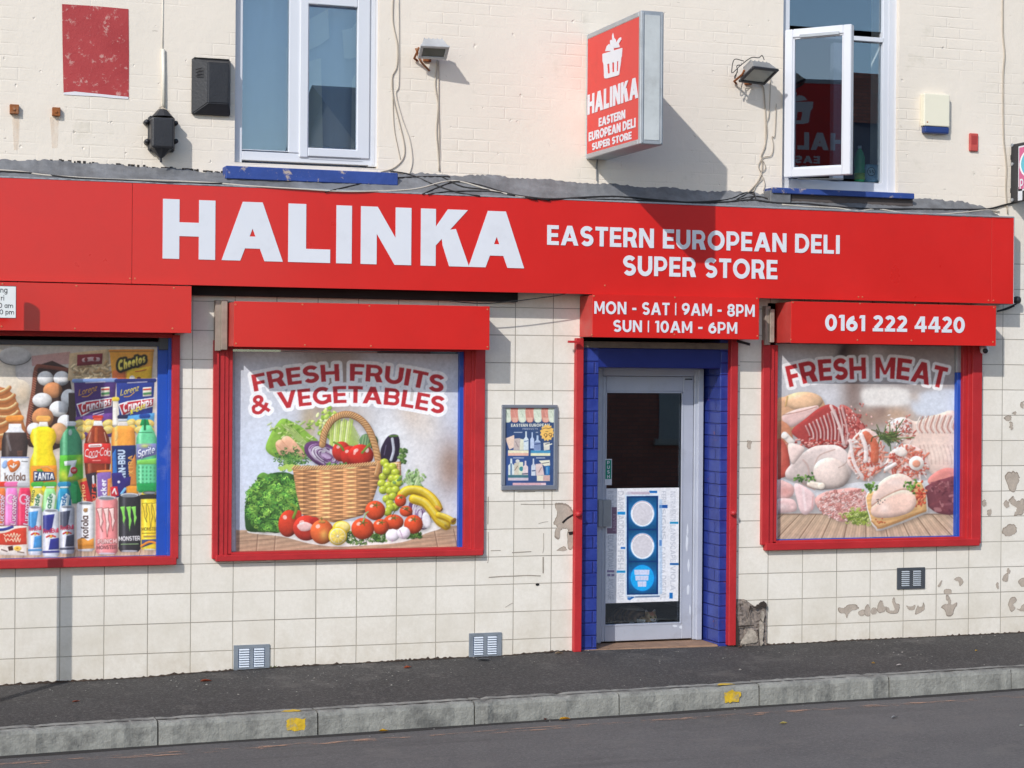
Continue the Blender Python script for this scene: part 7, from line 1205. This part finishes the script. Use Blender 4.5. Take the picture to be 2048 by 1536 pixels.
for P, w_ in (([(350, 790), (450, 782), (570, 778), (700, 772), (820, 776)], 9), ([(842, 605), (842, 752)], 13), ([(845, 390), (846, 520), (838, 570)], 5), ([(368, 548), (458, 546)], 6), ([(560, 566), (735, 556)], 8), ([(640, 128), (760, 130), (935, 128)], 6), ([(800, 304), (850, 290), (888, 286)], 4), ([(345, 380), (348, 600), (340, 660)], 5), ([(345, 60), (342, 310)], 8), ([(610, 18), (770, 14)], 6), ([(848, 10), (848, 170)], 5), ([(500, 1060), (545, 1032), (570, 1020)], 4)):
    bm = bmn(); Q = [at(900+x/4.518, 980+y/4.518, .0022) for x, y in spline(P, 4)]; hw = w_/4.518/2*.0036
    for a, b in zip(Q, Q[1:]):
        d = (b-a)/np.linalg.norm(b-a); n = np.array([-d[2], 0, d[0]])*hw; face(bm, [a-n, b-n, b+n, a+n])
    fixn(bm); obj('glue_trace', bm, pm('old_glue', C(158, 148, 136), .9, .2, 20), shop)
bm = bmn(); c = at(1075, 1169, .004); T = [(c[0]+.016*math.cos(a), -.004, c[2]+.01*math.sin(a)) for a in np.linspace(0, 6.28, 9)[:-1]]; face(bm, T); fixn(bm); obj('hole', bm, M_DARK, shop); bm = bmn(); Q = [at(900+x/4.518, 980+y/4.518, .0042) for x, y in ((1010, 290), (1060, 245), (1118, 212), (1120, 228), (1060, 268), (1022, 305))]; face(bm, Q); fixn(bm); obj('hole', bm, M_DARK, shop); bm = bmn(); Q = [at(900+x/4.518, 980+y/4.518, .0042) for x, y in ((1068, 380), (1118, 372), (1120, 400), (1080, 410))]; face(bm, Q); fixn(bm); obj('hole', bm, M_DARK, shop)
# broken tiles at the right of the doorway: a rough pocket of old brick
rr = random.Random(6); o_ = (1460, 1080); z_ = 6.0235; bm = bmn(); nx, nz = 15, 22; V = {}
def edge_t(u): return np.interp(u, [0, .3, .5, .65, .8, .9, 1], [712, 712, 770, 808, 770, 738, 760])
for i in range(nx+1):
    u = i/nx; x = 66+(440-66)*u; yt = edge_t(u)
    for k in range(nz+1):
        v = k/nz; y = yt+(1278-yt)*v; V[i, k] = bm.verts.new(at(o_[0]+x/z_, o_[1]+y/z_, .004+.012*rr.random()+(.012 if k > nz*.55 and .3 < u < .8 else 0)))
for i in range(nx):
    for k in range(nz): bm.faces.new([V[i, k], V[i, k+1], V[i+1, k+1], V[i+1, k]])
fixn(bm); obj('broken_brick', bm, pm('broken_brick', C(134, 122, 114), .95, .35, 9, .9, 30, dirt=.4, dscale=10, dlo=.5, dhi=.62, dcol=C(170, 156, 142)), shop)
bm = bmn()
for P in ([(240, 790), (300, 806), (340, 770), (372, 748), (410, 738), (442, 760), (440, 840), (420, 800), (400, 800), (380, 790), (318, 838), (262, 806), (246, 850), (215, 960), (228, 860)], [(90, 1035), (180, 1030), (290, 1022), (290, 1034), (200, 1048), (100, 1052)], [(66, 900), (84, 940), (100, 1060), (104, 1260), (70, 1270)], [(330, 1090), (345, 1075), (350, 1180), (332, 1150)], [(120, 745), (132, 790), (130, 850), (122, 800)]):
    bm = bmn(); face(bm, [at(o_[0]+x/z_, o_[1]+y/z_, .034) for x, y in ragged(P, 3.0, 3, rr)]); fixn(bm); obj('crack', bm, pm('crack_shadow', C(58, 48, 42), .95, .3, 30), shop)
for P in ([(348, 1000), (405, 990), (402, 1240), (365, 1250)], [(170, 1160), (215, 1095), (280, 1080), (320, 1130), (325, 1230), (250, 1240), (160, 1260), (130, 1230)], [(370, 870), (412, 862), (405, 980), (375, 980)]):
    bm = bmn(); face(bm, [at(o_[0]+x/z_, o_[1]+y/z_, .031) for x, y in ragged(cspline(P, 3), 4, 2, rr)]); fixn(bm); obj('old_mortar', bm, pm('old_mortar', C(176, 164, 150), .95, .45, 18, .9, 40, dirt=.5, dscale=14, dcol=C(120, 106, 94)), shop)

# parking plate on its pole, mostly beyond the left edge
PXc, PY = -.215, -.57; zg = -.2
t = thing('parking_sign', 'white parking plate on a grey pole at the left edge', 'sign', (PXc, PY, zg)); bm = bmn(); tube(bm, [(PXc, PY, zg-.3), (PXc, PY, 2.66)], .038, 16); obj('pole', bm, pm('pole_grey', C(120, 124, 126), .45, .1, 4, metal=.3), t, True)
pd = .617; a = at(33, 572, pd); b = at(33, 637, pd); pz0, pz1 = float(b[2]), float(a[2]); px1 = float(a[0]); px0 = px1-.31; bm = bmn()
box(bm, px0, px1, -pd, -pd+.006, pz0, pz1, .0028); obj('plate', bm, pm('plate_edge', C(70, 72, 74), .5), t); e = .004; bm = bmn(); box(bm, px0+e, px1-e, -pd-.0006, -pd+.001, pz0+e, pz1-e, .0002); obj('plate_face', bm, pm('plate_white', C(226, 228, 226), .35, .08, 8, dirt=.2), t); bm = bmn(); box(bm, PXc-.06, PXc+.06, -.612, -.56, (pz0+pz1)/2-.012, (pz0+pz1)/2+.012, .002); obj('clip', bm, M_METAL, t); bml = bmn()
for st, xr, yb, hh, k in (('ng', 15, 585.5, 11, 0), ('ri', 8.2, 601, 10, 0), ('0 am', 26, 616, 9.5, 0), ('0 pm', 28, 629, 9.5, 0)):
    L, wd = text_polys(st, .16, .12); A_ = at(xr, yb, pd+.001); hz = hh/305.; wz = wd*hz*.9; sign_letters(bml, L, lambda u, v: (A_[0]-wz+wz*u/wd, -pd-.0007, A_[2]+hz*v), (0, -1, 0), .0005)
obj('lettering', bml, pm('plate_black', C(70, 72, 74), .5), t)
# projecting shop sign cut by the right edge
SXr = ax(2021, 350, .03); q = lambda x, y: atx(1960+x/7.682, 250+y/7.682, SXr); A0 = q(470, 300); A1 = q(470, 1190); t = thing('hanging_sign', 'black framed pink and blue sign projecting at the right edge above the fascia', 'sign', (SXr+.03, -.02, A1[2])); y0, y1 = float(A0[1]), float(A0[1])-.62; zz0, zz1 = float(A1[2]), float(A0[2])
bm = bmn(); box(bm, SXr, SXr+.05, y1, y0, zz0, zz1, .008); obj('frame', bm, M_BLACK, t); P0 = q(590, 1020); P1 = q(590, 330); bm = bmn(); box(bm, SXr-.003, SXr+.001, y1+.06, float(P0[1]), float(P0[2]), float(P1[2]), .0008); obj('panel_edge', bm, M_WHITE, t); bm = bmn(); box(bm, SXr-.0045, SXr-.001, y1+.075, float(P0[1])-.012, float(P0[2])+.015, float(P1[2])-.012, .0008); obj('panel', bm, pm('sign_pink', C(206, 96, 140), .4, .1, 5), t)
Q0 = q(612, 610); cy, cz = float(Q0[1])-.225, float(Q0[2])
for k, (s_, c_) in enumerate(((1, C(244, 244, 246)), (.9, C(96, 190, 206)), (.62, C(190, 224, 236)))):
    bm = bmn(); T = [(math.cos(6.283*i/32)*.222*s_, math.sin(6.283*i/32)*.135*s_) for i in range(32)]; prism(bm, T, lambda p: (SXr-.0056-.001*k, cy+p[0], cz+p[1]), lambda p: (SXr-.0046, cy+p[0], cz+p[1])); fixn(bm); obj('roundel', bm, pm('roundel%d' % k, c_, .4), t)
L, wd = text_polys('PA', .2, .12); bml = bmn(); A2 = q(612, 985); sign_letters(bml, L, lambda u, v: (SXr-.0046, float(A2[1])-.006-.12*u/wd, float(A2[2])+.08*v), (-1, 0, 0), .001); obj('lettering', bml, M_WHITE, t)
S0 = q(585, 1165); bm = bmn(); box(bm, SXr-.003, SXr, float(S0[1])-.06, float(S0[1]), float(S0[2]), float(S0[2])+.11, .001); obj('sticker', bm, M_WHITE, t)
for py_ in (310, 600, 1150): c = q(500, py_); bm = bmn(); tube(bm, [(SXr-.008, float(c[1]), float(c[2])), (SXr, float(c[1]), float(c[2]))], .014, 10); obj('bolt', bm, M_METAL, t)
bm = bmn()
for z in (zz0+.1, zz1-.1): bm = bmn(); box(bm, SXr+.015, SXr+.035, y0, -.001, z-.02, z+.02, .003); obj('bracket', bm, M_BLACK, t)

# ------------------------------------------------------------------ the cat behind the door glass
def cat():
    hx, hy, hz = float(at(1301, 1235, -.382)[0]), .382, float(at(1301, 1235, -.382)[2]); fl = float(at(1301, 1252, -.382)[2]); bm = bmn(); RA = []
    def ell(c, r, rot=0.0):
        bmesh.ops.create_uvsphere(bm, u_segments=20, v_segments=12, radius=1, matrix=Matrix.Translation(c) @ Matrix.Rotation(rot, 4, 'Z') @ Matrix.Diagonal((*r, 1)))
    ell((hx, hy, hz), (.050, .052, .044)); ell((hx+.006, hy-.040, hz-.014), (.024, .022, .017)); ell((hx-.005, hy+.07, hz-.03), (.055, .07, .055)); ell((hx-.06, hy+.20, hz-.015), (.095, .17, .085), .35); ell((hx-.10, hy+.30, hz-.03), (.10, .10, .085)); ell((hx-.035, hy-.005, fl+.018), (.02, .06, .02)); ell((hx+.035, hy+.0, fl+.018), (.02, .06, .02)); ell((hx-.055, hy+.05, hz-.035), (.035, .05, .045))
    for s in (-1, 1):
        bmesh.ops.create_cone(bm, cap_ends=True, segments=10, radius1=.022, radius2=.003, depth=.05, matrix=Matrix.Translation((hx+s*.034, hy+.006, hz+.05)) @ Matrix.Rotation(s*.38, 4, 'Y') @ Matrix.Diagonal((1, .5, 1, 1)))
    P = spline([(hx-.17, hy+.36, fl+.02), (hx-.24, hy+.26, fl+.018), (hx-.2, hy+.12, fl+.016), (hx-.11, hy+.06, fl+.014)], 6); tube(bm, P, [.022-.010*i/len(P) for i in range(len(P))], 8)
    me = bpy.data.meshes.new('tmp'); bm.to_mesh(me); bm.free(); o = bpy.data.objects.new('tmp', me); COL.objects.link(o); md = o.modifiers.new('r', 'REMESH'); md.mode = 'VOXEL'; md.voxel_size = .0055; sm = o.modifiers.new('s', 'SMOOTH'); sm.iterations = 3
    dg = bpy.context.evaluated_depsgraph_get(); me2 = bpy.data.meshes.new_from_object(o.evaluated_get(dg)); bpy.data.objects.remove(o); bm = bmn(); bm.from_mesh(me2)
    t = thing('cat', 'tabby and white cat lying behind the foot of the glass door, looking out', 'cat', (hx, hy, fl)); b = NB('tabby_fur'); a = b.n('ShaderNodeAttribute'); a.attribute_name = 'fur'; n = b.noise(160, 3, .7); c = b.mix(.5, (a, 0), (b.ramp(n, 0, .3, .7, (.5, .5, .5, 1), (1.2, 1.2, 1.2, 1)), 0), 'MULTIPLY'); b.l(c, 2, b.p, 'Base Color'); b.p.inputs['Roughness'].default_value = .9
    o = obj('body', bm, b.m, t, True); me = o.data; ca = me.color_attributes.new('fur', 'FLOAT_COLOR', 'POINT'); out = []
    for v in me.vertices:
        x, y, z = v.co.x-hx, v.co.y-hy, v.co.z-hz; s = .5+.5*math.sin(x*190+math.sin(z*120)*1.5); col = lin((176+60*s, 144+60*s, 104+50*s))
        if y > .03: s2 = .5+.5*math.sin(y*150+x*40); col = lin((70+70*s2, 56+56*s2, 46+44*s2))
        if z > .02 and abs(x) < .02 and y < .03: col = lin((224, 150, 112))
        if (y < -.045 and z < -.004) or (z < -.03 and y < .05) or (x < -.045 and z < -.015 and y < .07): col = lin((250, 246, 240))
        if z > .045: col = lin((186, 176, 170))
        out += [*col, 1]
    ca.data.foreach_set('color', np.array(out, np.float32))
    for s in (-1, 1):
        bm = bmn(); bmesh.ops.create_uvsphere(bm, u_segments=12, v_segments=8, radius=.008, matrix=Matrix.Translation((hx+s*.019, hy-.0465, hz+.006))); obj('eye', bm, pm('cat_eye', C(120, 128, 50), .1), t, True); bm = bmn(); bmesh.ops.create_uvsphere(bm, u_segments=8, v_segments=6, radius=.0038, matrix=Matrix.Translation((hx+s*.019, hy-.053, hz+.006))); obj('pupil', bm, M_DARK, t, True)
    bm = bmn(); bmesh.ops.create_uvsphere(bm, u_segments=8, v_segments=6, radius=.0055, matrix=Matrix.Translation((hx+.006, hy-.063, hz-.009))); obj('nose', bm, pm('cat_nose', C(150, 96, 90), .5), t, True)
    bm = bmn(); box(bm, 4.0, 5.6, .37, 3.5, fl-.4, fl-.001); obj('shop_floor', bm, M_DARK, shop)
cat()
# ------------------------------------------------------------------ leaves and grit
rl = random.Random(21)
def leaf(px, py, where, size, col, lab, rot):
    z = -.17
    for _ in range(6):
        P = atz(px, py, z); X, Y = float(P[0]), float(P[1]); z = (zbase(X)+(zkerb(X)-zbase(X))*min(1, max(0, -Y/1.31))) if where == 'p' else zroad(X)+.012
    bm = bmn(); pts = [(-.5, 0), (-.3, .16), (0, .22), (.3, .13), (.5, 0), (.3, -.12), (0, -.2), (-.3, -.15)]; ca, sa = math.cos(rot), math.sin(rot); c = bm.verts.new((X, Y, z+.006)); V = []
    for k, (u, v) in enumerate(pts): V.append(bm.verts.new((X+size*(u*ca-v*sa), Y+size*(u*sa+v*ca), z+.005+size*.28*abs(v)*2+rl.random()*.006)))
    for k in range(8): bm.faces.new([V[k], V[(k+1) % 8], c])
    bmesh.ops.solidify(bm, geom=bm.faces[:], thickness=.0012); fixn(bm)
    tag(obj('fallen_leaf', bm, pm('leaf_%d_%d' % (col[0], col[1]), C(*col), .6, .2, 30)), lab, 'leaf', 'fallen leaves and scraps')
for a in ((412, 1364, 'p', .085, (178, 96, 66), 'russet leaf on the pavement under the leftmost vent', .1), (152, 1405, 'p', .06, (170, 90, 60), 'small russet leaf on the pavement near the left end of the kerb', .4), (815, 1337, 'p', .07, (182, 92, 54), 'orange leaf on the pavement close to the tiles between two vents', .3), (767, 1464, 'r', .07, (226, 180, 40), 'yellow leaf in the gutter below the yellow kerb mark', .1), (1130, 1440, 'r', .09, (232, 182, 40), 'bright yellow leaf in the gutter near the middle of the road edge', .2), (1567, 1449, 'r', .06, (206, 190, 110), 'pale yellow leaf on the open road right of the middle', -.1), (1953, 1303, 'p', .035, (226, 190, 80), 'tiny yellow leaf on the pavement at the far right', .4), (1747, 1328, 'p', .035, (220, 180, 80), 'tiny yellow leaf on the pavement below the meat window', 0), (1092, 1441, 'r', .05, (120, 60, 50), 'dark red leaf in the gutter beside the bright yellow one', .8), (1798, 1332, 'p', .05, (214, 206, 200), 'pale scrap of paper on the pavement below the dark vent', .1), (1790, 1437, 'r', .06, (176, 176, 176), 'grey scrap on the road near the right side', .1), (2044, 1454, 'r', .05, (190, 190, 180), 'pale scrap on the road at the right edge', .3), (1480, 1296, 'p', .05, (150, 120, 100), 'brown crumb of brick below the broken tiles', .2), (1118, 1308, 'p', .075, (206, 186, 160), 'chip of tile lying left of the red shutter guide', .1), (968, 1322, 'p', .1, (110, 112, 116), 'grey sliver lying below the middle vent', -.4)): leaf(*a)
bm = bmn()
for k in range(420):
    X = rl.uniform(-.6, 8.4); Y = -abs(rl.gauss(.35, .42)) if k < 300 else -rl.uniform(1.5, 3.2)
    if -1.5 < Y < -1.28: continue
    z = (zbase(X)+(zkerb(X)-zbase(X))*min(1, -Y/1.31)) if Y > -1.3 else zroad(X)+.003; r = rl.uniform(.002, .0065)*(1 if rl.random() < .88 else 1.7); n = rl.randint(4, 6); a0 = rl.random()*6; top = bm.verts.new((X, Y, z+r*.8)); V = [bm.verts.new((X+r*math.cos(a0+6.283*i/n)*rl.uniform(.8, 1.5), Y+r*math.sin(a0+6.283*i/n), z+.001)) for i in range(n)]
    for i in range(n): bm.faces.new([V[i], V[(i+1) % n], top])
tag(obj('grit', bm, pm('grit_stone', C(150, 146, 138), .9, .3, 60)), 'pale grit and crumbs scattered over the pavement and gutter', 'grit', kind='stuff')
rw = random.Random(5); bm = bmn(); c = at(548, 1336, .015)
for k in range(22): a = rw.uniform(0, 6.28); l = rw.uniform(.015, .035); b_ = Vector((float(c[0])+rw.uniform(-.02, .02), -.012, float(c[2])-.012)); e = b_+Vector((math.cos(a)*l, -.01*rw.random(), abs(math.sin(a))*l)); n = Vector((rw.uniform(-1, 1), 0, rw.uniform(-1, 1))).normalized()*.004; face(bm, [b_, b_+(e-b_)*.5+n, e, b_+(e-b_)*.5-n])
tag(obj('weed', bm, pm('weed_leaf', C(84, 92, 44), .8, .3, 40)), 'tuft of weed at the wall foot beside the leftmost vent', 'weed')

# ------------------------------------------------------------------ houses across the road, seen only in the glass
t = thing('brick_house', 'dark brick terrace house across the road, seen only as a reflection in the glass', 'house', (15, -22, -.2)); bm = bmn(); b = NB('dark_brick'); mp = b.mapping(rot=(math.radians(-90), 0, 0)); br = b.n('ShaderNodeTexBrick'); b.l(mp, 0, br, 'Vector'); 
for k, v in (('Scale', 1), ('Brick Width', .225), ('Row Height', .075), ('Mortar Size', .008)): br.inputs[k].default_value = v
br.inputs['Color1'].default_value = C(196, 122, 102); br.inputs['Color2'].default_value = C(166, 100, 84); br.inputs['Mortar'].default_value = C(120, 106, 98); b.l(br, 0, b.p, 'Base Color'); b.p.inputs['Roughness'].default_value = .9
box(bm, 8, 30, -28, -20, -.4, 5.9); obj('wall', bm, b.m, t)
bm = bmn()
for s in ([(7.7, -19.7, 5.8), (30.3, -19.7, 5.8), (30.3, -24, 7.7), (7.7, -24, 7.7)], [(7.7, -28.3, 5.8), (30.3, -28.3, 5.8), (30.3, -24, 7.7), (7.7, -24, 7.7)]): face(bm, s)
for X in (8, 30): face(bm, [(X, -20, 5.8), (X, -28, 5.8), (X, -24, 7.6)])
roof = obj('roof', bm, MATS['slate'], t); bm = bmn(); box(bm, 19.3, 20.2, -24.4, -23.6, 7.4, 8.6, .02); obj('chimney', bm, b.m, roof)
for X in (9.6, 11.9, 14.2, 16.5, 19, 22, 25, 28):
    for z in (.8, 3.7): bm = bmn(); box(bm, X-.5, X+.5, -20.02, -19.97, z, z+1.5); wv = obj('window', bm, pm('house_window', C(176, 176, 172), .3), t); bm = bmn(); box(bm, X-.6, X+.6, -20.02, -19.92, z-.12, z); box(bm, X-.6, X+.6, -20.02, -19.94, z+1.5, z+1.72); obj('sill', bm, pm('house_stone', C(190, 182, 168), .8), wv)
